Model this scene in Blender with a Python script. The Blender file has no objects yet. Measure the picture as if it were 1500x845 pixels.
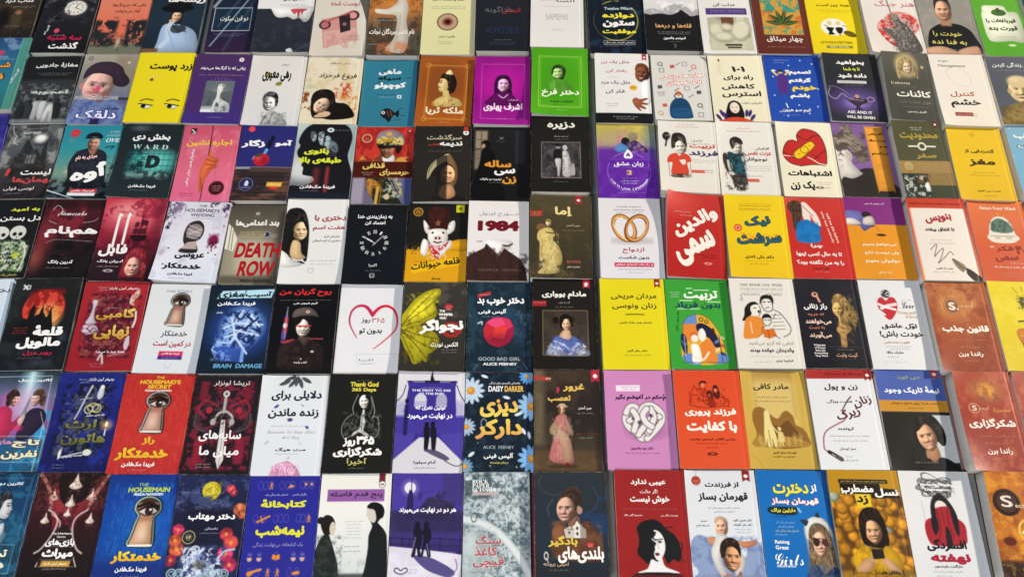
import bpy, math, re
import numpy as np
from mathutils import Vector
S = bpy.context.scene
C = S.collection

# ---------------------------------------------------------------- camera, world, lamps, exposure
PITCH = math.radians(65.4)
FPX, CAM_H = 1141.0, 1.60
cd = bpy.data.cameras.new('camera'); cam = bpy.data.objects.new('camera', cd); C.objects.link(cam)
cd.sensor_width = 36.0; cd.lens = 36.0 * FPX / 1500.0; cd.clip_start = 0.05; cd.clip_end = 200
cam.location = (0, 0, CAM_H); cam.rotation_euler = (math.pi / 2 - PITCH, 0, 0)
S.camera = cam
W = bpy.data.worlds.new('World'); S.world = W; W.use_nodes = True
W.node_tree.nodes['Background'].inputs[0].default_value = (0.82, 0.90, 1.0, 1)
W.node_tree.nodes['Background'].inputs[1].default_value = 0.17
def lamp(name, loc, aim, power, col, sx, sy):
    l = bpy.data.lights.new(name, 'AREA'); l.shape = 'RECTANGLE'; l.size = sx; l.size_y = sy
    l.energy = power; l.color = col
    o = bpy.data.objects.new(name, l); C.objects.link(o); o.location = loc
    o.rotation_euler = (Vector(aim) - Vector(loc)).to_track_quat('-Z', 'Y').to_euler()
    return o
lamp('key_lamp', (9.0, 3.2, 4.6), (0.1, 0.75, 0), 1060, (1.0, 0.90, 0.76), 0.34, 0.34)
lamp('ceiling_lamp', (-1.2, -1.7, 3.2), (0.0, 0.75, 0), 82, (0.95, 0.97, 1.0), 1.2, 0.8)
S.view_settings.view_transform = 'Standard'; S.view_settings.look = 'None'
S.view_settings.exposure = 0.3; S.view_settings.gamma = 1.0

# ---------------------------------------------------------------- helpers
def hexc(c):
    if not isinstance(c, str): return np.array(c, float)
    if len(c) == 1: c = c * 3
    if len(c) == 3: c = ''.join(x + x for x in c)
    return np.array([int(c[i:i + 2], 16) / 255 for i in (0, 2, 4)])
def lin(c):
    c = np.clip(c, 0, 1)
    return np.where(c <= .04045, c / 12.92, ((c + .055) / 1.055) ** 2.4)
CR, SR = math.cos(math.pi / 2 - PITCH), math.sin(math.pi / 2 - PITCH)
def unproj(px, py, z):
    """point of the photograph -> point of the table at height z"""
    dx, dy, dz = (px - 750) / FPX, -(py - 422.5) / FPX, -1.0
    wy, wz = dy * CR - dz * SR, dy * SR + dz * CR
    k = (z - CAM_H) / wz
    return np.array([dx * k, wy * k])

# Persian joining forms: base code of the isolated form, number of forms
JF = {}
_t = 'ا FE8D 2 آ FE81 2 أ FE83 2 ؤ FE85 2 ئ FE89 4 ب FE8F 4 پ FB56 4 ت FE95 4 ث FE99 4 ج FE9D 4 چ FB7A 4 ح FEA1 4 خ FEA5 4 د FEA9 2 ذ FEAB 2 ر FEAD 2 ز FEAF 2 ژ FB8A 2 س FEB1 4 ش FEB5 4 ص FEB9 4 ض FEBD 4 ط FEC1 4 ظ FEC5 4 ع FEC9 4 غ FECD 4 ف FED1 4 ق FED5 4 ک FB8E 4 گ FB92 4 ل FEDD 4 م FEE1 4 ن FEE5 4 و FEED 2 ه FEE9 4 ی FBFC 4 ۀ FBA4 2 \ue000 FEFB 2 \ue001 FEF5 2'.split(' ')
for i in range(0, len(_t), 3): JF[_t[i]] = (int(_t[i + 1], 16), int(_t[i + 2]))
def fa(s):
    if not any(ch in JF or '۰' <= ch <= '۹' for ch in s): return s
    s = s.replace('لا', '\ue000').replace('لآ', '\ue001')
    out = []
    for i, ch in enumerate(s):
        if ch == '\u200c': continue
        if ch not in JF: out.append(ch); continue
        b, n = JF[ch]
        pv = s[i - 1] if i else ' '; nx = s[i + 1] if i + 1 < len(s) else ' '
        jp = (pv in JF and JF[pv][1] == 4) or pv == 'ـ'
        jn = n == 4 and (nx in JF or nx == 'ـ')
        out.append(chr(b + ((3 if jn else 1) if jp else (2 if jn else 0))))
    return re.sub('[0-9۰-۹]+', lambda m: m.group(0)[::-1], ''.join(reversed(out)))

# ---------------------------------------------------------------- cover painter: a grid of printed colour, one value per vertex
NX, NY, A = 104, 152, 1.48
GX, GY = np.meshgrid(np.linspace(0, 100, NX), np.linspace(0, 100 * A, NY))
PX = 100 / (NX - 1)
def fbm(sc, seed, octv=5, sx=1.0):
    r = np.random.RandomState(seed); out = np.zeros((NY, NX)); amp = 1.0; tot = 0
    for k in range(octv):
        n = 64; g = r.rand(n, n)
        x = GX / sc * 2 ** k / sx; y = GY / sc * 2 ** k
        xi = np.floor(x).astype(int); yi = np.floor(y).astype(int); fx = x - xi; fy = y - yi
        fx = fx * fx * (3 - 2 * fx); fy = fy * fy * (3 - 2 * fy)
        a = g[yi % n, xi % n]; b = g[yi % n, (xi + 1) % n]; c = g[(yi + 1) % n, xi % n]; d = g[(yi + 1) % n, (xi + 1) % n]
        out += amp * ((a * (1 - fx) + b * fx) * (1 - fy) + (c * (1 - fx) + d * fx) * fy); tot += amp; amp *= .68
    return np.clip((out / tot - .5) * 2.0 + .5, 0, 1)
def pts_of(p, sm, closed):
    if isinstance(p, str): p = [float(x) for x in p.split()]
    q = np.array(p, float).reshape(-1, 2)
    if not sm or len(q) < 3: return q
    out = []; n = len(q)
    for i in range(n if closed else n - 1):
        p0 = q[(i - 1) % n] if closed or i else q[0]; p1 = q[i]; p2 = q[(i + 1) % n]
        p3 = q[(i + 2) % n] if closed or i + 2 < n else q[-1]
        for t in np.arange(4) / 4:
            out.append(.5 * (2 * p1 + (p2 - p0) * t + (2 * p0 - 5 * p1 + 4 * p2 - p3) * t * t + (3 * p1 - p0 - 3 * p2 + p3) * t ** 3))
    if not closed: out.append(q[-1])
    return np.array(out)
class P:
    """all positions in percent of the cover (x right, y down); lengths in percent of its width"""
    def __init__(s, seed):
        s.c = np.ones((NY, NX, 3)); s.T = []; s.seed = seed; s.rs = np.random.RandomState(seed + 7); s.clip = None; s.flat = False
    def sd(s): s.seed += 13; return s.seed
    def mix(s, al, c, a=1, sl=None):
        v = s.c if sl is None else s.c[sl]
        al = al * a
        if s.clip is not None: al = al * (s.clip if sl is None else s.clip[sl])
        v += (c if isinstance(c, np.ndarray) and c.ndim == 3 else hexc(c)) * al[..., None] - v * al[..., None]
    def box(s, x0, y0, x1, y1, m):
        a = np.searchsorted(GX[0], [x0 - m, x1 + m]); b = np.searchsorted(GY[:, 0], [y0 - m, y1 + m])
        return (slice(max(b[0] - 1, 0), b[1] + 1), slice(max(a[0] - 1, 0), a[1] + 1))
    def bg(s, *cs):
        cs = [hexc(c) for c in cs]; t = GY / (100 * A) * max(len(cs) - 1, 1); i = np.clip(t.astype(int), 0, max(len(cs) - 2, 0)); f = (t - i)[..., None]
        k = np.array(cs); s.c = k[i] * (1 - f) + k[np.minimum(i + 1, len(cs) - 1)] * f if len(cs) > 1 else np.ones((NY, NX, 3)) * k[0]
    def e(s, x, y, rx, c, ry=None, soft=0, a=1, rot=0, ring=0):
        ry = ry or rx; y *= A; m = max(rx, ry) + soft + 2
        sl = s.box(x - m, y - m, x + m, y + m, 0); X = GX[sl] - x; Y = GY[sl] - y
        if rot: r = math.radians(rot); X, Y = X * math.cos(r) + Y * math.sin(r), Y * math.cos(r) - X * math.sin(r)
        d = (np.hypot(X / rx, Y / ry) - 1) * min(rx, ry)
        if ring: d = np.abs(d) - ring / 2
        s.mix(np.clip(.5 - d / (PX + soft * 2), 0, 1), c, a, sl)
    def r(s, x0, y0, x1, y1, c, a=1, soft=0):
        y0 *= A; y1 *= A; w = PX + soft
        al = lambda v, lo, hi: np.clip(.5 + (v - lo) / w, 0, 1) * np.clip(.5 + (hi - v) / w, 0, 1)
        s.mix(al(GX, x0, x1) * al(GY, y0, y1), c, a)
    def fr(s, x0, y0, x1, y1, c, w=1, a=1):
        s.l([x0, y0, x1, y0, x1, y1, x0, y1, x0, y0], c, w, a, 0)
    def sdseg(s, q, sl, closed):
        X = GX[sl]; Y = GY[sl]; d = np.full(X.shape, 1e9); ins = np.zeros(X.shape, bool); t_at = np.zeros(X.shape); n = len(q)
        for i in range(n if closed else n - 1):
            a = q[i]; b = q[(i + 1) % n]; e = b - a; L = e @ e + 1e-9
            t = np.clip(((X - a[0]) * e[0] + (Y - a[1]) * e[1]) / L, 0, 1)
            dd = np.hypot(X - a[0] - t * e[0], Y - a[1] - t * e[1]); k = dd < d
            d = np.where(k, dd, d); t_at = np.where(k, (i + t) / n, t_at)
            if closed and a[1] != b[1]:
                ins ^= ((a[1] > Y) != (b[1] > Y)) & (X < e[0] * (Y - a[1]) / (e[1]) + a[0])
        return d, ins, t_at
    def g(s, p, c, a=1, soft=0, sm=1):
        q = pts_of(p, sm, True) * [1, A]; lo = q.min(0); hi = q.max(0)
        sl = s.box(lo[0], lo[1], hi[0], hi[1], soft + 2); d, ins, _ = s.sdseg(q, sl, True)
        w, h = hi - lo
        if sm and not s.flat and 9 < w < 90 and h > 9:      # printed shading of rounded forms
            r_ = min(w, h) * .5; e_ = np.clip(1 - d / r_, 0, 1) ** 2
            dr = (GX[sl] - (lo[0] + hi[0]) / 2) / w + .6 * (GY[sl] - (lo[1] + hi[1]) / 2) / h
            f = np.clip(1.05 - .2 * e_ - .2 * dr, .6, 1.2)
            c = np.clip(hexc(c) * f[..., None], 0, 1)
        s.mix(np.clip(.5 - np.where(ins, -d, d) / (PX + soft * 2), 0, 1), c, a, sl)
    def l(s, p, c, w=1, a=1, sm=1, w2=None, soft=0):
        q = pts_of(p, sm, False)
        if len(q) == 2 and w2 is None and 1.3 < w < 2.3 and 2.5 < abs(q[1][0] - q[0][0]) < 7.5 and abs(q[1][1] - q[0][1]) < 1.1 and sm and hexc(c).sum() < .9:
            m_ = (q[0] + q[1]) / 2; L_ = abs(q[1][0] - q[0][0])      # an eye: white, iris, lid
            s.e(m_[0], m_[1] + .5, L_ * .52, 'e8e0d8', L_ * .24, a=.7); s.e(m_[0], m_[1] + .4, L_ * .26, c, L_ * .26); w = w * .8
        q = q * [1, A]; lo = q.min(0); hi = q.max(0); m = max(w, w2 or 0) + soft + 2
        sl = s.box(lo[0], lo[1], hi[0], hi[1], m); d, _, t = s.sdseg(q, sl, False)
        ww = w if w2 is None else w + (w2 - w) * t
        al = np.clip(.5 + (ww / 2 - d) / (PX + soft * 2), 0, 1) * np.minimum(1, np.maximum(ww / PX, .15))
        s.mix(al, c, a, sl)
    def n(s, c, sc=12, lo=.45, hi=.7, a=1, b=(0, 0, 100, 100), sx=1, soft=4, o=5):
        f = np.clip((fbm(sc, s.sd(), o, sx) - lo) / (hi - lo), 0, 1)
        w = PX + soft; y0, y1 = b[1] * A, b[3] * A
        m = np.clip(.5 + (GX - b[0]) / w, 0, 1) * np.clip(.5 + (b[2] - GX) / w, 0, 1) * np.clip(.5 + (GY - y0) / w, 0, 1) * np.clip(.5 + (y1 - GY) / w, 0, 1)
        s.mix(f * m, c, a)
    def ce(s, x, y, rx, ry=None, soft=1):
        s.clip = np.clip(.5 - (np.hypot((GX - x) / rx, (GY - y * A) / (ry or rx)) - 1) * rx / soft, 0, 1)
    def cg(s, p, sm=1):
        q = pts_of(p, sm, True) * [1, A]; d, ins, _ = s.sdseg(q, (slice(None), slice(None)), True)
        s.clip = np.clip(.5 - np.where(ins, -d, d) / PX, 0, 1)
    def nc(s): s.clip = None
    def s(s, x, y, w, c, rows=1, a=.75, h=2.2, gap=4.2, al='c'):
        """lines of print too small to read in the photograph"""
        for k in range(rows):
            ww = w * (1 if k == 0 else s.rs.uniform(.72, 1.0)); xx = x if al == 'c' else x - ww / 2; yy = y + k * gap / A
            n = ww / (h * .62); ph = min(SMALL, key=lambda q: abs(len(q) - n) + s.rs.rand() * 5)
            iy = int(np.clip(yy * A / PX, 0, NY - 1)); i0 = int(np.clip((xx - ww / 2) / PX, 0, NX - 1)); i1 = int(np.clip((xx + ww / 2) / PX, 1, NX))
            bgc = s.c[iy, i0:max(i1, i0 + 1)].mean(0)
            s.T.append((ph, xx, yy, ww, h * 1.45, .012, 0, tuple(bgc + (hexc(c) - bgc) * min(1, a * 1.15)), None, 0, 1, .012))
    def t(s, txt, x, y, w, c, h=0, b=.028, r=0, o=None, ow=.07, c2=None, sk=0):
        """real lettering: bounding box centred at x, y and w wide (h high), both in percent of the width"""
        if w > 22 and b < .034: b += .008
        if o is not None: s.T.append((txt, x, y, w, h, b + ow, r, o, None, sk, 0, b))
        s.T.append((txt, x, y, w, h, b, r, c, c2, sk, 1, b))
    def face(s, x, y, w, sk='dba', hr='211', lg=0, look=0, dk='533', lip='a55', a=1, brow=1, hat=0, smile=0, rot=0):
        """a printed head; y is the middle of the face, w its width"""
        u = w; R = lambda dx, dy: (x + dx * u, y + dy * u / A)
        h = hexc(sk); sh = h * .72
        if lg: s.g([x - .72 * u, y - .5 * u / A, x, y - 1.0 * u / A, x + .72 * u, y - .5 * u / A, x + .8 * u, y + lg * u / A, x + .35 * u, y + lg * 1.1 * u / A, x - .35 * u, y + lg * 1.1 * u / A, x - .8 * u, y + lg * u / A], hr, a)
        else: s.e(*R(0, -.2), .6 * u, hr, .72 * u, a=a)
        s.r(x - .22 * u, y + .3 * u / A, x + .22 * u, y + .98 * u / A, tuple(sh), a)
        s.e(*R(0, .05), .47 * u, sk, .64 * u, a=a)
        s.e(*R(.3, .15), .2 * u, tuple(sh), .45 * u, soft=.1 * u, a=.6 * a)
        if not hat: s.g([x - .52 * u, y + .0 * u / A, x - .46 * u, y - .45 * u / A, x, y - .78 * u / A, x + .46 * u, y - .45 * u / A, x + .52 * u, y + .0 * u / A, x + .34 * u, y - .34 * u / A, x - .05 * u, y - .46 * u / A, x - .36 * u, y - .3 * u / A], hr, a)
        for d in (-.2, .2):
            dx = d + look * .08
            if brow: s.l([x + (dx - .11) * u, y - .1 * u / A, x + dx * u, y - .15 * u / A, x + (dx + .11) * u, y - .1 * u / A], dk, .055 * u, .8 * a)
            s.e(*R(dx, .0), .095 * u, dk, .05 * u, a=.9 * a)
        s.l([x + .02 * u, y + .05 * u / A, x + (.05 + look * .06) * u, y + .24 * u / A, x - .05 * u, y + .26 * u / A], tuple(sh), .06 * u, .9 * a)
        s.g([x - .17 * u, y + .4 * u / A, x, y + .36 * u / A, x + .17 * u, y + .4 * u / A, x, y + (.47 + .06 * smile) * u / A], lip, a)
        if smile: s.l([x - .1 * u, y + .415 * u / A, x, y + .43 * u / A, x + .1 * u, y + .415 * u / A], 'fff', .05 * u, .9 * a)
    def head(s, x, y, w, sk='d8ac90', look=0, rot=0, li=-1, dk='2a1a14', lip='a85a50', smile=0, con=1.0, eye='fff', stern=0, a=1):
        """a printed photographic face: a modelled relief lit from one side, then eyes, brows and mouth"""
        h = w / 2; r_ = math.radians(rot); dx = (GX - x) / h; dy = (GY - y * A) / h
        X = dx * math.cos(r_) + dy * math.sin(r_); Y = dy * math.cos(r_) - dx * math.sin(r_)
        q1, q2, q3, q4 = s.rs.uniform(-1, 1, 4); Y = Y * (1 + .07 * q1)
        hw = np.where(Y < 0, np.sqrt(np.clip(1 - (Y / 1.34) ** 2, 0, 1)), np.clip(1 - (np.clip(Y, 0, 9) / 1.45) ** (2.3 + .5 * q2), 0, 1) ** (.62 + .1 * q3))
        m = np.clip((hw - np.abs(X)) * h / PX + .5, 0, 1) * (np.abs(Y) < 1.5)
        o = look * .24; ga = lambda cx, cy, rx, ry: np.exp(-((X - cx) / rx) ** 2 - ((Y - cy) / ry) ** 2)
        D = .8 * np.sqrt(np.clip(1.04 - (X / np.maximum(hw, .08)) ** 2, 0, 1)) * np.sqrt(np.clip(1.05 - (Y / 1.5) ** 2, 0, 1))
        D += .26 * np.exp(-((X - o * 1.35) / .18) ** 2) * np.clip((Y + .2) / .62, 0, 1) * (Y < .46) + .16 * ga(o * 1.4, .42, .24, .1)
        for e in (-1, 1): D += -.17 * ga(e * .4 + o, -.1, .24, .17) + .16 * ga(e * .5 + o, .36, .26, .26)
        D += .1 * ga(o, -.34, .6, .1) + .13 * ga(o, .76, .3, .1) - .08 * ga(o, .92, .3, .06) + .16 * ga(o, 1.16, .3, .18)
        gy, gx = np.gradient(D, PX / h); L = np.array([li * .62, -.42, .72]); L /= np.linalg.norm(L)
        N = 1 / np.sqrt(1 + gx ** 2 + gy ** 2); dif = np.clip((-gx * L[0] - gy * L[1] + L[2]) * N, 0, 1)
        sh = np.clip(1.03 + con * (dif - .7) * .8, .46, 1.18)
        b = hexc(sk); tint = np.array([1, .93, .88]); col = np.clip(b * np.where(sh[..., None] < 1, sh[..., None] ** (1 / tint), sh[..., None]), 0, 1)
        col = col + (hexc(lip) - col) * (.22 * (ga(-.5 + o, .38, .26, .2) + ga(.5 + o, .38, .26, .2)))[..., None] * (eye == 'fff')
        s.mix(m, col, a)
        def put(al, c, k=1): s.mix(np.clip(al, 0, 1) * m, c, k * a)
        for e in (-1, 1):
            ex = e * (.4 + .03 * q4) + o
            put(1.5 - np.hypot((X - ex) / .3, (Y + .1) / .2), tuple(b * .62), .3); put((1 - np.hypot((X - ex) / .2, (Y + .07) / .1)) * 4, 'e6ded8' if eye == 'fff' else eye, .75)
            put((1 - np.hypot((X - ex - look * .05) / .1, (Y + .08) / (.1 + .02 * q3))) * 4, dk); put((1 - np.hypot((X - ex) / .25, (Y + .155 + .25 * ((X - ex) / .3) ** 2 * -1) / .05)) * 3, dk, .8)
            put((1 - np.hypot((X - ex) / .3, (Y + .35 + .04 * q1 - .12 * stern * (X - ex) * e * -3 - .3 * (1 - ((X - ex) / .3) ** 2) * .12) / .05)) * 3, dk, .55)
        put((1 - np.hypot((X - o * 1.3 - .1) / .06, (Y - .5) / .04)) * 3, dk, .3); put((1 - np.hypot((X - o * 1.3 + .1) / .06, (Y - .5) / .04)) * 3, dk, .3)
        wv = .32 + .05 * q2 + .14 * smile; cy = .8 - smile * .5 * ((X - o) / .5) ** 2
        put((1 - np.hypot((X - o) / wv, (Y - cy) / (.1 + .05 * smile))) * 3, lip, .9)
        if smile > .5: put((1 - np.hypot((X - o) / (wv * .84), (Y - cy + .0) / .07)) * 3, 'f2ece6', .95)
        put((1 - np.hypot((X - o) / (wv * .95), (Y - cy + (.05 if smile > .5 else 0)) / .03)) * 2, tuple(hexc(lip) * .45), .7)
    def hair(s, p, c, c2=None, sx=.28, sc=7, a=.6):
        s.g(p, c); s.cg(p); s.n(c2 or tuple(np.clip(hexc(c) * 1.9 + .05, 0, 1)), sc, .5, .72, a, (0, 0, 100, 100), sx); s.n('080606', sc * .8, .52, .7, a * .7, (0, 0, 100, 100), sx); s.nc()
    def rib(s, x=84, w=9, d=9, c='a22'):
        s.g([x, 0, x + w, 0, x + w, d + 2, x + w / 2, d, x, d + 2], c, sm=0); s.e(x + w / 2, d * .62, w * .27, 'fee', w * .22)
    def key(s, x, y, k, rim, hi='ccc', sk='c9a08c'):
        """a keyhole with an eye behind it; y = middle, k = half height in width percent"""
        def q(g, dx=0):
            o = [(-.3, -.36), (-.47, -.56), (-.44, -.82), (-.2, -1.0), (.1, -1.02), (.4, -.88), (.5, -.6), (.42, -.42), (.3, -.3), (.3, .2), (.36, .95), (.0, .97), (-.56, .95), (-.48, .6), (-.36, 0)]
            r = []
            for px, py in o:
                cx, cy = (0, -.62) if py < -.2 else (-.08, py if py < .8 else .8)
                L = math.hypot(px - cx, py - cy) + 1e-6; f = 1 + (g - 1) * .5 / L
                r += [x + dx + (cx + (px - cx) * f) * k, y + (cy + (py - cy) * f) * k / A]
            return r
        s.g(q(1.34), rim); s.g(q(1.22, -.4), hi); s.g(q(1.1), rim); s.g(q(1.0), sk); s.cg(q(1.0))
        s.r(0, 0, 100, y - .84 * k / A, '3a2420', soft=2); s.l([x - .5 * k, y - .66 * k / A, x, y - .82 * k / A, x + .5 * k, y - .66 * k / A], '1f1210', .15 * k)
        s.g([x - .46 * k, y - .5 * k / A, x - .1 * k, y - .66 * k / A, x + .24 * k, y - .64 * k / A, x + .5 * k, y - .46 * k / A, x + .1 * k, y - .3 * k / A, x - .2 * k, y - .34 * k / A], 'c8bcb4')
        s.e(x + .06 * k, y - .49 * k / A, .18 * k, '15110f'); s.e(x + .06 * k, y - .49 * k / A, .1 * k, '3a2c22'); s.e(x + .12 * k, y - .55 * k / A, .05 * k, 'f4f4f4')
        s.l([x - .48 * k, y - .48 * k / A, x - .06 * k, y - .68 * k / A, x + .3 * k, y - .65 * k / A, x + .52 * k, y - .46 * k / A], '1f1210', .11 * k)
        s.l([x - .36 * k, y - .4 * k / A, x + .02 * k, y - .28 * k / A, x + .44 * k, y - .42 * k / A], '3a2420', .07 * k, .9)
        s.e(x - .05 * k, y - .16 * k / A, .4 * k, '7a4a3a', .1 * k, soft=3, a=.6); s.e(x - .12 * k, y + .5 * k / A, .2 * k, 'f0d8c8', .3 * k, soft=4, a=.5); s.nc()
        s.l([x - .6 * k, y + 1.0 * k / A, x + .4 * k, y + 1.0 * k / A], 'f2efe6', .08 * k)
SMALL = ['نویسنده', 'ترجمه', 'رمان', 'چاپ اول', 'نشر کتاب', 'داستان', 'مترجم', 'نشر', 'با ترجمه تازه', 'نویسنده و مترجم', 'داستانی خواندنی', 'برگردان فارسی', 'کتابی برای همه', 'راهنمای زندگی بهتر', 'داستان یک زندگی تازه', 'نویسنده کتاب‌های پرفروش', 'با مقدمه و ترجمه فارسی', 'راهنمایی کاربردی برای زندگی', 'کتابی که باید آن را خواند', 'داستانی خواندنی از نویسنده‌ای تازه', 'راهنمایی ساده و کاربردی برای همه خانواده', 'داستانی خواندنی برای همه روزهای زندگی شما', 'نویسنده کتاب‌های پرفروش درباره زندگی و خانواده امروز']
BOOKS = []
def bk(corners, t, label, curl=''):
    def deco(f): BOOKS.append((corners, t, label, curl, f)); return f
    return deco

# ================================================================ row farthest from the camera
@bk('1 -65 -72 275 -72 188 238 -160 238', 20, 'dark brown book with dim figures in the far left corner')
def _(p):
    p.bg('2b2723', '33291f', '211d1b'); p.n('5a4632', 22, .5, .8, .5); p.e(40, 62, 13, '14100e', 28, 4); p.e(66, 66, 9, '4a3c2c', 22, 4); p.e(66, 50, 6, '8a6b4e', 7, 2)
    p.s(70, 38, 46, 'cbb', 2); p.t('کتاب دزد', 62, 27, 52, 'eee', 13); p.s(62, 76, 30, '998', 2)
@bk('1 300 -72 645 -72 515 332 190 328', 22, 'black book with a white pocket watch face in swirling mist')
def _(p):
    p.bg('1a1a1f', '202026', '141418'); p.n('777', 20, .5, .85, .7, (0, 15, 95, 55), 1.6)
    p.e(58, 34, 25, '3a3a40', 20, 5); p.e(60, 32, 21, 'd8d4cc', 17, 1); p.e(60, 32, 18, 'f2eee6', 14.5, 1, .8)
    for i in range(12): a = i * .5236; p.l([60 + 15 * math.cos(a), 32 + 8.3 * math.sin(a), 60 + 12 * math.cos(a), 32 + 6.6 * math.sin(a)], '333', 1.4, 1, 0)
    p.l('60 32 64 26', '222', 1.4); p.l('60 32 68 34', '222', 1.2); p.n('111', 12, .45, .6, .8, (25, 25, 52, 55)); p.l('20 52 40 34 70 18 95 24', 'aaa', 1, .5)
    p.t('NEVE ERELCH', 56, 17, 70, 'bbb', 7); p.t('سه شنبه', 56, 78, 62, 'c2204c', 15, .02); p.t('گذشت', 58, 89, 52, 'f4f2ee', 15, .045); p.t('گم‌راهِ', 20, 66, 22, 'ddd', 6, r=-75); p.e(38, 67, 5, 'd0506a'); p.s(44, 74, 20, 'aaa')
@bk('1 650 -72 960 -72 875 335 540 335', 18, 'salmon book with black tree silhouettes and birds at sunset')
def _(p):
    p.bg('d98a72', 'dd8268', 'd9735c', '6b6152'); p.r(0, 86, 100, 100, '6f7263', soft=4)
    p.n('23262a', 16, .38, .5, 1, (0, 50, 44, 88), 1, 5); p.n('23262a', 16, .38, .5, 1, (62, 50, 100, 88), 1, 5); p.n('2c2a2c', 9, .5, .6, .8, (0, 68, 100, 90), 1, 3)
    p.e(52, 82, 4, 'f0c8a8', 12, 2, .8); p.e(50, 70, 10, 'e8775a', 10, 6, .6)
    for x, y in ((38, 46), (62, 50), (72, 54), (56, 58), (66, 60)): p.l([x - 4, y - 1, x, y + .8, x + 4, y - 1], '222', 1.3)
    p.l('54 90 54 96', '222', 1.4); p.t('جایی که خرچنگ‌ها', 58, 27, 66, '5a2d28', 10, .01); p.t('آواز می‌خوانند', 56, 36, 50, '5a2d28', 9, .01); p.s(56, 43, 24, 'e8c0b0')
@bk('1 962 -72 1290 -72 1215 325 872 320', 20, 'dark navy book with a woman in a black hat and pale blue coat')
def _(p):
    p.bg('1d2a33', '223241', '1b2630'); p.e(50, 33, 30, '0c0d10', 10); p.g('30 30 46 18 68 20 76 32 60 38', '101114')
    p.hair('42 46 44 36 60 36 63 46 60 56 45 56', '1a1412'); p.head(52, 46, 18, 'dcb698', -.1, 4, -1, '1a1412', '9a4a40', 0, 1.1); p.e(52, 36, 25, '0e0f12', 6)
    p.g('30 60 50 58 66 60 88 68 99 84 98 100 30 100 26 84', 'a9c0dc'); p.g('42 52 50 60 66 60 74 66 60 72 40 66', '3a4148', .9); p.n('26303a', 6, .5, .6, .6, (40, 54, 75, 72))
    p.l('34 92 44 80 40 64 46 54', 'c8d8ec', 9); p.e(44, 53, 5, 'd9b394', 4); p.l('40 66 60 96', '8fa8c4', 2, .7); p.l('74 72 84 96', '8fa8c4', 2, .7); p.r(0, 95, 30, 100, '7a5538', soft=2)
    p.t('ریشه‌ها', 64, 20, 70, 'f2f0ea', 17, .04); p.s(78, 37, 26, '667')
@bk('2 235 -72 525 -72 455 325 165 330', 18, 'navy and plum book with a thin white frame crossed by painted plastic wrap glare')
def _(p):
    p.bg('1c1c2c', '1d2738', '22203a', '33203a'); p.r(6, 30, 92, 66, '173040', .7, 3); p.l('90 4 10 90', '9fb8c6', 3, .8, 0); p.l('70 4 20 60', '5c7888', 4, .5, 0, soft=2); p.l('28 6 5 30', 'dde', 5, .8, 0, soft=2); p.l('90 20 40 96', '66809a', 5, .35, 0, soft=3)  # pale slanted streaks are plastic wrap glare painted into the cover colour
    p.fr(8, 32, 88, 67, 'c9ccd0', 1.4); p.t('دو قرن سکوت', 52, 49, 60, 'e8e8e8', 14, .006); p.s(46, 72, 66, '99a', 2)
@bk('2 505 -72 862 -72 810 325 460 325', 26, 'navy book with a white torn top edge and a red drip')
def _(p):
    p.bg('2a2d37', '2b2e38', '262932'); p.r(0, 0, 100, 33, 'e9e8e6'); p.g('30 30 96 30 98 40 92 52 84 54 76 48 66 50 56 46 46 47 36 46 28 38', 'e9e8e6'); p.g('60 34 88 34 82 38 80 44 77 38 74 50 71 39 67 42', 'c4525c')
    p.n('3c4050', 12, .5, .8, .5, (0, 50, 100, 100)); p.l('70 100 90 92 100 86', '5a5e6a', 2, .6); p.g('60 96 68 94 72 100 62 100', 'd8d8da'); p.s(62, 27, 46, '777'); p.t('سال بلوا', 62, 18, 40, '333', 10)
@bk('2 868 -72 1200 -72 1158 345 815 345', 26, 'cream book with a faded pink camera and a grey curved corner')
def _(p):
    p.bg('d9d2c6', 'dcd6ca', 'd8cfc0'); p.g('70 0 100 0 100 80 97 50 88 30', '5c5a55', sm=0); p.e(30, 55, 75, 'ddd6cb', 90, 2, .0)
    p.g('14 48 78 38 84 78 24 90', 'c98f88', .9, sm=0); p.g('20 66 80 60 82 78 26 88', 'd8aca4', sm=0); p.e(22, 56, 11, '4a2c30', 10); p.e(22, 56, 7, 'b87078'); p.e(72, 42, 12, '503035', 11); p.e(72, 42, 7, 'd89a9a'); p.l('22 52 70 36', 'b2605f', 4)
    p.g('46 44 66 40 70 64 52 68', '2f2528', sm=0); p.e(58, 55, 4, '8a6a6a'); p.n('c0857f', 8, .5, .7, .5, (24, 68, 84, 90)); p.t('دوست شده', 56, 25, 54, 'b4545c', 13, .012); p.s(78, 72, 22, 'a89a90', 3)
@bk('3 100 -72 430 -72 400 345 60 345', 28, 'brown and orange book with a robed white figure standing in mist')
def _(p):
    p.bg('c07c3a', 'b87a44', '5a5448', '4a463e'); p.n('6a4428', 18, .45, .75, .7); p.n('38342c', 14, .4, .7, .7, (0, 45, 100, 100)); p.e(55, 24, 24, 'd08a4a', 18, 8, .7)
    p.g('56 16 66 16 74 30 72 50 78 74 70 96 36 92 50 76 54 54 50 42 30 40 14 38 12 32 34 32 50 24', 'e6ded0'); p.l('60 40 58 70 50 90', 'b8ac98', 3, .6); p.n('c9744a', 10, .5, .7, .6, (20, 80, 80, 100)); p.s(34, 49, 44, 'eee')
    p.t('نام ناصر مردگان نجات', 46, 67, 84, 'f4f0e8', 17, .02); p.s(14, 84, 22, 'ddd')
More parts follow.
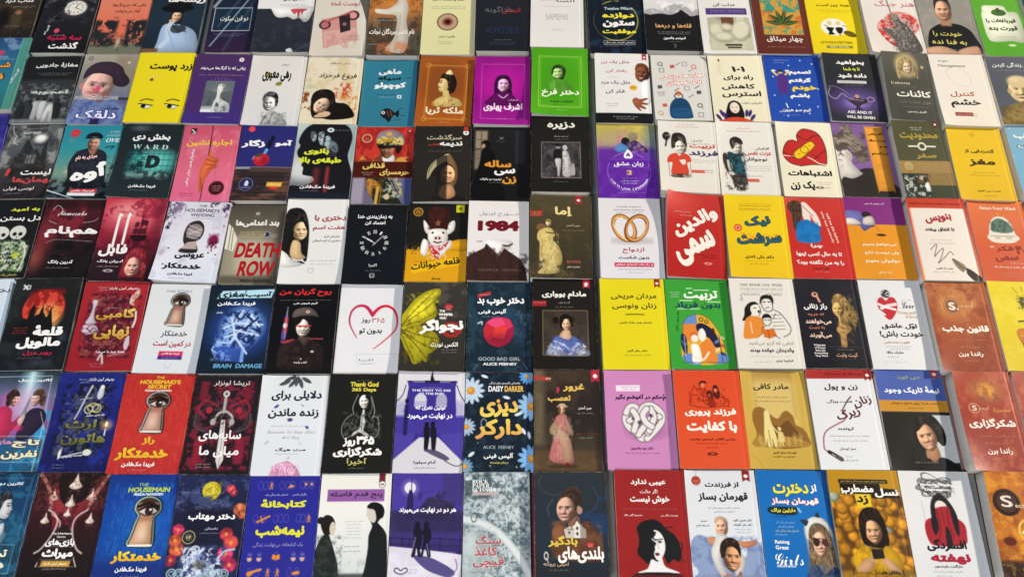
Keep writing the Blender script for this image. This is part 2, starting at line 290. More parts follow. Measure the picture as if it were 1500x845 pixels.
@bk('3 425 -72 755 -72 735 340 400 340', 26, 'pale yellow book with a single brown iris in the middle')
def _(p):
    p.bg('e2dfae', 'dfdcaa', 'd9d6a6'); p.r(91, 0, 100, 100, '9c9a86'); p.e(48, 52, 20, '4a3528', 19); p.e(48, 52, 18, 'c8b094', 17, 1)
    for i in range(30): a = i * .2094; p.l([48 + 16 * math.cos(a), 52 + 10.5 * math.sin(a), 48 + 7 * math.cos(a), 52 + 4.6 * math.sin(a)], '8a5a40', 1, .6, 0)
    p.e(48, 52, 9, '7a3c2c', 8, 2); p.e(48, 52, 5, '2c1410', 4.6); p.t('مغز و رفتار آدمی', 48, 18, 60, '333', 8, .01); p.s(48, 29, 66, '776', 2); p.t('هاریت لرنر', 48, 74, 30, '554', 6, .01); p.s(46, 81, 28, '776', 2)
@bk('3 750 -72 1085 -72 1085 318 745 318', 24, 'black book with red and grey title above dim blue lettering')
def _(p):
    p.bg('23252b', '1f2127', '1c1e24'); p.t('انسان', 66, 37, 34, 'b8302c', 15, .0); p.t('خداگونه', 44, 36, 54, '666b70', 17, .0); p.t('HOMO DEUS', 50, 68, 60, '27345c', 15, .0); p.s(50, 83, 32, '889', 1); p.s(50, 87, 50, '667', 2)
@bk('4 65 -72 400 -72 400 300 70 285', 27, 'plain white book with faint grey thin lettering')
def _(p):
    p.bg('e4e2de', 'e2e0dd', 'e6e4e0'); p.t('انسا', 66, 21, 34, '444', 10, .0); p.t('خردمند', 36, 21, 38, 'c9c4c0', 10, 0); p.s(50, 32, 52, 'b8b4b0'); p.t('SAPIENS', 50, 50, 42, 'c4bfb8', 15, 0); p.s(52, 70, 28, 'bbb', 2, .5)
@bk('4 415 -72 765 -72 785 335 445 340', 20, 'dark navy book with stacked yellow and white title in a broken ring')
def _(p):
    p.bg('161c28', '131c28', '10151f'); p.n('23405a', 14, .5, .8, .6); p.e(50, 50, 40, 'd9cf55', 44, ring=2, a=.7); p.n('121a26', 12, .42, .5, 1, (0, 20, 100, 45)); p.r(0, 22, 28, 80, '131b27', .7, 6)
    p.t('Twelve Pillars', 56, 32, 52, 'b9ccd0', 6.5); p.t('دوازده', 55, 43, 58, 'f0e23c', 14, .055); p.t('ستون', 55, 55.5, 58, 'f4f2ea', 15, .055); p.t('موفقیت', 55, 67, 60, 'f0e23c', 12, .05); p.fr(26, 80, 82, 86, 'ccc', 1, .8); p.s(54, 83, 52, 'eee', 1, 1, 3); p.s(40, 88, 24, '889')
@bk('4 758 -72 1100 -72 1135 320 790 315', 24, 'book with a black mountain under pale misty peaks and gold title')
def _(p):
    p.bg('e2e0dc', 'd9d8d6', '1a191b', '1a191b'); p.g('0 40 14 34 30 36 44 30 58 26 74 28 90 38 100 36 100 60 0 60', 'a9a9aa'); p.n('fff', 10, .5, .7, .6, (0, 22, 100, 40))
    p.g('-5 47 12 44 30 42 48 44 62 40 68 36 76 40 86 46 105 48 105 105 -5 105', '1b1a1c'); p.t('قله‌ها و دره‌ها', 52, 62, 66, 'd9a46a', 12, .035); p.s(52, 71, 60, 'bbb', 2); p.t('اسپنسر جانسون', 52, 81, 40, 'eee', 8, .03); p.s(52, 86, 22, '998'); p.l('50 90 54 92 51 95', '998', 1)
@bk('5 80 -72 395 -72 465 335 128 335', 24, 'white book with a sepia photograph of pillows on a bed')
def _(p):
    p.bg('e6e3de', 'e4e2de'); p.t('تختخوابت را مرتب', 56, 15, 66, '333', 8, .01); p.t('مرتب کن', 50, 27, 42, '333', 9, .01); p.r(13, 32, 92, 42, '54407a'); p.s(54, 35.5, 66, 'cbd', 2, .8, 2, 3.4)
    p.r(14, 46, 94, 95, 'b8b49c'); p.n('8c8a74', 22, .45, .7, .7, (14, 46, 94, 95)); p.r(40, 46, 64, 62, '6a4a38'); p.r(70, 46, 84, 60, 'd4d0bc'); p.r(14, 76, 94, 95, 'cfcbb4', .8, 6)
    for x, y, rx, ry, r_ in ((30, 66, 15, 16, -10), (50, 62, 13, 9, 10), (76, 66, 18, 24, 25), (42, 76, 20, 11, 5)): p.e(x, y, rx, '8f8b74', ry, 2, .9, r_); p.e(x - 1, y - 1.5, rx - 2, 'dedac4', ry - 2, 3, .95, r_)
    p.r(42, 86, 74, 89, '4a4436'); p.r(46, 90, 72, 92.5, '4a4436')
@bk('5 410 -72 745 -72 805 335 470 335', 24, 'brown book with a large green leaf over a turquoise and orange panel')
def _(p):
    p.bg('5f2f26', '66332a', '5c2c24'); p.r(16, 12, 88, 72, 'c99a4a'); p.n('2f8f86', 16, .4, .6, .9, (16, 12, 88, 38)); p.n('c4602c', 10, .5, .65, .7, (16, 36, 88, 72)); p.n('2f9a8c', 9, .5, .65, .7, (16, 60, 88, 72))
    for a in range(-80, 81, 32): r_ = math.radians(a); x, y = 52 + 32 * math.sin(r_), 56 - 22 * math.cos(r_); p.g([52, 57, 52 + 14 * math.sin(r_ - .3), 56 - 11 * math.cos(r_ - .3), x, y, 52 + 14 * math.sin(r_ + .3), 56 - 11 * math.cos(r_ + .3)], '39492a'); p.l([52, 57, x, y], '7c8a4a', 1.2)
    p.t('چهار میثاق', 52, 79, 66, 'f0e8e0', 15, .015); p.s(52, 90, 68, 'c9a89a')
@bk('5 740 -72 1075 -72 1140 335 810 335', 16, 'yellow book with two small black figures in a white oval')
def _(p):
    p.bg('e6cf28', 'e8d22c', 'e4cc2a'); p.t('نگرش', 54, 12, 40, '4a4020', 13, .012); p.t('همه چیز است', 52, 28, 62, '4a4020', 9, .01); p.s(54, 35, 68, 'a89420', 2)
    p.e(46, 61, 24, 'f4f2e6', 19); p.e(39, 55, 5, 'd8d0a0'); p.g('32 62 46 62 42 68 46 72 34 72 36 68', '1c1c1c'); p.e(55, 55, 5, 'd8d0a0'); p.g('49 62 62 62 59 70 52 70', '1c1c1c'); p.l('30 58 39 63', '222', 1.4); p.l('62 58 70 60', '222', 1.2); p.l('55 70 55 74', '222', 1.2)
    p.e(74, 71, 12, '5a4a1a', 6, rot=20); p.s(74, 71, 16, 'e0cc60'); p.t('ATTITUDE IS EVERYTHING', 46, 84, 58, '5a5020', 5, .0); p.r(26, 88.5, 74, 92.5, '8a8440'); p.t('BEST SELLER', 50, 90.5, 34, 'e8e0a0', 3.6)
@bk('6 220 -72 590 -72 640 330 338 335', 29, 'white book with a stone warrior statue on a red blot', 'bl:5')
def _(p):
    p.bg('e6e0da', 'e4ddd6', 'e0d8d0'); p.t('هنر جنگ', 62, 26, 74, 'c0524a', 17, .0); p.t('سان تزو', 58, 17, 30, '222', 5); p.e(66, 56, 32, 'c4443e', 26, 2); p.g('20 60 40 50 60 84 50 92 30 80', 'c4443e'); p.n('e6e0da', 8, .5, .6, .7, (20, 40, 100, 84))
    p.g('50 44 62 42 66 52 76 58 88 76 92 98 52 98 46 80 30 66 32 62 50 64 52 52', '6b6762'); p.n('3a3734', 4, .5, .7, .7, (42, 48, 86, 96), .6); p.n('b8b2aa', 4, .55, .75, .6, (42, 46, 84, 96), .6); p.e(56, 46, 6, '8a857e', 8); p.l('52 44 46 4', '8c867e', 3)
@bk('6 590 -72 930 -72 1010 345 665 340', 28, 'grey book with a smiling man in a black shirt with folded arms')
def _(p):
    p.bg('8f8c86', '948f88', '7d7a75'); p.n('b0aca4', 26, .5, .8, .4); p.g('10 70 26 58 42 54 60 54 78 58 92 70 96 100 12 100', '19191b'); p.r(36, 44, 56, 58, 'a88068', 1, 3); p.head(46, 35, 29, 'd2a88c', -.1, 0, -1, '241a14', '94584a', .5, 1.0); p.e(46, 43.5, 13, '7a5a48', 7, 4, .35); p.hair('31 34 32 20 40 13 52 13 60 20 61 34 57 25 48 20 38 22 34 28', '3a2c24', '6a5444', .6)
    p.g('0 92 30 88 60 96 60 100 0 100', 'c09a80'); p.g('60 92 92 86 98 96 98 100 60 100', 'c09a80'); p.t('خودت را', 44, 70, 52, 'd9cf6a', 12, .012); p.t('به فنا نده', 44, 82, 62, 'd9cf6a', 12, .012); p.s(44, 92, 36, '888')
@bk('6 915 -72 1195 -72 1338 350 1020 350', 26, 'green book with a rounded white cartoon label on its cover')
def _(p):
    p.bg('5da034', '5fa336', '559a30'); p.g('18 36 22 28 40 27 66 28 72 36 92 38 94 60 88 80 60 79 24 80 14 72 14 44', 'e8ecd6'); p.g('36 38 44 33 52 36 60 33 68 38 60 42 44 42', '4a6a34'); p.e(52, 34, 5, '39582a'); p.t('قورباغه‌ات را', 52, 50, 62, '3a4a30', 11, .03); p.t('قورت بده', 52, 61, 60, '3a4a30', 12, .03); p.s(56, 73, 38, '9a9a70', 1); p.e(60, 85, 8, 'cfe0b0', 2.5)
@bk('6 1225 -72 1540 -72 1690 340 1370 340', 24, 'teal book in the far right corner')
def _(p):
    p.bg('1d3a3c', '2a5558', '1a3032'); p.n('4a8a8a', 16, .5, .8, .6); p.s(40, 60, 50, 'cde', 2); p.t('سکوت', 50, 40, 50, 'dde', 14)

# ================================================================ second row
@bk('1 -150 235 185 240 75 680 -290 680', 26, 'teal book with boxed orange title at the left edge of the picture')
def _(p):
    p.bg('2d4a78', '2f6a8a', '2f7a86', '2c6a6c'); p.n('9fb8d0', 16, .5, .75, .6, (0, 0, 100, 30)); p.g('84 0 100 0 100 100 86 100', '4f8f80', .9, sm=0); p.l('86 2 85 100', '79b0a0', 1.4, .8, 0); p.e(54, 22, 6, 'b0486a'); p.s(66, 31, 32, 'cde', 1)
    p.t('شب', 62, 40, 30, 'f0a040', 14, .05, o='123'); p.t('زر', 58, 56, 26, 'f0a040', 14, .05, o='123'); p.t('گمشدگان', 90, 55, 30, 'dde', 6, r=-72); p.s(50, 72, 40, 'bcd', 1)
@bk('1 168 348 512 358 415 765 65 765', 24, 'black book with a grey photograph of a crowd before a shopfront')
def _(p):
    p.bg('1a1c1e', '1c1e20', '26282a'); p.t('مغازۀ جادویی', 58, 14, 76, 'ecebe6', 12, .02); p.s(58, 26, 60, '999', 2); p.r(0, 36, 100, 100, '34373a', .9, 6); p.n('7d8184', 9, .5, .7, .7, (0, 42, 100, 100))
    p.t('اعجوبه', 58, 55, 66, 'c8cac8', 11, .05)
    for x, y, c in ((40, 74, 'a8abad'), (52, 74, 'bfc2c2'), (64, 76, '8a8d90'), (28, 78, '303234'), (78, 76, '202224'), (14, 80, '232527')): p.e(x, y - 9, 4, '2a2626', 4); p.g([x - 6, y - 5, x + 6, y - 5, x + 7, y + 8, x + 4, y + 20, x - 4, y + 20, x - 7, y + 8], c)
    p.g('60 76 70 74 74 96 68 97 66 84 62 97 56 96', 'cfd0d0'); p.r(0, 94, 100, 100, '9a9c9e', .7, 4)
@bk('1 525 335 855 345 760 775 400 770', 22, 'grey book with a laughing clown in a tilted dark cap')
def _(p):
    p.bg('aaa698', '8a8884', '6a7088', '58688e'); p.r(60, 0, 100, 40, '8c7c68', .6, 12); p.g('10 34 12 22 28 13 54 12 72 18 80 26 92 36 92 44 82 47 68 44 62 32 40 27 22 28', '3a2c38')
    p.e(10, 46, 6, 'b88a80', 8); p.head(40, 47, 56, 'd8b0a6', -.25, 6, -1, '4a3a3e', 'a04450', 1, .8); p.e(37, 50, 8, 'cc5a72', 7, 2); p.e(34, 48.4, 2.4, 'f0b0b8', 2, 1); p.g('8 36 10 22 26 12 54 11 74 18 82 27 94 37 92 45 80 47 66 43 60 33 40 28 22 29', '3a2c38'); p.g('14 64 36 66 50 70 62 64 92 76 100 100 0 100 4 76', '6f80aa'); p.n('46568a', 10, .45, .65, .7, (0, 66, 100, 100)); p.r(42, 90, 58, 100, '2a2248')
    p.t('ANSICHTEN EINES CLOWNS', 42, 63, 80, 'c8c8cc', 8, .01); p.r(80, 62, 100, 66, '2a2a2e', .8); p.t('عقاید یک', 76, 78, 26, '222a55', 7, .03); p.t('دلقک', 50, 86, 72, 'e8e8ff', 18, .02, o='2a2f86', ow=.06); p.e(12, 6, 3.4, '4a4038', ring=1.5); p.e(85, 12, 3, 'c8c0b0')
@bk('1 862 325 1205 335 1120 765 765 755', 22, 'bright yellow book with two drawn eyes looking sideways')
def _(p):
    p.bg('e6d62a', 'e5d428', 'e2d024'); p.t('زرد پوست', 62, 22, 76, '1c1a14', 17, .05); p.s(38, 33, 28, 'f4eeb0', 2); p.g('29 39 34 37 36 41 31 42', '4a4430', sm=0)
    for x, d in ((32, 0), (78, 0)): p.l([x - 10, 70, x, 67.5, x + 12, 69.5], '4a3c1c', 2.2); p.g([x - 10, 74, x, 75, x + 11, 77, x + 8, 80, x - 1, 80.5, x - 8, 77], 'f6f4ea'); p.l([x - 12, 74, x, 75, x + 13, 76.5], '1a1a1a', 2); p.e(x - 3, 77.4, 4.4, '161616'); p.l([x - 8, 78, x, 81, x + 9, 80], '8a7a20', 1)
@bk('2 125 330 458 345 390 770 20 765', 24, 'purple book with a small white engraving of a woman on a horse')
def _(p):
    p.bg('49305a', '4a2f66', '46306e', '3f307a'); p.e(82, 8, 4.4, 'f2eef2'); p.e(82, 8, 2, '6a4a78', 1); p.t('زنانی که با گرگ‌ها می‌دوند', 52, 21, 80, 'efeaf2', 9, .02); p.s(52, 31, 50, 'd0b090', 1); p.l('12 31 24 31', 'c9b8c0', .8, .8, 0); p.l('78 31 90 31', 'c9b8c0', .8, .8, 0)
    p.r(28, 40, 78, 84, 'aeb4b8'); p.r(28, 40, 78, 76, '5c6468', 1, 1)
    for q in range(15): a_ = -2.9 + q * .19; p.l([54, 56, 54 + 34 * math.cos(a_), 56 + 22 * math.sin(a_)], 'c8ced2', .9, .5, 0)
    p.r(-1, 40, 28, 84, '4a2f66'); p.r(78, 40, 101, 84, '42306e'); p.r(28, 30, 78, 40, '4a2f66', 0); p.n('3a4046', 5, .5, .7, .5, (28, 62, 78, 84), 2); p.r(28, 80, 52, 84, 'e8ecee')
    p.g('50 47 55 45 60 48 59 54 57 60 61 66 70 69 76 73 75 80 72 83 71 76 64 76 62 83 59 83 58 74 53 70 51 78 49 83 46 83 48 70 51 62', 'e6e6e4'); p.e(55, 46, 3.4, 'd8d8d4', 3.6); p.g('56 43 62 44 64 49 59 48', '8a8e90'); p.l('57 62 60 70', '6a7074', 1); p.l('66 72 72 74', '8a9094', 1); p.s(56, 91, 26, 'b8a8d0', 1)
@bk('2 465 345 805 355 740 780 395 775', 22, 'off white book with calligraphy and an ink portrait of a man in a suit')
def _(p):
    p.bg('dedcd8', 'e0deda', 'd9d8d8'); p.t('دیوان', 62, 13, 14, '554', 5, .01); p.t('رهی معیری', 50, 30, 52, '16140f', 24, .03); p.g('28 24 40 26 36 31 30 31', '8a8240'); p.g('50 40 60 38 60 43 52 44', '8a8240')
    p.e(46, 68, 14, 'b9b8b4', 19); p.g('31 64 34 56 44 53 56 56 60 66 58 74 55 64 48 60 38 60 34 66', '24262a'); p.head(44, 70, 21, 'd6d5d2', -.3, -4, 1, '1c1c1e', '6a6866', .2, 1.3, 'eee'); p.hair('32 66 33 57 42 52.5 53 54 59 61 58 72 55 72 54 63 46 60 38 60 34 65', '2a2b2e', '9a9c9e', 1.6)
    p.g('34 96 42 84 54 80 64 84 74 90 80 100 36 100', 'b4b5b6'); p.n('6a6c70', 6, .5, .65, .6, (34, 82, 78, 100)); p.l('52 84 50 98', '444', 1.2); p.l('42 86 36 98', '444', 1.2)
@bk('2 815 350 1150 360 1110 775 750 765', 20, 'cream book with a dark haired woman resting on her hand')
def _(p):
    p.bg('e4dcc8', 'e2d8c0', 'e6dcc4', 'e0d6bc'); p.n('d0b888', 16, .55, .75, .5); p.n('b8482c', 6, .45, .55, .9, (56, 40, 84, 62), 1, 8); p.n('7a3a20', 7, .48, .58, .9, (0, 54, 24, 80), 1, 5); p.n('c98a4a', 6, .48, .6, .8, (66, 52, 98, 80), 1, 5); p.e(12, 46, 9, '9fb08a', 4, 4, .6)
    p.t('زندگی عاشقانه', 60, 10, 36, '444', 5, .0); p.t('فروغ فرخزاد', 58, 30, 68, '1d1a18', 15, .012)
    p.g('16 70 18 56 30 50 46 50 56 56 60 68 78 70 92 80 94 90 60 94 40 92 22 90', '17120f'); p.e(42, 86, 12, 'd8b89c', 6, rot=-10); p.head(36, 73, 26, 'dcbfa4', -.2, 30, -1, '20120e', '8a3a34', 0, .9); p.e(34, 88, 9, 'd2b092', 3.6, rot=-16); p.hair('16 68 18 57 30 50 46 50 56 57 60 70 54 72 48 64 38 60 26 62 22 68 22 80', '17120f', '4a3a30'); p.l('20 62 34 58 46 62', '17120f', 3)
@bk('3 58 375 388 375 370 785 15 785', 12, 'teal blue book with a little black fish under a stacked title')
def _(p):
    p.bg('35788e', '367a90', '33748a'); p.r(86, 0, 100, 100, '336f8c', .5); p.t('ماهی', 50, 19, 42, 'eef2f2', 15, .05); p.t('سیاه', 50, 28.5, 42, '14181a', 11, .05); p.t('کوچولو', 52, 40, 58, 'eef2f2', 16, .055); p.s(45, 53, 36, '15252c', 1, 1); p.s(47, 57, 28, 'cde', 1); p.r(66, 54, 74, 59, 'dfe8ea'); p.e(70, 56.5, 1.6, '345')  # strip along the right edge is the neighbour's shadow, painted in
    for x, y in ((36, 16), (80, 28), (28, 34), (70, 74), (74, 84), (66, 90)): p.l([x, y, x + 9, y], '16262c', 1.2, .8, 0)
    p.g('38 80 46 74 56 75 64 80 70 76 72 80 70 87 64 83 58 88 48 89 40 85', '14181b'); p.e(43, 80, 3.4, 'e8ecec'); p.e(43, 80, 1.6, '222'); p.l('50 77 54 86', 'a05a3a', 1.2); p.l('56 77 59 85', 'a05a3a', 1.2); p.g('48 88 54 94 58 88', '14181b')
@bk('3 400 335 735 365 725 790 370 780', 21, 'rust orange book with a crowned woman in profile in a gold frame')
def _(p):
    p.bg('9a5626', '9c5523', 'a55a24'); p.e(48, 42, 40, '7a4420', 50, 10, .6); p.fr(16, 14, 88, 90, 'd6a04a', 1.1); p.fr(19, 16, 85, 88, 'd6a04a', .7, .7)
    for x, y in ((16, 14), (88, 14), (16, 90), (88, 90)): p.e(x, y, 4, 'd6a04a', ring=1)
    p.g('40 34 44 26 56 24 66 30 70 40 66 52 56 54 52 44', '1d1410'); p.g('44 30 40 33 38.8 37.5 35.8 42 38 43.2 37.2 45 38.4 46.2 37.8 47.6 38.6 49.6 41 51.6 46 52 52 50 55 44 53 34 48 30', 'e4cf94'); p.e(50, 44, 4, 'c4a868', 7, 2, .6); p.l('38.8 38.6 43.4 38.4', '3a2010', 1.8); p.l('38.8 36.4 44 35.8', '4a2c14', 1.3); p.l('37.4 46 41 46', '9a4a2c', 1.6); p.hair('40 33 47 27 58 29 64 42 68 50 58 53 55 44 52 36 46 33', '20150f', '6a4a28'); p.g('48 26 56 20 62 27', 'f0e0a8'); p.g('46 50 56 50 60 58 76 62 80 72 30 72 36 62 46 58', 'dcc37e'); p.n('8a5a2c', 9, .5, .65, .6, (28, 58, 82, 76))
    p.t('خاطرات', 66, 71, 18, 'e8c890', 5, .01); p.t('ملکه ثریا', 52, 79, 68, 'f2e2c4', 17, .03); p.s(52, 94, 22, 'e8c890', 1)
@bk('3 742 350 1088 355 1085 775 728 770', 30, 'magenta book with a smiling long haired woman in a thin frame')
def _(p):
    p.bg('8a1a7c', 'a01a8c', '8e1880', '98208a'); p.e(48, 45, 36, 'b8249c', 44, 12, .7); p.fr(13, 12, 90, 92, 'd070c0', 1, .8)
    p.g('36 40 42 30 56 28 64 34 66 48 68 58 60 56 44 54 36 60 36 50', '3a0c38'); p.head(52, 42, 22, 'ecbce0', .2, 6, -1, '3a0c38', 'b8408a', .9, 1.0, 'fbeaf8'); p.hair('38 46 40 34 48 29 58 29 65 36 67 48 62 46 60 37 52 34 44 37 42 46', '3a0c38', '8a3a80'); p.g('44 54 60 54 74 62 80 72 22 72 30 60', '5a1055'); p.l('44 58 52 62 60 57', 'f0c8e8', 1.6)
    p.t('خاطرات', 70, 65, 18, 'f0c0e8', 5, .01); p.t('اشرف پهلوی', 52, 76, 68, 'f6e6f4', 19, .03); p.s(50, 92, 18, 'e8b0e0', 1)
@bk('4 78 290 420 310 437 720 78 715', 39, 'bright green book with a woman portrait in a pale frame', 'bl:9')
def _(p):
    p.bg('4d9a1e', '55a422', '4f9c20'); p.e(46, 50, 36, '3c8818', 44, 12, .5); p.fr(13, 13, 88, 88, 'b4d86a', 1); p.fr(16, 15, 85, 86, 'b4d86a', .7, .8)
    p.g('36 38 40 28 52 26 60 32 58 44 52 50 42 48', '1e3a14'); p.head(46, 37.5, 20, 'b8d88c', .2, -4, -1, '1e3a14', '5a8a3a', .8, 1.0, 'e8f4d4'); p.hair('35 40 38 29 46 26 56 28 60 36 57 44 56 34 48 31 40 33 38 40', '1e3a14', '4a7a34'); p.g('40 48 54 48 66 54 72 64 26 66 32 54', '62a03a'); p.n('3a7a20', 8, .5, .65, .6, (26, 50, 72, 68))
    p.t('دختر فرخ', 51, 68, 66, 'eef6d8', 18, .03); p.t('خاطرات فریده', 54, 80, 40, '234a14', 6, .02); p.s(54, 92, 18, 'cfe89a', 1); p.s(50, 85, 22, '3a6a20', 1)
@bk('4 468 325 790 345 838 765 480 765', 20, 'white book with a laughing bald man leaning in above a black bottom band')
def _(p):
    p.bg('e6e4e2', 'e6e4e0'); p.r(-2, 86, 102, 101, '17171a'); p.s(52, 91, 44, 'ccc', 2, .8, 2); p.rib(88, 8, 8, '9a3030')
    p.t('مثل یک زن', 38, 13, 52, 'a8444a', 8, .006); p.t('رفتار کن', 40, 26, 38, 'c06a6a', 8, .006); p.l('22 35 48 35', 'aaa', .8, 1, 0); p.t('مثل یک مرد', 37, 43, 54, '2c3c66', 9, .006); p.t('فکر کن', 36, 56, 34, '333', 9, .006); p.e(69, 50, 7, 'd9a83a', 5.5); p.s(69, 50, 9, '7a5a20')
    p.g('74 22 80 15 92 15 99 22 100 34 92 41 82 36 76 30', '6b3e2a'); p.head(87, 29, 26, '7a4a32', -.4, 8, -1, '1c0e0a', '5a2418', 1, 1.1); p.g('75 20 80 14.5 92 14.5 99 20 99 23 88 19 80 20', '6b3e2a', .9); p.g('84 42 94 38 100 40 100 70 84 70 80 50', 'f2f1f0'); p.l('84 44 82 68', 'cfcfd0', 1)
    p.g('66 68 72 64 80 66 92 64 94 66 84 70 94 72 93 74 82 74 90 78 88 80 78 78 82 82 78 82 70 76', '9a5a40'); p.s(30, 73, 22, '777', 2)
@bk('4 815 345 1160 345 1200 745 845 745', 22, 'white book with a blue backpack among doodled school things')
def _(p):
    p.flat = True
    p.bg('d9d6d0', 'd9d7d2', 'd6d4ce'); p.t('مهارت‌های زندگی', 54, 33, 78, 'fbf4ee', 12, .05, r=-6, o='c8452c', ow=.06); p.t('برای نوجوانان', 56, 43, 62, 'fbf4ee', 11, .05, r=-6, o='c8452c', ow=.06); p.g('88 2 100 4 100 16 97 8', '8a8884')  # grey top right corner is a cast shadow painted onto the cover
    p.e(44, 60, 5, 'd98a3a', 6); p.e(44, 64, 7, '1d3a5a', 7, ring=2); p.g('28 96 27 80 34 70 42 67 54 68 62 76 66 92 64 97 46 98', '1f4464'); p.g('32 84 60 83 61 94 33 95', '27527a'); p.l('34 87 59 86', '15304a', 1.2); p.l('36 78 56 77', '15304a', 1.2)
    for x, y, c, k in ((16, 14, '444', 0), (37, 18, 'b4453c', 1), (60, 14, '555', 2), (76, 18, 'c8504c', 0), (18, 24, '333', 2), (80, 58, '333', 1), (80, 78, '333', 0), (80, 92, '444', 2), (10, 90, 'b8873a', 0), (18, 78, 'b8503c', 1), (60, 52, '555', 2), (42, 54, '444', 3), (12, 50, '444', 1), (66, 64, '444', 3), (78, 50, '333', 3), (48, 14, '666', 3), (70, 24, '777', 3)):
        if k == 0: p.e(x, y, 4, c, ring=1.5); p.l([x + 2, y + 2, x + 5, y + 4], c, 1)
        elif k == 1: p.g([x - 4, y - 2, x + 4, y - 3, x + 5, y + 2, x - 3, y + 3], c, .85, sm=0)
        elif k == 2: p.fr(x - 4, y - 3, x + 4, y + 3, c, 1, .8)
        else: p.l([x - 4, y + 2, x + 4, y - 2], c, 1.6, .8)
    p.s(14, 58, 14, '555', 3)
@bk('5 150 345 490 345 550 755 200 755', 18, 'cream book with a calm black haired woman in red among purple leaves')
def _(p):
    p.flat = True
    p.bg('ebe5cc', 'e9e3c8', 'e6dfc4'); p.t('۱۰۱', 54, 22, 24, '26221c', 12, .05); p.t('راه برای', 52, 35, 54, '26221c', 13, .022); p.t('کاهش', 50, 49, 60, '26221c', 14, .035); p.t('استرس', 54, 60, 70, '26221c', 15, .028); p.l('20 6 20 30', '998', .8, .8, 0); p.e(20, 8, 1.6, '333', 3); p.l('16 12 16 28', 'aa9', .7, .8, 0); p.l('24 12 24 28', 'aa9', .7, .8, 0)
    p.t('کارولین لیف', 70, 73, 36, '7a6a4a', 6, .008)
    p.g('22 96 26 76 34 70 42 70 50 76 52 96', '17141a'); p.e(38, 80, 8.5, 'ecdcca', 12); p.l('32 79 35 80', '222', 1); p.l('40 80 43 79', '222', 1); p.l('36 85 40 85', 'a44', 1.2); p.g('10 100 16 97 30 94 46 94 60 97 66 100', 'c94a30')
    for x, y, r_ in ((8, 94, -30), (14, 88, -20), (19, 92, -10), (58, 88, 10), (64, 88, 20), (68, 94, 35)): p.e(x, y, 3, '3a3068', 8, rot=r_)
@bk('5 493 338 845 342 915 755 545 755', 16, 'royal blue book with a figure clutching its head beside white and yellow title')
def _(p):
    p.flat = True
    p.bg('26489c', '2a4ea4', '264a9e'); p.s(32, 9, 26, 'cde', 1); p.s(28, 13, 18, 'cde', 1)
    for x, y in ((66, 9), (44, 17), (14, 34), (12, 62), (52, 76), (72, 40), (90, 52), (18, 86), (68, 88), (30, 92), (86, 14), (84, 78)): p.e(x, y, 1.4, 'dde8ff')
    p.t('تصمیم', 62, 28, 40, 'f2f2ee', 12, .055); p.t('گرفتم', 60, 40, 40, 'f2f2ee', 13, .055); p.t('خودم', 66, 52, 44, 'f0cf34', 14, .06); p.t('باشم', 56, 63, 34, 'f2f2ee', 12, .055); p.t('کیم سو هیون', 46, 84, 50, 'e8e6e0', 9, .03); p.s(36, 90, 28, 'bcd', 1)
    p.e(28, 26, 4, '2a2030', 4.6); p.l('14 26 22 32 27 28', 'e8c87a', 3.5); p.l('42 26 34 32 29 28', 'e8c87a', 3.5); p.e(16, 25, 4, 'f2efe6', 2); p.e(40, 25, 4, 'f2efe6', 2); p.g('22 32 36 32 38 56 20 56', '54357c'); p.l('24 56 22 64', '54357c', 3); p.l('33 56 36 62', '54357c', 3); p.l('30 74 32 80', 'f2f2ee', 2)
@bk('5 855 330 1195 340 1270 755 915 755', 25, 'charcoal book with a glowing purple magic lamp and smoke')
def _(p):
    p.bg('2b2d2e', '2c2d30', '37304a', '2c2d30'); p.t('بخواهید', 50, 14, 52, 'f2f2ec', 12, .05); p.t('تا به شما', 51, 24, 30, 'd8e04a', 9, .04); p.t('داده شود', 50, 34, 52, 'f2f2ec', 12, .05); p.r(21, 41, 74, 45, 'd8d8d4'); p.s(48, 43, 46, '444', 1, 1, 2); p.s(50, 48, 34, '998', 1)
    p.e(48, 72, 34, '7a62b4', 24, 14, .7); p.e(50, 74, 16, 'c0a8e8', 9, 7, .6); p.l('6 52 2 62 14 68 26 60 34 66', 'b8b0cc', 1.6, .8); p.l('4 50 16 50 30 56 38 62', '9a92b4', 1.4, .7); p.g('30 66 44 68 52 62 60 68 74 67 68 73 58 76 54 80 60 83 44 83 48 79 40 74', '3c3246'); p.e(52, 64, 4, 'c09a7a'); p.e(76, 68, 6, 'a890b8', 5, ring=1.6); p.l('36 68 62 70', 'd8b8a0', 1.4, .7)
    p.t('ASK AND IT', 52, 87, 44, 'e4e2da', 6, .04, r=2); p.t('WILL BE GIVEN', 52, 94, 50, 'e4e2da', 6, .04, r=2)
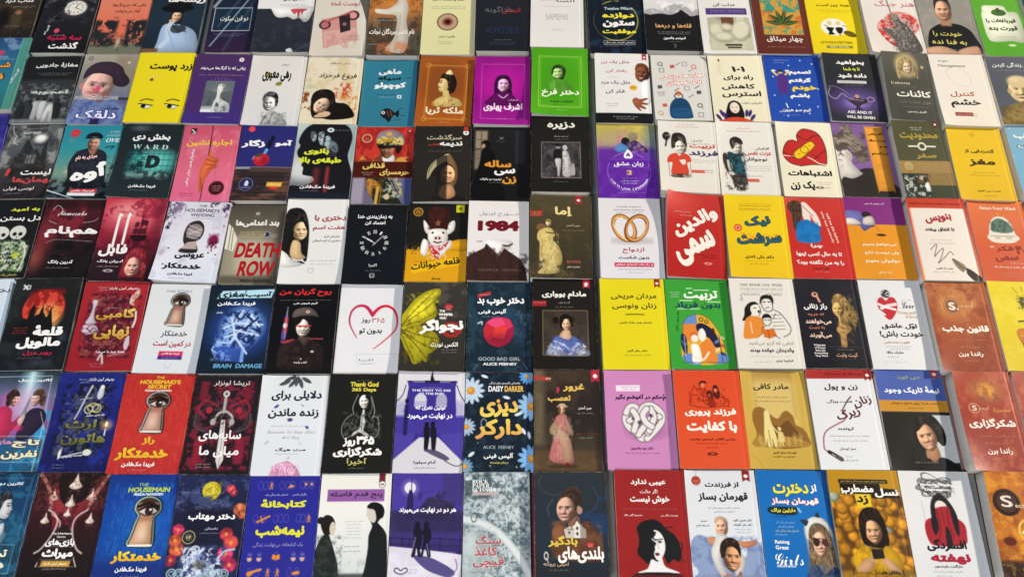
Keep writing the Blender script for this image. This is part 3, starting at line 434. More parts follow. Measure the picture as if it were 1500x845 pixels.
@bk('6 385 310 655 340 760 750 440 745', 38, 'olive grey book with a blonde woman above a white title')
def _(p):
    p.bg('5c5b52', '4e4e46', '464640'); p.e(50, 20, 24, 'b0a078', 28, 5); p.g('28 36 30 14 44 8 60 10 70 24 72 40 58 34 44 34 34 42', 'c4b288'); p.head(52, 23, 20, 'dcc4a4', .1, -6, -1, '4a3420', '9a5a4a', .9, .9); p.hair('32 40 32 18 44 9 58 10 68 20 70 38 64 36 62 22 54 16 46 18 42 30 40 40', 'b8a070', 'e0d0a0', .3); p.r(0, 40, 100, 52, '4c4b3b', .5, 8); p.e(84, 22, 3.5, 'b8a878')
    p.t('𝐔𝐧𝐢𝐯𝐞𝐫𝐬𝐞', 32, 47, 40, 'd8d4c0', 6, .0); p.s(40, 52, 50, '998', 1); p.t('کائنات', 56, 62, 72, 'f0eee2', 14, .025); p.t('هوای شما را دارد!', 56, 74, 66, '8a8a70', 9, .0); p.s(54, 81, 56, '998', 1); p.t('گابریل برنستین', 56, 88, 40, 'e0dcc8', 5, .02)
@bk('6 668 335 1010 345 1120 780 775 780', 40, 'white book with an outlined head and black over red title')
def _(p):
    p.bg('e8e1d6', 'e9e2d6', 'e8dfd0'); p.t('Anger', 26, 10, 20, '888', 5, .0); p.t('Management', 40, 17, 50, 'aaa49a', 7, .02); p.l('30 36 26 26 34 20 50 18 60 24 68 34 64 44 52 46 44 42', 'c8c0b4', 1, .9); p.l('34 40 44 50 58 50', 'c8c0b4', .8, .9)
    p.t('کنترل', 46, 57, 44, 'b0302c', 12, .01); p.t('خشم', 48, 70, 54, '1c1a18', 18, .02); p.r(24, 82, 56, 87, '8a2c28', .9); p.s(40, 84.5, 28, 'eed', 1); p.s(58, 84, 10, '998', 2)
@bk('6 1025 355 1360 355 1490 775 1140 775', 37, 'slate grey book with a bald man in brown cloth at the right edge')
def _(p):
    p.bg('5a5e66', '54585f', '5c6068'); p.t('هنر زندگی کردن', 46, 13, 72, 'e6e6e4', 11, .035); p.s(44, 21, 56, 'bbb', 1); p.g('4 100 10 80 30 70 60 72 80 100', '8a7646'); p.n('5c4c2a', 8, .45, .65, .6, (0, 72, 80, 100)); p.head(48, 50, 42, 'cdb98e', .15, 4, -1, '3a2c18', '8a6444', .1, 1.0); p.e(48, 38, 20, 'd2be94', 14, 2); p.e(42, 35, 8, 'e4d4ac', 5, 3, .7); p.e(28, 52, 4, 'b8a47c', 6)

# ================================================================ third row
@bk('cA -340 -8 70 -8 -50 500 -470 500', 20, 'indigo book cut off by the left edge of the picture')
def _(p):
    p.bg('2c2a6c', '34308a', '2a2870'); p.n('5a54b0', 20, .5, .8, .5); p.s(40, 50, 40, 'cce', 2)
@bk('cA 60 60 465 65 345 605 -75 600', 18, 'grey book with a haunted house, pale moon and lightning')
def _(p):
    p.bg('5e6063', '55585b', '3a3a3c', '2a2426'); p.n('a8aaa8', 24, .45, .75, .7, (0, 0, 100, 60)); p.n('2a2c2e', 20, .5, .75, .7, (0, 0, 100, 50)); p.e(63, 20, 11, 'd8dad8', 9, 3); p.e(63, 19, 8, 'f4f4f0', 5, 1); p.l('8 2 12 12 18 16 16 24 24 28', 'e0e2e4', 1)
    p.g('22 60 24 44 32 40 38 24 42 20 50 30 56 36 62 34 70 44 72 30 76 22 80 40 84 60 84 74 22 74', '2a2b2c', sm=0); p.r(46, 42, 62, 54, '8f8f86', .8, 3); p.l('50 42 50 54', '2a2b2c', 1.4); p.l('56 42 56 54', '2a2b2c', 1.4); p.n('4a4c4c', 7, .5, .7, .6, (22, 34, 82, 62)); p.n('201c1e', 14, .4, .7, .8, (0, 60, 100, 100))
    p.t('LUCY FOLEY', 46, 12, 30, 'e0e0de', 4.5); p.s(46, 6, 58, '999', 1); p.l('22 62 20 68', 'c04a44', 6); p.t('لیست', 70, 66, 52, 'f4f2f0', 14, .035); p.t('مهمان‌ها', 70, 76, 74, 'c04a48', 14, .04); p.t('لوسی فولی', 48, 87, 52, 'd8d8d6', 8, .015); p.s(40, 93, 28, 'aaa', 1)
@bk('cA 480 68 895 75 785 610 340 600', 20, 'turquoise book with a grumpy man in a flat cap and dark coat', 'bl:5')
def _(p):
    p.bg('2a8496', '3a8f98', '7a9488', '3c4a50'); p.n('d8c8a0', 22, .5, .75, .7, (0, 36, 40, 66)); p.n('2c3438', 14, .42, .6, .8, (60, 44, 100, 78)); p.n('1f2a38', 16, .4, .65, .9, (0, 74, 100, 100)); p.e(20, 11, 8.4, 'c03c48'); p.s(20, 11, 12, 'e89', 2, .7); p.s(18, 20, 14, 'cde', 2, .6)
    p.t('𝐴 𝑀𝐴𝑁', 88, 9, 18, 'd0e0e0', 4, 0); p.t('𝐶𝐴𝐿𝐿𝐸𝐷', 87, 14, 22, 'd0e0e0', 4.5, 0); p.t('𝑂𝑉𝐸', 88, 21, 24, 'f4f8f8', 8, .01)
    p.g('30 38 44 33 56 31 70 34 82 40 86 56 86 84 30 84 26 70 22 54', '1f222a'); p.n('343a44', 7, .5, .7, .5, (26, 36, 86, 84)); p.g('50 32 62 30 66 32 60 44 54 40', '9a6a5a'); p.head(56, 25.5, 20, 'bb8f7a', -.2, 0, 1, '1c1614', '7a443c', 0, 1.3, stern=1); p.g('40 15 46 11 58 10 68 14 68 18 54 16 44 18', '14171d'); p.l('40 18 68 18', '14171d', 2.4)
    p.n('10141a', 10, .4, .55, .9, (0, 78, 100, 100)); p.l('0 90 20 94 46 100', 'dfe8f2', 3, .8, w2=1); p.t('مردی به نام', 50, 45, 36, 'f0e4e4', 11, .02, o='a8323c', ow=.05, r=-8)
    p.t('اُوه', 60, 66, 60, 'f8f6f4', 36, .05, r=-14); p.g('36 87 82 87 80 92 36 92', 'b83a44', sm=0); p.t('فردریک بکمن', 58, 89.5, 38, 'f4e8e8', 5, .02); p.g('34 92 80 92 79 96 34 96', 'e4e6e8', sm=0)
    p.l('78 31 92 29 88 33', '14242a', 2)
@bk('cA 905 55 1330 70 1240 615 775 580', 24, 'black green book with a glowing tiled wall and a large letter', 'bl:8')
def _(p):
    p.bg('1d2629', '1f282b', '212b2e'); p.e(28, 6, 12, '6a7476', 5, 4, .7); p.t('بخش دی', 50, 19, 62, 'f0f2f0', 15, .045); p.t('𝐖 𝐀 𝐑 𝐃', 52, 32, 58, 'b8d8d4', 9, .0)
    p.r(22, 38, 94, 66, '2f7f7c', .9, 14); p.e(64, 52, 28, '7fd8d0', 22, 12, .8)
    for y in (42, 50, 58): p.l([20, y, 98, y - 1], '123a3c', 1.2, .8, 0)
    for i in range(9): p.l([24 + i * 9, 38, 24 + i * 9, 66], '174446', .9, .6, 0)
    p.n('12292b', 10, .45, .65, .9, (10, 34, 48, 72)); p.r(20, 66, 90, 74, 'b8ece4', .5, 8); p.n('1d2629', 7, .45, .6, .8, (10, 64, 100, 80)); p.t('𝗗', 62, 52, 22, '1c2a2c', 26, .05); p.t('فریدا مک‌فادن', 54, 85, 44, 'e8eceb', 7, .03); p.s(50, 90, 30, '8a9494', 1)
@bk('cB 150 68 565 75 465 625 45 620', 22, 'pink book with a slit down the middle and a reaching hand')
def _(p):
    p.bg('c0566e', 'cc6478', 'd8708a', 'd4688c'); p.n('e08aa0', 26, .5, .8, .5); p.g('50 0 51 14 53 26 51 40 53 54 51 70 53 86 52 100', '4a1c22', sm=0); p.l('50 0 51 20 52 40 52 60 52 80 52 100', '5a1f28', 1.8, 1, 0); p.l('68 0 70 100', 'b44a68', 1, .6)
    p.g('52 40 54 34 58 36 58 42 68 44 72 48 68 52 70 56 62 60 58 66 54 72 52 82 48 90 44 78 42 66 42 56 46 48', 'cc6a44'); p.l('50 46 60 48 68 49', '7a3020', 1.3); p.l('48 52 58 53 66 54', '7a3020', 1.2); p.l('54 60 62 56', '7a3020', 1); p.l('46 70 50 84', '8a3a2a', 1.2); p.e(56, 38, 2.4, 'd87a54', 4)
    p.t('اجاره نشین', 49, 24, 80, 'ecc23a', 15, .03); p.t('پرفروش‌ترین رمان جنایی', 23, 57, 72, 'f4e8ec', 6, .03, r=-90, o='c43c60', ow=.05); p.g('12 4 22 4 22 12 12 12', '2a1c1c', sm=0); p.l('14 6 20 10', 'f4ecec', 2); p.l('14 11 20 11', 'f4ecec', 1.4)
    p.e(76, 83, 13.4, '3c1418'); p.e(76, 83, 13, '8a4a4a', ring=.8); p.s(76, 80.5, 16, 'e8a0a0', 3, .9); p.s(26, 90, 24, '7a2c48', 2, .7)
@bk('cB 575 72 970 78 900 625 480 610', 20, 'navy blue book with a red apple stabbed by a knife above dark planks')
def _(p):
    p.bg('2b2c6a', '2d2e6e', '2a2b64'); p.r(0, 56, 100, 100, '2f2728'); p.n('6a4a3a', 30, .45, .7, .8, (0, 58, 100, 100), 4); p.n('9a6a4c', 18, .55, .75, .6, (10, 66, 90, 96), 5); p.r(0, 56, 100, 59, 'a8a4ac', .9)
    for y in (69, 79, 90): p.l([0, y, 100, y - .5], '1a1416', 1.4, .8, 0)
    p.r(26, 56.5, 100, 62.5, '4c3c34')
    p.e(18, 5, 6.5, 'c8303c', 6); p.e(18, 5, 3, 'e8a0a4', 3, ring=1); p.g('50 24 57 14 62 15 60 22 55 32 50 31', '14142a'); p.g('49 31 54 32 50 39 45 38', '6aa8d8', sm=0)
    p.t('آمو', 79, 24, 30, 'f4f4f6', 14, .055); p.t('زگار', 25, 25, 42, 'f4f4f6', 16, .055); p.e(44, 46.5, 14.5, 'b02434', 12.5); p.e(38, 44, 5, 'dc5a64', 5, 3, .7); p.e(50, 49, 7, '7c1422', 8, 4, .5); p.g('32 40 38 38 44 41 36 43', '3c4a34'); p.l('28 46 30 42', 'fff', 1.6, .6)
    p.e(24, 79, 13, '26264e'); p.e(24, 79, 12, '8a8ab0', ring=.9); p.g('21 80 24 74 28 76 27 81', 'dcdcea'); p.s(24, 83, 15, 'e8e8f4', 1); p.g('61 76 88 76 86 82 60 82', 'd8a832', sm=0); p.t('فریدا مک‌فادن', 74, 79, 22, 'f8f0e0', 4, .02); p.g('66 82 82 82 81 85 66 85', 'c83a34', sm=0); p.s(64, 92, 26, 'b8a090', 1)
@bk('cB 980 55 1405 70 1355 605 905 600', 19, 'book with a black silhouette of a veiled head showing barred windows')
def _(p):
    p.bg('b9c6c4', 'a8b4b2', 'c0c4c2', '1c222c'); p.r(80, 0, 100, 50, '8fa4a6', .7, 10); p.e(20, 60, 22, 'd8dad8', 22, 8, .8)
    p.g('4 38 8 30 4 24 10 10 24 0 56 -4 84 2 94 16 92 32 90 44 98 62 104 80 104 104 -4 104 0 84 20 84 38 78 36 72 24 70 18 68 18 60 14 56 16 51 8 46', '17161c')
    p.g('24 10 32 12 33 22 28 24 23 18', 'aebcc0', sm=1); p.g('37 12 46 12 46 30 38 24', 'b8c6ca'); p.g('49 17 58 19 57 36 49 32', 'a0b0b4'); p.g('60 22 70 28 72 38 60 37', '6a7a80'); p.l('35 11 35 30', '111', 2); p.l('47 12 47 34', '111', 2); p.n('17161c', 8, .5, .6, .6, (20, 8, 76, 40))
    p.r(36, 60, 46, 90, '8f3434', .6, 8); p.r(56, 58, 62, 92, 'a83c38', .8, 4); p.e(56, 8, 6, 'dfe4e2', 4.6); p.e(56, 8, 2.5, '455', 2); p.s(76, 8, 24, '9aa', 1)
    p.t('بانوی', 37, 38, 42, 'd8e03c', 13, .06); p.t('طبقه‌ی بالا', 44, 50, 72, 'd8e03c', 14, .06); p.t('فریدا مک‌فادن', 46, 85, 58, 'f0f0f0', 8, .03); p.s(34, 90, 30, '889', 1); p.r(0, 92, 100, 100, '1a2230', .7, 4); p.s(62, 40, 18, '889', 2)
@bk('cC 215 80 630 90 605 645 165 640', 14, 'red book with a uniformed officer in a peaked cap and medals')
def _(p):
    p.bg('a02824', '8c241e', '7a2018'); p.n('d0463c', 26, .45, .75, .7, (0, 0, 100, 45), .4); p.r(44, 0, 62, 40, 'c8443c', .5, 10); p.e(18, 15, 8, 'd8b89a', 7.6, ring=1.6); p.s(18, 15, 9, 'e0c8b0', 3, .8, 1.6, 3)
    p.g('30 44 40 38 52 36 66 38 84 44 90 48 8 48 8 44', '7a3c28'); p.n('d0a04c', 7, .5, .62, .9, (6, 39, 92, 48)); p.g('48 38 56 42 66 37 68 46 50 46', 'e8e4e0'); p.head(54, 30, 24, '94694f', -.5, 0, 1, '1a100c', '5a342a', 0, 1.2, stern=1); p.hair('68 24 74 22 79 26 77 33 71 35', '16100e'); p.g('40 20 36 24 42 27 60 28 76 26 80 22 70 18', '1c1614'); p.g('70 24 80 24 78 32 70 34', '1c1412'); p.e(46, 27, 8, '16100f', 3); p.l('46 36 58 37', '4a2a22', 1.8)
    p.g('34 18 38 8 50 4 66 4 80 10 83 18 80 24 60 20 42 22', '8c7c86'); p.g('36 18 44 14 62 14 78 19 80 24 60 20 40 23', 'a88c40'); p.n('e8d890', 5, .5, .65, .8, (36, 12, 82, 24)); p.e(56, 9, 5, 'c8a850', 4)
    p.r(-1, 46, 101, 67, '43170f'); p.t('حرمسرای', 70, 60, 50, 'dcc068', 13, .045); p.t('قذافی', 34, 52, 38, 'dcc068', 13, .045); p.s(24, 60, 20, 'cba', 2, .8)
    p.r(-1, 67, 101, 101, '6a6478'); p.r(0, 67, 20, 100, 'a49cac', .9, 4); p.g('22 67 60 67 86 100 40 100', '20251c', sm=0); p.n('b8bca4', 5, .52, .66, .9, (52, 67, 84, 92)); p.g('24 72 30 68 46 74 52 84 46 84 36 80 34 92 28 84', 'b4803c'); p.n('6a4418', 4, .5, .6, .6, (22, 68, 52, 92)); p.l('44 80 42 100', 'c8a050', 5); p.l('50 84 48 100', '7a5a28', 2); p.l('70 68 84 84 90 100', 'b8a860', 2); p.l('64 68 80 88', '24281c', 2); p.e(60, 91, 5, 'c8b890'); p.r(86, 67, 101, 101, '3c4a7c', .8, 3); p.rib(88, 7, 8, 'b03028')
@bk('cC 640 75 1048 78 1048 625 612 622', 24, 'charcoal book with a half lit woman under a wide pale hat')
def _(p):
    p.bg('25221f', '292522', '231f1d'); p.t('سرگذشت', 52, 16, 62, 'b0a890', 13, .03); p.t('ندیمه', 64, 25, 40, 'e8e6e0', 11, .05); p.t('کتاب', 34, 25.5, 20, 'a83c30', 6, .04); p.s(54, 34, 60, '5a544c', 1, 1, 3.4)
    p.g('26 70 28 60 36 50 48 43 60 38 60 48 46 54 34 62', 'b8ae88'); p.g('30 68 36 58 46 52 60 48 60 58 44 66', '1f1c1a'); p.l('25 71 26 60 34 50 48 42 60 38', 'cfc79e', 1.2); p.g('60 40 68 44 76 56 76 74 60 86', '7a5c3c'); p.e(59, 64, 13, '1d1918', 19); p.g('52 80 68 80 70 90 50 90', 'b88860'); p.head(59.5, 65, 25, 'dcae84', 0, 0, 1, '2a1810', 'a84838', 0, 1.7); p.cg('40 40 59 40 59 90 40 90', 0); p.r(0, 40, 100, 100, '1a1614', .72); p.nc(); p.g('52 80 68 80 74 92 60 97 46 92', 'c8966c'); p.r(44, 78, 59, 98, '25211f', .8, 2); p.g('40 92 60 98 80 92 90 100 34 100', '1c1917')
    p.e(90, 9, 5, 'f0ece8'); p.r(86, 0, 94, 7, 'a83c28'); p.e(90, 9, 2, '443', 1.4)
@bk('cC 1060 80 1480 85 1472 620 1040 615', 18, 'black book with a dark dressed woman by a lit window and orange title')
def _(p):
    p.bg('1f1e20', '1a191b', '141315'); p.r(2, 4, 26, 60, '4a4038', .9, 3); p.r(4, 6, 24, 30, '9a8e78', .9, 1); p.r(4, 32, 24, 58, '8a7e6c', .8, 1); p.l('14 4 14 60', '5a5044', 2, 1, 0); p.l('2 18 25 18', '5a5044', 1.4, 1, 0); p.l('2 44 25 44', '5a5044', 1.4, 1, 0); p.r(74, 4, 90, 50, '33343a', .7, 4)
    p.e(22, 24, 8, '0c0b0c', 8); p.e(18, 27, 3.5, 'b08a74', 5); p.g('16 32 26 28 36 36 44 58 52 78 54 100 0 100 4 74 12 50', '0e0d0f'); p.l('46 14 52 17', 'aaa', 1.2, .7); p.l('52 14 46 17', 'aaa', 1.2, .7); p.s(48, 20, 16, '778', 1)
    p.t('ساله', 44, 51, 46, 'e0962c', 14, .05); p.t('سی', 56, 62, 36, 'f0efec', 14, .045); p.t('زن', 64, 73, 24, 'e0962c', 15, .045); p.t('اونوره دو بالزاک', 32, 72, 36, 'e4e2de', 5, .02); p.s(42, 76, 26, '998', 1); p.s(64, 79, 26, '5a564e', 1)
@bk('cD 290 -5 705 0 725 555 285 550', 34, 'black book with a grey framed photograph of a standing couple')
def _(p):
    p.bg('1d1b19', '1f1d1b', '1b1917'); p.t('دزیره', 52, 14, 48, 'ece8da', 15, .03); p.t('آن ماری سلینکو', 52, 28, 24, 'bbb', 4, .01); p.s(52, 32, 24, '887', 1); p.r(18, 36, 84, 82, '3f3c3e'); p.n('242224', 16, .42, .7, .8, (18, 36, 84, 82)); p.n('6a6668', 12, .55, .75, .5, (18, 36, 84, 82)); p.fr(18, 36, 84, 82, '9a8e84', 1)
    p.e(46, 42, 4, '8a8486', 5); p.e(46, 39.5, 6, '17161a', 3); p.g('40 46 52 46 54 58 52 66 40 66 38 56', '1a191c'); p.g('41 58 51 58 50 70 48 80 45 80 44 70 42 66', 'bdb9b8'); p.e(58, 43, 4, 'c4bebc', 5); p.g('54 48 62 48 66 58 68 79 54 79 54 60', 'c8c4c2'); p.n('8c8888', 4, .5, .65, .6, (52, 48, 70, 80)); p.e(71, 66, 3, '989494', 4); p.g('68 68 74 68 74 78 68 78', 'aaa6a4'); p.s(50, 87, 24, '5a544e', 1, 1, 3)
@bk('cD 762 55 1195 52 1222 600 782 600', 14, 'violet book with two embracing people under a rainbow sky')
def _(p):
    p.bg('b9ac52', 'b0a27c', '7a6aa0', '5c2a94', '54238c'); p.n('d8c060', 24, .45, .75, .7, (40, 0, 100, 30)); p.n('c87a9c', 20, .5, .75, .6, (0, 10, 60, 36)); p.r(0, 34, 100, 101, '5f2a96', .9, 10); p.n('7a44b4', 22, .5, .8, .5, (0, 40, 100, 100)); p.e(96, 20, 14, '4a6a8a', 34, 8, .5)
    p.e(62, 19, 8, '8a7a64', 9); p.e(61, 17, 7, '9c8c74', 6, 2, .7); p.e(49, 26, 7.5, '1c1a26', 9); p.g('52 30 64 24 74 28 86 38 78 40 66 36 58 40', '3c2c5c'); p.g('30 36 38 28 48 30 54 34 52 40 36 40', '5a86bc'); p.n('d8a8c0', 6, .5, .65, .5, (52, 26, 80, 40))
    p.e(52, 66, 36, 'c8a8e0', 38, ring=.9, a=.7); p.r(20, 48, 85, 60, '602a98'); p.l('20 49.5 86 49.5', 'c0a8dc', .7, .8, 0); p.l('20 60 84 60', 'c0a8dc', .7, .8, 0); p.t('۵', 52, 42.5, 15, 'f4f0f8', 18, .03); p.t('زبان عشق', 52, 56, 50, 'f4eef8', 11, .035); p.r(48, 64, 56, 70, 'd0b090'); p.e(50, 67, 2.6, '8a5a6a'); p.s(52, 74, 26, 'b89ad8', 1); p.s(52, 78, 30, 'e8def4', 2, .9)
    for i, ch in enumerate('The 5 Love Languages'):
        a = math.radians(152 - i * 6.6); x = 52 + 33 * math.cos(a); y = 66 + 34 * math.sin(a) / A
        if ch != ' ': p.t(ch, x, y, 2.6 if ch not in 'T5LgnuavoeL' else 3.4, 'e8dcf4', 0, .02, r=90 - math.degrees(a))
    p.s(54, 93, 48, 'a88cc8', 1)
@bk('cE 5 42 435 42 475 575 40 540', 25, 'white book with a sketched pigtailed girl in a red shirt', 'bl:7')
def _(p):
    p.flat = True
    p.bg('e4e0d8', 'e2ded5', 'e0dad0'); p.s(50, 4.5, 28, 'c4523c', 1); p.s(50, 8, 40, 'c4523c', 1, 1); p.e(14, 22, 7, '26221f', 9); p.n('e4e0d8', 5, .55, .65, .5, (6, 14, 22, 32)); p.g('22 26 26 18 38 17 46 22 48 32 46 44 42 38 38 28 30 28 26 36 22 40', '2a2623'); p.head(37, 37.5, 20, 'd9d2c8', 0, -4, -1, '222', '6a6460', .8, .9, 'f4f0ea'); p.hair('24 38 25 27 36 21 46 25 49 36 44 33 38 28 30 31 28 38', '2a2623', '8a847c', .5); p.l('14 28 12 36', '26221f', 3)
    p.g('20 48 30 46 34 50 42 46 52 50 54 58 47 60 48 76 20 77 22 60 14 60 14 54', 'c94a36'); p.g('34 56 34 56 44 55 44 61 39 62', 'e8e0d8'); p.g('20 76 48 75 50 80 20 80', '4a3428'); p.l('16 60 16 78', '99918a', 1.4); p.l('52 60 53 78', '99918a', 1.4); p.n('e2ded5', 6, .5, .6, .6, (14, 76, 54, 84))
    p.t('کامل', 66, 28, 20, '666', 6, .0); p.t('تربیت', 75, 36, 44, 'c8443a', 10, .045); p.t('فرزند', 76, 46, 50, '332c66', 13, .045); p.s(76, 55, 42, '998', 2, .5); p.g('54 69 76 69 76 73 54 73', 'c8503c', sm=0); p.s(65, 71, 18, 'f4d8cc', 1); p.s(84, 69, 14, '776', 2, .6); p.s(68, 32, 40, '555', 1)
@bk('cE 440 45 855 45 905 580 480 580', 18, 'white book with a sketched smiling boy in a teal shirt carrying a bag')
def _(p):
    p.flat = True
    p.bg('e5e1da', 'e3dfd7', 'e0dcd2'); p.s(48, 9, 22, 'c4523c', 1); p.s(48, 13, 58, 'c4523c', 1, 1); p.g('22 30 24 24 32 21 40 24 44 30 40 32 34 29 28 33 25 38', '2a2623'); p.head(35, 37, 15, 'd2cabf', .4, 6, -1, '222', '6a6460', .6, 1.0, 'f4f0ea'); p.hair('25 38 24 27 32 21 42 24 45 31 38 31 32 29 29 36', '2a2623', '8a847c', .8); p.n('2a2623', 4, .5, .6, .5, (24, 24, 42, 36))
    p.g('8 46 14 44 18 52 22 66 14 68 8 58', '3a3631'); p.g('18 42 28 44 38 46 42 58 44 66 44 76 24 74 22 60 16 52', '2f5a66'); p.n('22404a', 6, .5, .65, .6, (16, 42, 46, 76)); p.l('16 54 18 66 26 74', 'cfc6ba', 4); p.g('22 74 44 74 46 88 40 93 24 92', '4c4843'); p.n('1f1d1b', 5, .5, .65, .7, (10, 44, 46, 94)); p.n('e3dfd7', 5, .55, .65, .7, (14, 86, 50, 97))
    p.t('افزایش', 78, 37, 24, '444', 6, .01); p.t('عزت نفس', 70, 44, 46, 'c03c3c', 10, .02); p.t('نوجوانان', 64, 52, 40, '2c2a28', 9, .02); p.s(68, 61, 44, '998', 3, .5); p.s(60, 74, 26, '776', 1, .6); p.g('46 78 66 78 66 82 46 82', 'c0503c', sm=0); p.s(56, 80, 16, 'f4d8cc', 1)
@bk('cE 862 48 1275 50 1365 600 945 580', 20, 'cream book with a cracked red heart mended by a yellow plaster')
def _(p):
    p.flat = True
    p.bg('ebe5cf', 'e9e3cb', 'e6dfc6'); q = '36 60 18 56 8 46 10 36 18 27 28 25 36 27 36 18 46 10 58 10 72 14 80 22 84 34 84 46 80 58 70 58 56 58'
    p.g(q, 'b8302e'); p.l(q + ' 36 60', '2a1412', 1.4); p.l('36 18 46 23 56 24 62 20 76 18', '2a1412', 1.2); p.l('8 46 24 47 32 48', 'efe6d4', 1.6); p.l('50 48 60 52 68 56 80 58', 'efe6d4', 1.8); p.l('84 38 72 44 62 50', '2a1412', 1.2); p.l('10 42 30 50', '2a1412', 1.2); p.l('58 44 70 50', '2a1412', 1)
    p.g('26 46 30 40 56 27 64 29 64 34 40 49 30 50', 'e8c030'); p.l('26 46 30 40 56 27 64 29 64 34 40 49 30 50 26 46', '4a3a14', 1.2); p.e(46, 38, 7, '6a5218', ring=1.1); p.e(36, 44, 1.2, '8a6a20'); p.e(56, 32, 1.2, '8a6a20')
    p.t('اشتباهات', 50, 70, 76, '1c1915', 13, .05); p.t('یک زن', 34, 86, 42, '1c1915', 18, .05); p.s(72, 81, 28, '777', 2, .6); p.s(70, 88, 24, '333', 1); p.e(63, 88, 5.5, '333', 1.8, ring=1)
@bk('cF 85 48 480 48 600 590 175 590', 20, 'purple book with the back of a woman with tied up hair and an orange label')
def _(p):
    p.bg('7f5f90', '84649a', '7a5a8c'); p.g('0 72 30 66 50 62 70 66 90 80 100 100 0 100', '2c2824'); p.g('4 36 20 34 24 46 26 56 36 66 40 70 22 76 6 74 0 76 -2 40', 'd8d2ca'); p.g('0 22 14 16 30 14 44 20 54 30 58 42 54 52 44 56 34 50 30 40 22 36 10 38 0 36', '94887c'); p.n('4a4038', 9, .45, .62, .8, (0, 14, 58, 56), 1.6); p.g('14 8 26 3 36 8 36 15 22 16', '8a7e72'); p.n('4a4038', 6, .45, .6, .7, (14, 4, 38, 16))
    p.l('0 26 20 22 40 30', '3a322c', 1); p.l('6 32 24 30 44 46', '3a322c', 1); p.e(22, 46, 6, 'c8bfb4', 9); p.l('20 42 25 46 22 51', '8a8078', 1.2); p.l('4 62 10 58', 'aaa098', 1); p.g('60 7 63 6 90 6 92 10 92 88 88 92 66 92 62 88', 'd8963c', sm=1)
    p.t('کاش وقتی', 78, 16, 28, '1c1816', 6, .03); p.t('بیست ساله', 79, 25, 30, '1c1816', 6, .03); p.t('بودم', 88, 34, 14, '1c1816', 5, .03); p.t('می‌دانستم', 79, 43, 30, '1c1816', 7, .03); p.s(80, 57, 26, 'a87838', 3, .6); p.s(78, 80, 16, 'b8843c', 2, .5)
@bk('cF 515 30 870 45 1030 600 640 595', 38, 'olive green book with a white ring between two dashes')
def _(p):
    p.bg('4c4c34', '50503a', '3c4030'); p.s(48, 9, 24, 'd8d4c0', 2, .9, 2.6); p.t('محدودیت', 50, 21, 76, 'a8943c', 15, .04); p.l('26 34 42 34', 'e8e4d8', 3, 1, 0); p.l('62 34 78 34', 'e8e4d8', 3, 1, 0); p.e(52, 34, 7, 'e8e4d8', 6.5, ring=3); p.t('صفر', 56, 47, 40, 'a8943c', 11, .04); p.r(-1, 53, 101, 69, '9c8050'); p.r(50, 69, 101, 84, '8c7448'); p.s(62, 57, 54, 'd0b88c', 3, .8, 2.4, 5); p.e(17, 60, 8.5, 'b8a070'); p.s(17, 60, 10, '7a5a30', 3)
    p.r(0, 70, 50, 100, '2c3430'); p.n('c8c8bc', 7, .55, .65, .9, (2, 72, 48, 98)); p.g('40 84 48 80 50 90 44 92', 'e8e8e0'); p.n('7a5030', 8, .5, .65, .8, (28, 70, 54, 82)); p.s(66, 74, 36, 'c0a878', 1); p.s(20, 93, 26, 'aaa', 1); p.rib(84, 9, 7, '5a1c20')
@bk('cF 915 80 1320 85 1430 615 1035 610', 30, 'mustard yellow book with a plain black title and a tiny emblem')
def _(p):
    p.bg('dcb82e', 'dfba2e', 'd8b02a'); p.e(47, 11, 4, 'a88820', ring=1); p.e(47, 11, 1.6, 'a88820'); p.t('گندزدایی از', 53, 34, 54, '4a3c14', 9, .03); p.t('مغز', 53, 50, 48, '3a2e10', 15, .05); p.s(52, 63, 40, '8a7424', 1); p.s(52, 67, 54, '8a7424', 1); p.t('آمیت جی. تازیم', 54, 88, 40, '4a3c14', 5, .02); p.s(54, 94, 22, '8a7424', 1)
@bk('cF 1345 60 1760 60 1900 600 1490 600', 30, 'pale blue book at the right edge with white title letters')
def _(p):
    p.bg('86aec0', '7fb0c8', '78a8c0'); p.n('b8d0d8', 20, .5, .8, .5); p.t('خوب', 34, 18, 46, 'eef2f0', 14, .03); p.t('باش', 34, 30, 40, 'dfe8e4', 13, .03, o='467'); p.s(50, 70, 40, 'dee', 2)

# ================================================================ fourth row
@bk('dA -90 60 320 65 195 640 -250 625', 20, 'black book with two embracing skeletons and a yellow first title line')
def _(p):
    p.bg('17181b', '191b1e', '16171a'); p.t('به امید', 70, 13, 50, 'd8dc40', 9, .04); p.t('دل بستن', 66, 25, 70, 'eeeeea', 12, .035); p.e(38, 44, 15, 'd8d8d0', 13); p.e(68, 43, 14, 'd4d4cc', 13)
    for x, y in ((34, 45), (44, 46), (63, 45), (73, 45)): p.e(x, y, 3.6, '1a1c1c', 3.6)
    for x in (38, 68): p.g([x - 1.5, 50, x, 47.6, x + 1.5, 50], '1a1c1c', sm=0); p.g([x - 8, 51.5, x + 8, 51.5, x + 6, 56, x - 6, 56], 'c8c8c0'); [p.l([x + q, 52, x + q, 55.4], '3a3c3a', .8) for q in (-5, -3, -1, 1, 3, 5)]
    p.g('20 56 50 52 84 56 88 92 20 92', '26382a'); p.n('7a9a5a', 7, .5, .62, .9, (18, 54, 92, 92)); p.n('d0d4c4', 5, .56, .64, .9, (18, 54, 92, 92))
    for i in range(5): p.l([50, 58 + i * 5, 66, 56 + i * 5.4, 80, 60 + i * 5], 'c4c8b8', 1.6, .8)
    p.e(74, 72, 5, 'b8c040'); p.l('84 56 90 74 86 90', 'd8d8d0', 2.4); p.s(60, 96, 52, 'c8c070', 1, 1, 4)
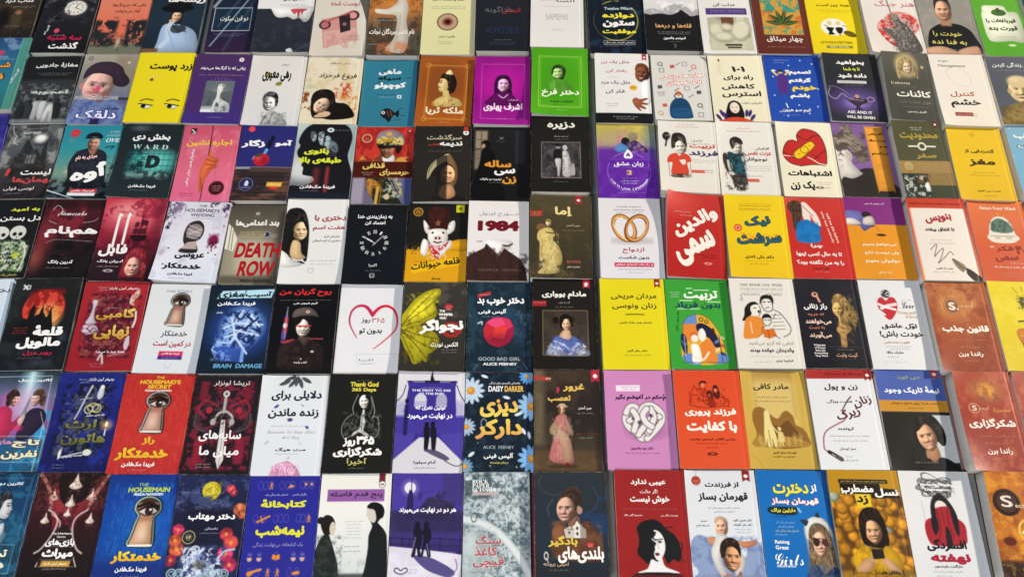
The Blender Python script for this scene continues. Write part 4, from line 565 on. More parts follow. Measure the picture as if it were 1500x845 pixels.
@bk('dA 335 55 770 70 650 650 190 620', 19, 'dark maroon book with ornate white title and a shadowed face')
def _(p):
    p.bg('4a1c24', '3c1820', '1c1418', '171416'); p.n('8a2c38', 22, .5, .75, .7, (10, 0, 70, 50)); p.n('120f12', 18, .42, .65, .9, (20, 50, 100, 100)); p.e(8, 60, 18, '6a2a2e', 40, 12, .8); p.e(6, 76, 10, 'a05a4a', 16, 8, .6); p.r(0, 0, 100, 12, '1a1013', .6, 8); p.e(12, 44, 14, '8a343c', 26, 8, .5)
    p.t('𝓝𝓪𝓶𝓮𝓼𝓪𝓴𝓮', 48, 18, 48, 'e8e0e0', 9, .0); p.l('14 14 20 8 30 14 24 22', 'e8e0e0', .9); p.t('هم‌نام', 54, 42, 86, 'f0ecea', 22, .04); p.l('12 28 26 32', 'ddd', .8); p.l('18 56 34 52 92 54', 'ddd', .8, .8); p.l('70 30 86 28 92 24', 'ddd', .8)
    p.t('آدرین یانگ', 50, 80, 40, 'e8e6e4', 8, .03); p.s(48, 87, 38, '999', 1); p.n('3a2a24', 7, .55, .7, .6, (30, 66, 60, 82)); p.l('30 54 26 70', '222', 1)
@bk('dA 780 35 1215 70 1110 665 640 650', 21, 'crimson book with a sailing ship and the red haired face of a woman', 'tl:4')
def _(p):
    p.bg('b03a4c', 'b44454', '7c2434', '2c1a22', '24161e'); p.e(52, 22, 40, 'dc7078', 24, 14, .8); p.e(40, 16, 24, 'ecaaa4', 14, 10, .7); p.n('8a2438', 22, .5, .7, .8, (0, 0, 100, 60)); p.n('3a1420', 16, .45, .65, .8, (50, 50, 100, 80)); p.r(84, 0, 100, 60, '5c1c2c', .6, 12)
    p.l('66 48 66 22', '2a1018', 1.6); p.l('58 46 58 30', '2a1018', 1.4); p.l('74 46 74 28', '2a1018', 1.4); p.g('56 30 62 30 62 36 54 36', '4a1824', .9, sm=0); p.g('64 26 76 28 76 34 64 33', '3a1420', .9, sm=0); p.g('54 38 76 37 76 44 54 44', '3a1420', .8, sm=0); p.g('52 46 78 46 74 52 58 52', '240e16')
    p.g('56 66 66 60 80 62 88 74 90 96 84 100 52 100 50 80', '7a2030'); p.n('4a1420', 8, .48, .62, .7, (60, 60, 96, 100)); p.head(67, 83, 24, 'd8aa9a', -.1, 0, -1, '2a1418', '8a1c2c', 0, 1.2); p.hair('52 92 54 72 62 62 76 62 86 72 88 90 82 96 80 78 72 70 62 71 57 80', '8a2834', 'c85a5a', .3); p.r(50, 95, 86, 100, '20141a', .8, 3)
    p.l('42 56 42 22 44 22', 'f4ecea', 4.2); p.l('27 60 27 24 30 22', 'f4ecea', 4.2); p.t('فابل', 30, 64, 46, 'f4ecea', 22, .05); p.t('آدریان یانگ', 30, 77, 42, 'efe6e6', 6, .025); p.s(28, 83, 34, 'caa', 1); p.e(30, 88, 6, 'e0d4d4', 1.8, ring=1)
@bk('dB 45 75 480 85 385 680 -105 640', 22, 'white book with a black keyhole and wilted purple flowers', 'bl:7')
def _(p):
    p.bg('d8d6e0', 'dcdae4', 'dfe0e8', 'd4dae6'); p.n('b8b8c8', 20, .55, .8, .5); p.n('54405c', 7, .45, .58, 1, (0, 0, 22, 22)); p.n('3c2c44', 6, .48, .58, 1, (0, 18, 10, 36)); p.n('8a7a94', 6, .5, .6, .9, (4, 2, 28, 16)); p.n('4c2c44', 6, .47, .57, 1, (68, 0, 84, 10)); p.n('4a3c5a', 6, .45, .57, 1, (88, 0, 100, 18))
    p.t('THE', 56, 5, 12, '777', 3.5); p.t("HOUSEMAID'S", 56, 11, 56, '5a5660', 6.5, .01); p.t('WEDDING', 58, 17, 38, '5a5660', 6, .01); p.s(58, 21, 34, '999', 1)
    p.g('40 56 36 50 35 38 40 28 54 24 64 30 66 40 62 48 57 51 62 64 33 64', '2e2a2c', sm=1); p.e(51, 38, 13, '8c7c78', 14); p.g('44 52 57 51 60 62 35 62', '8c7c78', sm=0); p.g('43 52 57 50 61 62 35 62', 'b8a49c', sm=0); p.r(34, 60, 62, 62.5, '2e2a2c')
    for i in range(4): p.l([40, 30 + i * 5, 62, 36 + i * 4], 'd0ccd0', .9); p.l([40, 44 - i * 3, 62, 34 + i * 3], 'd0ccd0', .9)
    p.e(84, 48, 8, '7a1f44', 10, 2); p.n('4a1430', 5, .5, .6, .8, (76, 40, 92, 58)); p.l('84 54 84 62', '8a2a4c', 2); p.n('b898b0', 7, .5, .6, .6, (2, 60, 18, 72))
    for x, y in ((16, 60), (92, 66), (80, 64), (14, 80), (96, 30)): p.e(x, y, 1.4, '443a4c')
    p.t('عروسی', 52, 69, 46, '1c1a24', 11, .05); p.t('خدمتکار', 44, 82, 60, '1c1a24', 13, .06); p.t('فریدا مک‌فادن', 44, 91, 38, '2c2a34', 6, .04); p.s(40, 96, 24, '88a', 1)
@bk('dB 490 100 890 110 825 680 395 675', 20, 'grey brown book with huge red capitals over a cell wall')
def _(p):
    p.bg('48443c', '6a6456', '9a927e', '4a463e'); p.g('0 30 40 50 60 100 0 100', '8f8774', sm=0); p.g('20 46 80 44 90 92 22 92', 'b8b09c', .8, 12); p.g('0 24 10 30 20 44 16 60 0 56', 'e0dccc', sm=0); p.g('92 20 100 20 100 100 90 100', '201e1e', .8, 8); p.r(0, 90, 100, 100, '3a362e', .6, 6)
    for x in (6, 11): p.l([x, 28, x + 1, 58], '6a6454', 1.4, 1, 0)
    p.e(50, 11, 4, 'aaa69a', 3); p.s(50, 15, 12, '998', 1); p.t('بند اعدامی‌ها', 52, 24, 78, 'e6e4dc', 14, .055); p.t('فریدا مک‌فادن', 48, 38, 44, 'b8a870', 5.5, .02); p.fr(24, 35, 70, 41, 'b8a870', .9); p.e(72, 38, 6, '24243c'); p.e(72, 38, 5, 'ccd', ring=1); p.s(84, 38, 14, 'ddd', 2)
    p.t('DEATH', 60, 58, 78, 'a8181e', 28, .045, sk=.12); p.t('ROW', 62, 81, 62, 'a8181e', 28, .045, sk=.12); p.t('FREIDA McFADDEN', 64, 96, 54, '2a2622', 5, .03)
@bk('dB 900 60 1345 65 1290 680 828 672', 18, 'white book with a solemn black haired girl and a red title')
def _(p):
    p.bg('e6e5e2', 'e4e3e0', 'dfe0de'); p.g('2 14 14 10 26 12 34 20 40 36 42 56 42 72 38 74 30 66 10 70 -2 58 -2 30', '1a1818'); p.head(26, 38, 25, 'e2c69c', .3, -4, 1, '2a2018', 'b05a4c', 0, .9); p.g('16 50 28 52 32 64 40 70 24 72 14 66', 'd4b68c'); p.g('0 20 10 16 20 20 14 32 16 44 10 60 -2 60', '1a1818'); p.g('24 20 36 26 38 40 34 34', '1a1818'); p.hair('12 40 13 24 24 15 34 22 40 40 40 56 36 52 37 36 30 25 22 25 15 34', '1a1818', '4a4444', .3)
    p.g('-2 62 10 66 20 74 30 72 38 76 28 80 0 80', 'e6e5e2'); p.g('14 66 22 74 34 74 40 77 28 75 18 72', '2a2624'); p.t('دختری با', 73, 23, 52, 'a83c40', 13, .03); p.t('هفت اسم', 72, 35, 52, 'a83c40', 11, .035); p.t('داستان فرار', 78, 45, 26, '555', 4.5, .01); p.t('دختری از کره شمالی', 70, 50, 46, '555', 5, .01); p.s(68, 73, 42, '888', 1); p.s(66, 77, 36, '999', 1); p.fr(46, 82, 54, 87, 'aaa', .9)
@bk('dC 155 95 585 105 548 680 98 680', 22, 'black book with a round clock of white numerals and hands')
def _(p):
    p.bg('14161b', '13161b', '101318'); p.t('به زمان‌بندی خدا', 46, 16, 58, 'ececea', 9, .03); p.t('اعتماد کن', 47, 24, 34, 'ececea', 8, .03)
    NUM = ['XII', 'I', 'II', 'III', 'IV', 'V', 'VI', 'VII', 'VIII', 'IX', 'X', 'XI']
    for i, s_ in enumerate(NUM):
        a = math.radians(i * 30); x = 48 + 20.5 * math.sin(a); y = 49 - 20.5 * math.cos(a) / A
        p.t(s_, x, y, 1.4 + 1.5 * len(s_), 'dedede', 6.5, .02, r=i * 30)
    p.l('30 41 50 50', 'e8e8e8', 1.2, 1, 0); p.l('62 40 46 52', 'e8e8e8', 1, 1, 0); p.l('36 44 44 47', 'e8e8e8', 2.4, 1, 0); p.t('اکبرا', 49, 77, 13, 'ddd', 6, .02); p.s(50, 83, 26, '889', 1); p.l('46 87 46 91 49 91', 'ddd', 1.2); p.l('52 87 52 91 50 91', 'ddd', 1.2); p.l('49 86 49 89', 'ddd', 1)
@bk('dC 595 90 1020 100 1010 665 555 660', 14, 'black and yellow book with a pig in a red scarf')
def _(p):
    p.bg('1c1a18', '1d1b19', '1c1a18', 'd09a24', 'd09a20'); p.r(-1, 56, 101, 101, 'd29c22'); p.n('1c1a18', 5, .4, .55, 1, (0, 52, 30, 60)); p.n('1c1a18', 5, .4, .55, 1, (70, 44, 100, 54)); p.g('70 50 101 46 101 60 70 60', 'd29c22')
    p.g('26 22 32 26 40 36 34 40 28 34', 'ece6e0'); p.g('78 22 68 26 62 36 68 40 78 34', 'ece6e0'); p.g('34 8 46 4 60 6 70 12 68 24 64 36 40 36 36 22', '3f1c18'); p.n('2a1210', 8, .5, .65, .6, (34, 4, 70, 34)); p.l('50 22 53 28 47 25 54 24 48 28 50 22', 'a87a5a', 1)
    p.g('36 36 44 33 60 33 66 36 68 46 62 54 52 57 42 54 35 46', 'f0eae4'); p.e(51, 45, 8, 'e4d4cc', 6); p.e(48, 45, 2, '4a2a28', 2.6); p.e(54, 45, 2, '4a2a28', 2.6); p.l('45 49.5 51 51 57 49.5', '2a1a18', 2.4); p.e(42, 38, 2, '222'); p.e(60, 38, 2, '222'); p.g('36 50 28 46 24 54 24 64 32 68 36 60', 'f0ebe6'); p.g('64 50 74 48 74 56 64 62 58 68 54 62', 'f0ebe6')
    p.g('36 52 44 55 60 54 70 48 64 58 56 62 54 72 42 64', 'c02c34'); p.n('f0e8e4', 3, .6, .66, .9, (36, 52, 66, 72)); p.e(16, 11, 8, '2a2010'); p.e(16, 11, 7.4, 'b88a3c', ring=2); p.e(16, 11, 5, '8a6428'); p.r(80, 1, 94, 11, 'c8c02c'); p.e(87, 6, 3, '6a6a14')
    p.g('10 80 90 68 92 78 12 90', 'e0b41c', sm=0); p.t('قلعه حیوانات', 50, 78, 80, '1c160c', 16, .035, r=-9); p.s(30, 74, 34, '9a6a1c', 1); p.s(12, 62, 8, '222', 2); p.t('ولیعصر', 52, 96, 14, '3a2810', 5, .02); p.l('45 97 48 94', '222', 1)
@bk('dC 1022 72 1465 75 1472 665 1012 640', 24, 'white book with large maroon digits above a faceless dark coat')
def _(p):
    p.bg('e4dfdd', 'e5e1df', 'e2e0e0'); p.t('جـــورج اورول', 51, 17, 66, '8a8486', 9, .0); p.t('1984', 50, 32, 68, '6e1420', 20, .07); p.t('۱۹۸۴', 20, 52, 9, '877', 4, .01)
    p.g('30 50 64 50 73 52 74 55 70 57 69 60 66 63 60 64 58 70 46 72 34 64', 'ece8e6'); p.g('56 56 60 55.5 66 56 72 54 74.5 54.5 70 57.4 62 58.4', '3c302e', .95, .6); p.g('57 58 62 60 58 68 48 71 54 64', 'a89c98', .8, 1.5)
    p.g('-2 72 14 65 27 60 31 54.5 36 58 46 67 52 70 56 66 60 60 64 62 70 65 86 73 95 84 99 104 -2 104', '3a2523', sm=0); p.g('31 54.5 36 58 50 69 54 78 46 74 36 66', '4c3330', sm=0); p.l('30 56 36 66 50 74 60 62', '241614', 1.4); p.n('2a1a1a', 10, .5, .7, .6, (0, 60, 100, 100)); p.t('GEORGE  ORWELL', 54, 87, 70, '6e5552', 4.5, .0)
@bk('dD 275 20 720 45 745 635 275 630', 36, 'olive brown book with a cream gowned lady holding a child')
def _(p):
    p.bg('4c442f', '453d2a', '3c3526', '332e24'); p.n('5a5036', 26, .5, .8, .4); p.rib(74, 10, 9, 'a02c34'); p.t('اِما', 54, 20, 27, 'e8d490', 18, .045); p.g('-1 20 20 19 20 26 -1 27', '9a3a2c', sm=0); p.s(10, 22, 15, 'dba', 2); p.t('جین آستن', 70, 37, 22, 'c8b890', 5, .02); p.s(70, 43, 36, 'a89878', 1)
    p.head(30, 34.5, 9, 'dcc498', -.3, 0, -1, '4a3418', '8a5a3c'); p.e(30, 31.5, 4.5, '8a7440', 3); p.e(18, 40, 7.5, '7a5a40', 7); p.g('13 46 20 42 28 40 36 42 40 50 36 54 46 62 52 74 50 84 44 86 46 94 14 95 20 88 24 78 16 80 16 60 12 54', 'cdb878'); p.n('94803c', 6, .5, .7, .5, (16, 46, 48, 93), .3); p.n('eadca8', 6, .52, .7, .6, (16, 46, 46, 93), .3); p.l('26 46 38 47', '4a3c20', 2); p.n('5a4c30', 12, .5, .65, .7, (0, 92, 70, 100)); p.l('48 90 60 96', '8a8060', 1.4, .6)
    p.t('emma', 70, 81, 22, 'b85a4c', 5, .01); p.t('jane austen', 70, 87, 20, 'e0d8c0', 4, .01)
@bk('dD 778 52 1225 55 1262 635 795 635', 15, 'white book with two interlocked gold rings')
def _(p):
    p.bg('dcd9dc', 'e0dde0', 'dedce2'); p.t('𝐆𝐞𝐭𝐭𝐢𝐧𝐠 𝐓𝐨𝐠𝐞𝐭𝐡𝐞𝐫', 50, 11, 40, 'a89a98', 3.6, 0); p.t('𝐚𝐧𝐝 𝐒𝐭𝐚𝐲𝐢𝐧𝐠 𝐓𝐨𝐠𝐞𝐭𝐡𝐞𝐫', 50, 15, 50, 'b09a98', 3.6, 0); p.s(50, 18, 44, '988', 1)
    p.e(52, 54, 26, '8a8078', 4, 5, .6); p.e(40, 38, 16, '8a5426', 24, rot=-24, ring=5.4); p.e(40, 38, 15.4, 'dca866', 23.4, rot=-24, ring=2.6); p.e(60, 38, 16, '7a4420', 24, rot=24, ring=5.4); p.e(61, 38, 15.4, 'd09a5c', 23.4, rot=24, ring=2.6); p.l('24 34 30 44 44 54', 'f4dcb0', 1.6); p.l('76 34 70 46 56 54', 'e8b888', 1.4); p.l('28 26 38 25', 'f8e8cc', 1.6)
    p.t('ازدواج', 53, 66, 34, 'b8324a', 12, .015); p.t('بدون شکست', 53, 75, 48, '2c2830', 7, .025); p.g('22 81 84 81 84 86 22 86', 'c03c58', sm=0); p.t('و راز یک ازدواج موفق', 53, 83.5, 58, 'f4e4e8', 4.4, .02); p.s(54, 89, 52, '777', 1); p.s(54, 93, 24, '999', 1)
@bk('dE 95 0 475 45 540 630 70 630', 24, 'red book with huge slanted white title letters', 'tl:14')
def _(p):
    p.bg('b83a34', 'b0322c', 'ab2c28', 'a82826'); p.e(16, 10, 34, 'c8564c', 20, 14, .6); p.t('والدین', 50, 34, 84, 'f4e8dc', 30, .055, r=-28); p.t('سمی', 50, 66, 74, 'f4e8dc', 44, .055, r=-26); p.s(28, 23, 30, 'e8b8a8', 1, .9); p.s(34, 27, 22, 'e8b8a8', 1, .9); p.s(72, 73, 26, '4a1412', 2, .9); p.e(70, 83, 5, 'e0b0a4', 1.6, ring=1)
@bk('dE 490 25 930 40 1010 635 545 625', 28, 'yellow book with teal woodblock style title letters')
def _(p):
    p.bg('e0c22a', 'e2c226', 'dcb824'); p.l('24 11 78 11', '8a7420', .7, .9, 0); p.l('24 19 78 19', '8a7420', .7, .9, 0); p.s(50, 13.5, 52, '5a4c1a', 1, 1); p.s(50, 17, 50, '5a4c1a', 1, 1); p.t('نیک', 52, 33, 42, '2c5a64', 20, .06, r=-8, o='1c2226', ow=.03); p.t('سرشت', 52, 55, 72, '2c5a64', 24, .06, r=-4, o='1c2226', ow=.03); p.e(19, 41, 6.5, 'c8402c'); p.e(19, 41, 3.4, 'f0b8a0', ring=1.6); p.n('c8503c', 4, .6, .68, .8, (24, 48, 84, 58))
    p.t('دکتر بکی کندی', 49, 76, 46, '4a3a10', 7, .03); p.l('26 81 74 80', '8a7420', .7, .9, 0); p.s(48, 84, 30, '7a661a', 1)
@bk('dE 932 45 1370 55 1460 640 1012 635', 23, 'red book with a woman in a blue top seen from behind')
def _(p):
    p.flat = True
    p.bg('ba3a34', 'b6322c', 'b8302c'); p.e(4, 4, 20, 'd8685c', 16, 8, .5); p.g('26 10 34 6 44 14 52 22 56 34 50 36 44 28 40 22 40 30 30 30', 'ead8cc'); p.g('6 8 16 4 26 6 28 14 26 26 22 40 16 46 10 36 10 22 4 14', '3c2a20'); p.n('6a5038', 5, .5, .62, .7, (4, 4, 28, 46), .4); p.l('26 8 36 16 48 26', '5a3c2c', 1); p.g('20 32 34 28 44 32 54 36 52 44 50 56 16 56 14 42', '2476b4'); p.g('44 16 54 28 56 36 50 33 46 24', 'ead8cc'); p.n('1c5c94', 8, .5, .7, .5, (14, 30, 54, 56))
    p.t('why has nobody', 66, 37, 60, 'f0c8b4', 4.6, .02, r=78); p.t('told me this before', 75, 38, 56, 'f0c8b4', 4.6, .02, r=78); p.t('چرا', 44, 61, 20, 'f2e4dc', 8, .05); p.t('تا به حال کسی اینها', 46, 71, 74, 'f2e4dc', 9, .045); p.t('را به من نگفته بود؟', 46, 81, 76, 'f2e4dc', 9.5, .045); p.t('جولی اسمیت', 46, 88, 28, '2a1412', 4, .03); p.s(46, 92, 24, 'd89a90', 1)
@bk('dF 170 45 600 55 725 645 265 640', 20, 'purple and orange book with a person slumped asleep at a table')
def _(p):
    p.bg('7c2f74', '80347a', '7a3070'); p.r(-1, 34, 101, 101, 'd8922c'); p.g('0 18 16 17 30 20 44 26 46 34 0 34', '6a6aa4'); p.g('20 28 40 30 46 36 38 38 26 42', '5c5c98'); p.e(35, 22, 8, '2c1c24', 6); p.g('30 26 44 24 46 34 28 34', 'cfc4b8'); p.g('0 27 14 27 24 34 0 34', 'd8d0c8'); p.l('46 34 52 42', 'c87a3a', 3); p.e(54, 47, 8, '4a2c1c', 2.4); p.e(54, 46.5, 5, '2a1810', 1)
    p.t('کتاب پرفروش کره جنوبی', 52, 8, 34, 'e8d0e0', 4, .02); p.t('می‌خواهم بمیرم', 48, 59, 56, 'f2e4c8', 7, .04); p.t('ولی دوست دارم', 49, 69, 56, 'f2e4c8', 7.5, .04); p.t('دوکبوکی بخورم', 48, 79, 56, 'f2e4c8', 8, .04); p.t('بک سه‌هی', 48, 92, 22, 'f0e0c0', 5, .02); p.s(48, 97, 28, 'c8a870', 1)
@bk('dF 612 50 1060 55 1180 655 755 650', 36, 'white book with an orange border and a fountain pen scribble')
def _(p):
    p.flat = True
    p.bg('b8402c', 'c85a40', 'd0704c'); p.r(3, 13, 96, 101, 'e6ddd2'); p.r(3, 13, 5, 101, 'd8a88c'); p.t('WRITE IT DOWN MAKE IT HAPPEN', 48, 7.5, 88, '8a2c20', 4.5, .0); p.t('بنویس', 49, 26, 46, 'b02c34', 15, .05, r=-8); p.t('تا اتفاق بیفتد', 47, 39.5, 50, '3a2a22', 8, .04); p.s(46, 52, 36, 'a09888', 1); p.s(46, 56, 42, 'a09888', 1)
    p.l('24 64 30 60 36 58 28 72 34 68 46 62 38 74 32 80 46 72 56 66 60 70', '4a4440', 1.1); p.g('58 75 64 77 76 88 90 100 101 100 101 96 80 86 70 80', '4c4438'); p.g('56 74 66 77 76 83 70 90 60 83', '8a7a64'); p.l('58 75 72 86', '2a241e', 1.2); p.g('78 86 84 87 101 97 101 101 88 101 76 92', '2f2b24'); p.t('هنریت آن کلاوسر', 40, 86, 28, '6a6058', 4.4, .02); p.s(38, 90, 36, 'a09888', 1)
@bk('dF 1075 70 1480 70 1620 660 1200 655', 22, 'salmon orange book with a head whose brain is drawn in grey')
def _(p):
    p.flat = True
    p.bg('cf7440', 'cc6a44', 'c45c3c', 'c05a38'); p.t('𝐃𝐞𝐭𝐨𝐱 𝐘𝐨𝐮𝐫 𝐌𝐢𝐧𝐝', 53, 10, 64, 'f4e0d0', 5.6, .01); p.l('52 22 51 16', 'e0a050', 1.4); p.l('46 23 42 19', 'e0a050', 1.2); p.l('58 23 62 19', 'e0a050', 1.2); p.g('30 36 36 26 46 21 58 21 68 26 72 36 72 52 28 52', 'e4dccc'); p.g('32 36 38 27 48 23 58 24 68 30 72 38 62 41 46 41 34 39', '5c7468'); p.n('34483e', 4, .5, .6, .7, (34, 26, 70, 40)); p.r(28, 44, 72, 46, 'b8ac9c', .8); p.r(36, 46, 46, 49, 'a8a090', .5); p.r(56, 46, 66, 49, 'a8a090', .5); p.e(26, 47, 3, 'e4dccc', 4); p.e(76, 47, 3, 'e4dccc', 4)
    p.t('۴۰', 76, 62, 18, '8a2c1c', 15, .05); p.t('فکر', 48, 61, 32, '8a2c1c', 11, .03); p.t('سمی', 48, 73, 40, '8a2c1c', 12, .035); p.s(64, 78, 26, 'f4d8c0', 1, 1); p.s(52, 83, 60, 'f4e4d4', 1, 1, 3); p.s(56, 90, 60, 'e0a484', 2); p.t('۹۹', 26, 59, 7, 'f0d0c0', 4)
@bk('dF 1495 90 1900 90 2050 655 1640 655', 24, 'dark red book sliver at the right edge of the picture')
def _(p):
    p.bg('4a1414', '5a1a18', '3a1010'); p.s(40, 50, 50, 'caa', 2)

# ================================================================ fifth row
@bk('eA -340 50 80 55 -30 720 -480 720', 16, 'pale blue book mostly cut off by the left edge')
def _(p):
    p.bg('d0dae4', 'c8d8e6', 'a8c4d8'); p.t('دختر', 84, 14, 28, '445', 9, .02); p.s(60, 30, 40, '889', 1)
@bk('eA 90 20 600 55 465 710 -5 700', 24, 'black book with a castle silhouette before a huge red moon')
def _(p):
    p.flat = True
    p.bg('1f2120', '1b1d1e', '15171a', '171b20'); p.n('2e3234', 26, .5, .8, .6); p.e(51, 34, 31, 'c8483c', 31); p.e(58, 42, 22, 'd89a58', 20, 5, .85); p.e(62, 50, 12, 'e8c080', 10, 5, .7); p.n('7a1c1c', 10, .5, .62, .8, (24, 12, 78, 40)); p.e(51, 34, 31, '8a2020', 31, ring=1.4, a=.7)
    p.g('16 62 20 50 26 44 30 46 32 34 36 28 39 34 40 42 46 40 48 34 50 30 52 38 58 44 60 40 62 32 65 40 68 48 72 58 80 62 84 70 10 70', '131415', sm=0); p.r(0, 56, 24, 70, '16181b', .9, 5); p.n('121416', 8, .45, .6, .8, (10, 48, 60, 70)); p.l('14 8 20 12', 'd8d8d4', 3); p.l('20 8 14 12', 'd8d8d4', 2.4); p.l('23 12 23 8', 'd8d8d4', 1.6)
    p.s(24, 55, 22, 'a83c30', 3, .9); p.t('قلعۀ', 66, 58, 44, 'f4f2f0', 17, .06); p.t('مالویل', 56, 71.5, 64, 'f4f2f0', 18, .06); p.t('روبر مرل', 58, 82, 42, 'b02444', 8, .03); p.s(48, 87, 36, '778', 1); p.e(88, 66, 5, '3a4450', 6, 3, .8); p.e(62, 92, 16, '3a4450', 4, 3, .6)
@bk('eA 620 60 1090 65 960 715 470 710', 17, 'dark red book with golden title over a purple tangle of chess pieces')
def _(p):
    p.bg('9c2c34', '98282f', '8e242c'); p.e(50, 50, 36, '5a1c2c', 56, 8, .85); p.n('3c1424', 7, .45, .58, .85, (12, 14, 92, 86)); p.n('9a5a50', 5, .6, .7, .7, (14, 16, 90, 84)); p.t('جنیفر لین بارنز', 62, 8, 46, 'f0e4e0', 6, .015); p.s(30, 7, 16, 'e0c8c4', 2, .8)
    p.g('18 22 26 22 26 26 24 32 26 42 30 48 14 48 18 40 20 30', 'd0c4d0'); p.g('84 10 88 9 88 16 82 22 84 28 76 26 76 18', 'dcc8b4'); p.n('9c2c34', 4, .56, .62, .7, (72, 10, 90, 28)); p.g('12 50 30 50 36 58 14 60', 'c8b8c4'); p.n('5a2030', 4, .5, .6, .8, (10, 50, 38, 62)); p.l('88 34 90 44 88 52', 'e8d4d0', 3); p.g('82 64 86 62 88 72 84 78 80 72', 'c8b8c0'); p.l('46 88 50 82 54 92', 'd0b8b8', 3); p.l('60 84 84 80', 'b89098', 1.2)
    p.t('گامبی', 58, 37.5, 60, 'e8c86a', 20, .04, c2='b88430', o='4a1818', ow=.05); p.t('نهایی', 58, 58, 54, 'e8c86a', 24, .04, c2='b88430', o='4a1818', ow=.05); p.t('همه چیز را می‌برد', 62, 79.5, 44, 'ecdcd8', 5, .02); p.s(54, 31, 22, 'd8b8a8', 1); p.s(46, 92, 24, 'd0a0a0', 2, .6)
@bk('eA 1100 78 1560 85 1420 735 960 725', 16, 'white book with an eye in a keyhole above a pink and blue author label')
def _(p):
    p.bg('d9dbde', 'dcdee0', 'd8dce0'); p.t('𝐹𝑟𝑒𝑖𝑑𝑎 𝑀𝑐𝐹𝑎𝑑𝑑𝑒𝑛', 48, 8, 42, '889', 4.5, 0); p.key(53, 30, 25, '2e302c', 'a8a89c', 'b89080'); p.t('خدمتکار', 54, 57, 42, '24284a', 12, .015); p.t('در کمین است', 54, 68, 60, 'b02c44', 12, .02); p.g('36 76 74 76 74 81 35.5 81', 'c8305a', sm=0); p.g('35.5 81 74 81 74 85 35 85', '44307c', sm=0); p.t('فریدا مک‌فادن', 55, 78.5, 28, 'f4e8ee', 4, .02); p.s(55, 83, 24, 'cbd', 1); p.l('50 90 50 93 54 94 58 92 58 89', 'bbb', 1)
@bk('eB 340 85 805 90 735 735 225 730', 25, 'dark blue book with a blue head full of maze walls')
def _(p):
    p.bg('14202c', '16222e', '14243a', '131e2a'); p.e(56, 50, 44, '2c4a9c', 42, 16, .85); p.g('20 70 26 56 28 44 40 34 54 28 70 30 84 40 88 54 80 70 66 78 68 88 44 86 34 86 26 84 24 78 18 72', '3c5aa8'); p.e(58, 48, 30, '9cbce8', 30, 8, .9); p.n('1c2c5c', 7, .5, .58, .9, (28, 30, 88, 72))
    for q in ('30 50 48 44 88 46', '40 38 50 60 70 78', '34 60 50 56 62 48 70 34', '48 52 84 58', '56 30 46 44', '70 36 84 48', '30 66 44 66 50 58'): p.l(q, 'd0e0f8', 3, .9, 0)
    for q in ('46 36 54 40 60 34', '64 36 74 42 80 38', '52 48 62 50 72 44', '60 62 70 66 78 58', '74 50 86 54'): p.l(q, '16244c', 3.5, .9)
    p.e(26, 66, 4, 'b8d0f4', 6, 2, .8); p.l('20 70 18 74 23 76', 'a8c4f0', 2); p.l('24 80 32 82', '182858', 2); p.n('9cc0f0', 6, .58, .7, .6, (18, 58, 48, 86)); p.l('64 72 64 86', '9cc0f0', 5, .7)
    p.g('12 16 20 7 100 5 96 15', 'b8dcea', sm=0); p.t('آسیب', 76, 11, 40, '14202c', 11, .045, sk=.12); p.t('مغزی', 34, 12, 38, '14202c', 13, .045, sk=.12); p.l('56 7 52 16', '14202c', 1.4, 1, 0); p.t('فریدا مک‌فادن', 44, 22, 58, 'f0f4f6', 8, .03); p.t('پرفروش', 20, 32, 10, 'cde', 4.5, .02); p.t('BRAIN  DAMAGE', 60, 91.5, 72, '5f9cc0', 7, .04, sk=.1)
@bk('eB 812 85 1285 85 1220 735 740 730', 24, 'black book with a uniformed woman whose eyes are crossed out in red')
def _(p):
    p.bg('0f0f11', '0e0e10', '111113'); p.t('روح گریان من', 48, 9, 82, 'cc2c34', 14, .045); p.s(49, 18, 80, '999', 1, .7, 1.6); p.t('کیم هیون هی', 50, 22, 38, 'e0e0e0', 4.5, .03)
    p.g('20 38 23 28 25 38 26 56 24 66 18 66 18 56', '5a4a90', sm=0); p.g('20 38 26 38 26 54 20 56', 'b0364c', sm=0); p.e(22, 47, 3, 'e8e0e8', 4.4); p.l('23 26 23 66', 'aaa', 1); p.g('22 64 38 62 36 66 20 67', '8a3440'); p.l('22 66 40 64', 'b04850', 1.4); p.l('60 62 82 62', 'b04850', 1.6)
    p.g('16 86 18 70 30 66 44 62 60 62 74 66 84 72 86 90 80 96 22 94', '2c2020'); p.n('1a1414', 9, .5, .65, .7, (14, 62, 88, 96)); p.g('44 60 50 66 54 70 58 66 62 60', '4a3c3a'); p.l('52 68 52 90', '140f0f', 1.6); p.e(68, 76, 2.4, 'e0d8d0', 1.6); p.e(52, 84, 1.6, 'a89880')
    p.g('34 36 38 32 52 30 64 34 68 46 66 52 60 58 52 60 42 56 36 50', '161314'); p.head(50.5, 49.5, 22, 'dcd4cc', 0, 2, -1, '1a1416', '2a1418', 0, 1.0); p.g('34 38 38 34 48 38 44 45 38 46', '161314'); p.g('48 38 64 36 66 48 60 50 56 43', '161314'); p.g('32 38 34 30 44 27 58 27 68 32 72 38 64 36 46 36', '5c5450'); p.e(55, 31.5, 3, 'e0d8cc', 2.4); p.e(55, 31.5, 1.4, 'b03030'); p.l('40 47.6 61 47.6', 'c84440', 2.6, .9, 0); p.t('کتاب پارسه', 52, 88, 20, 'e4e4e4', 4, .03)
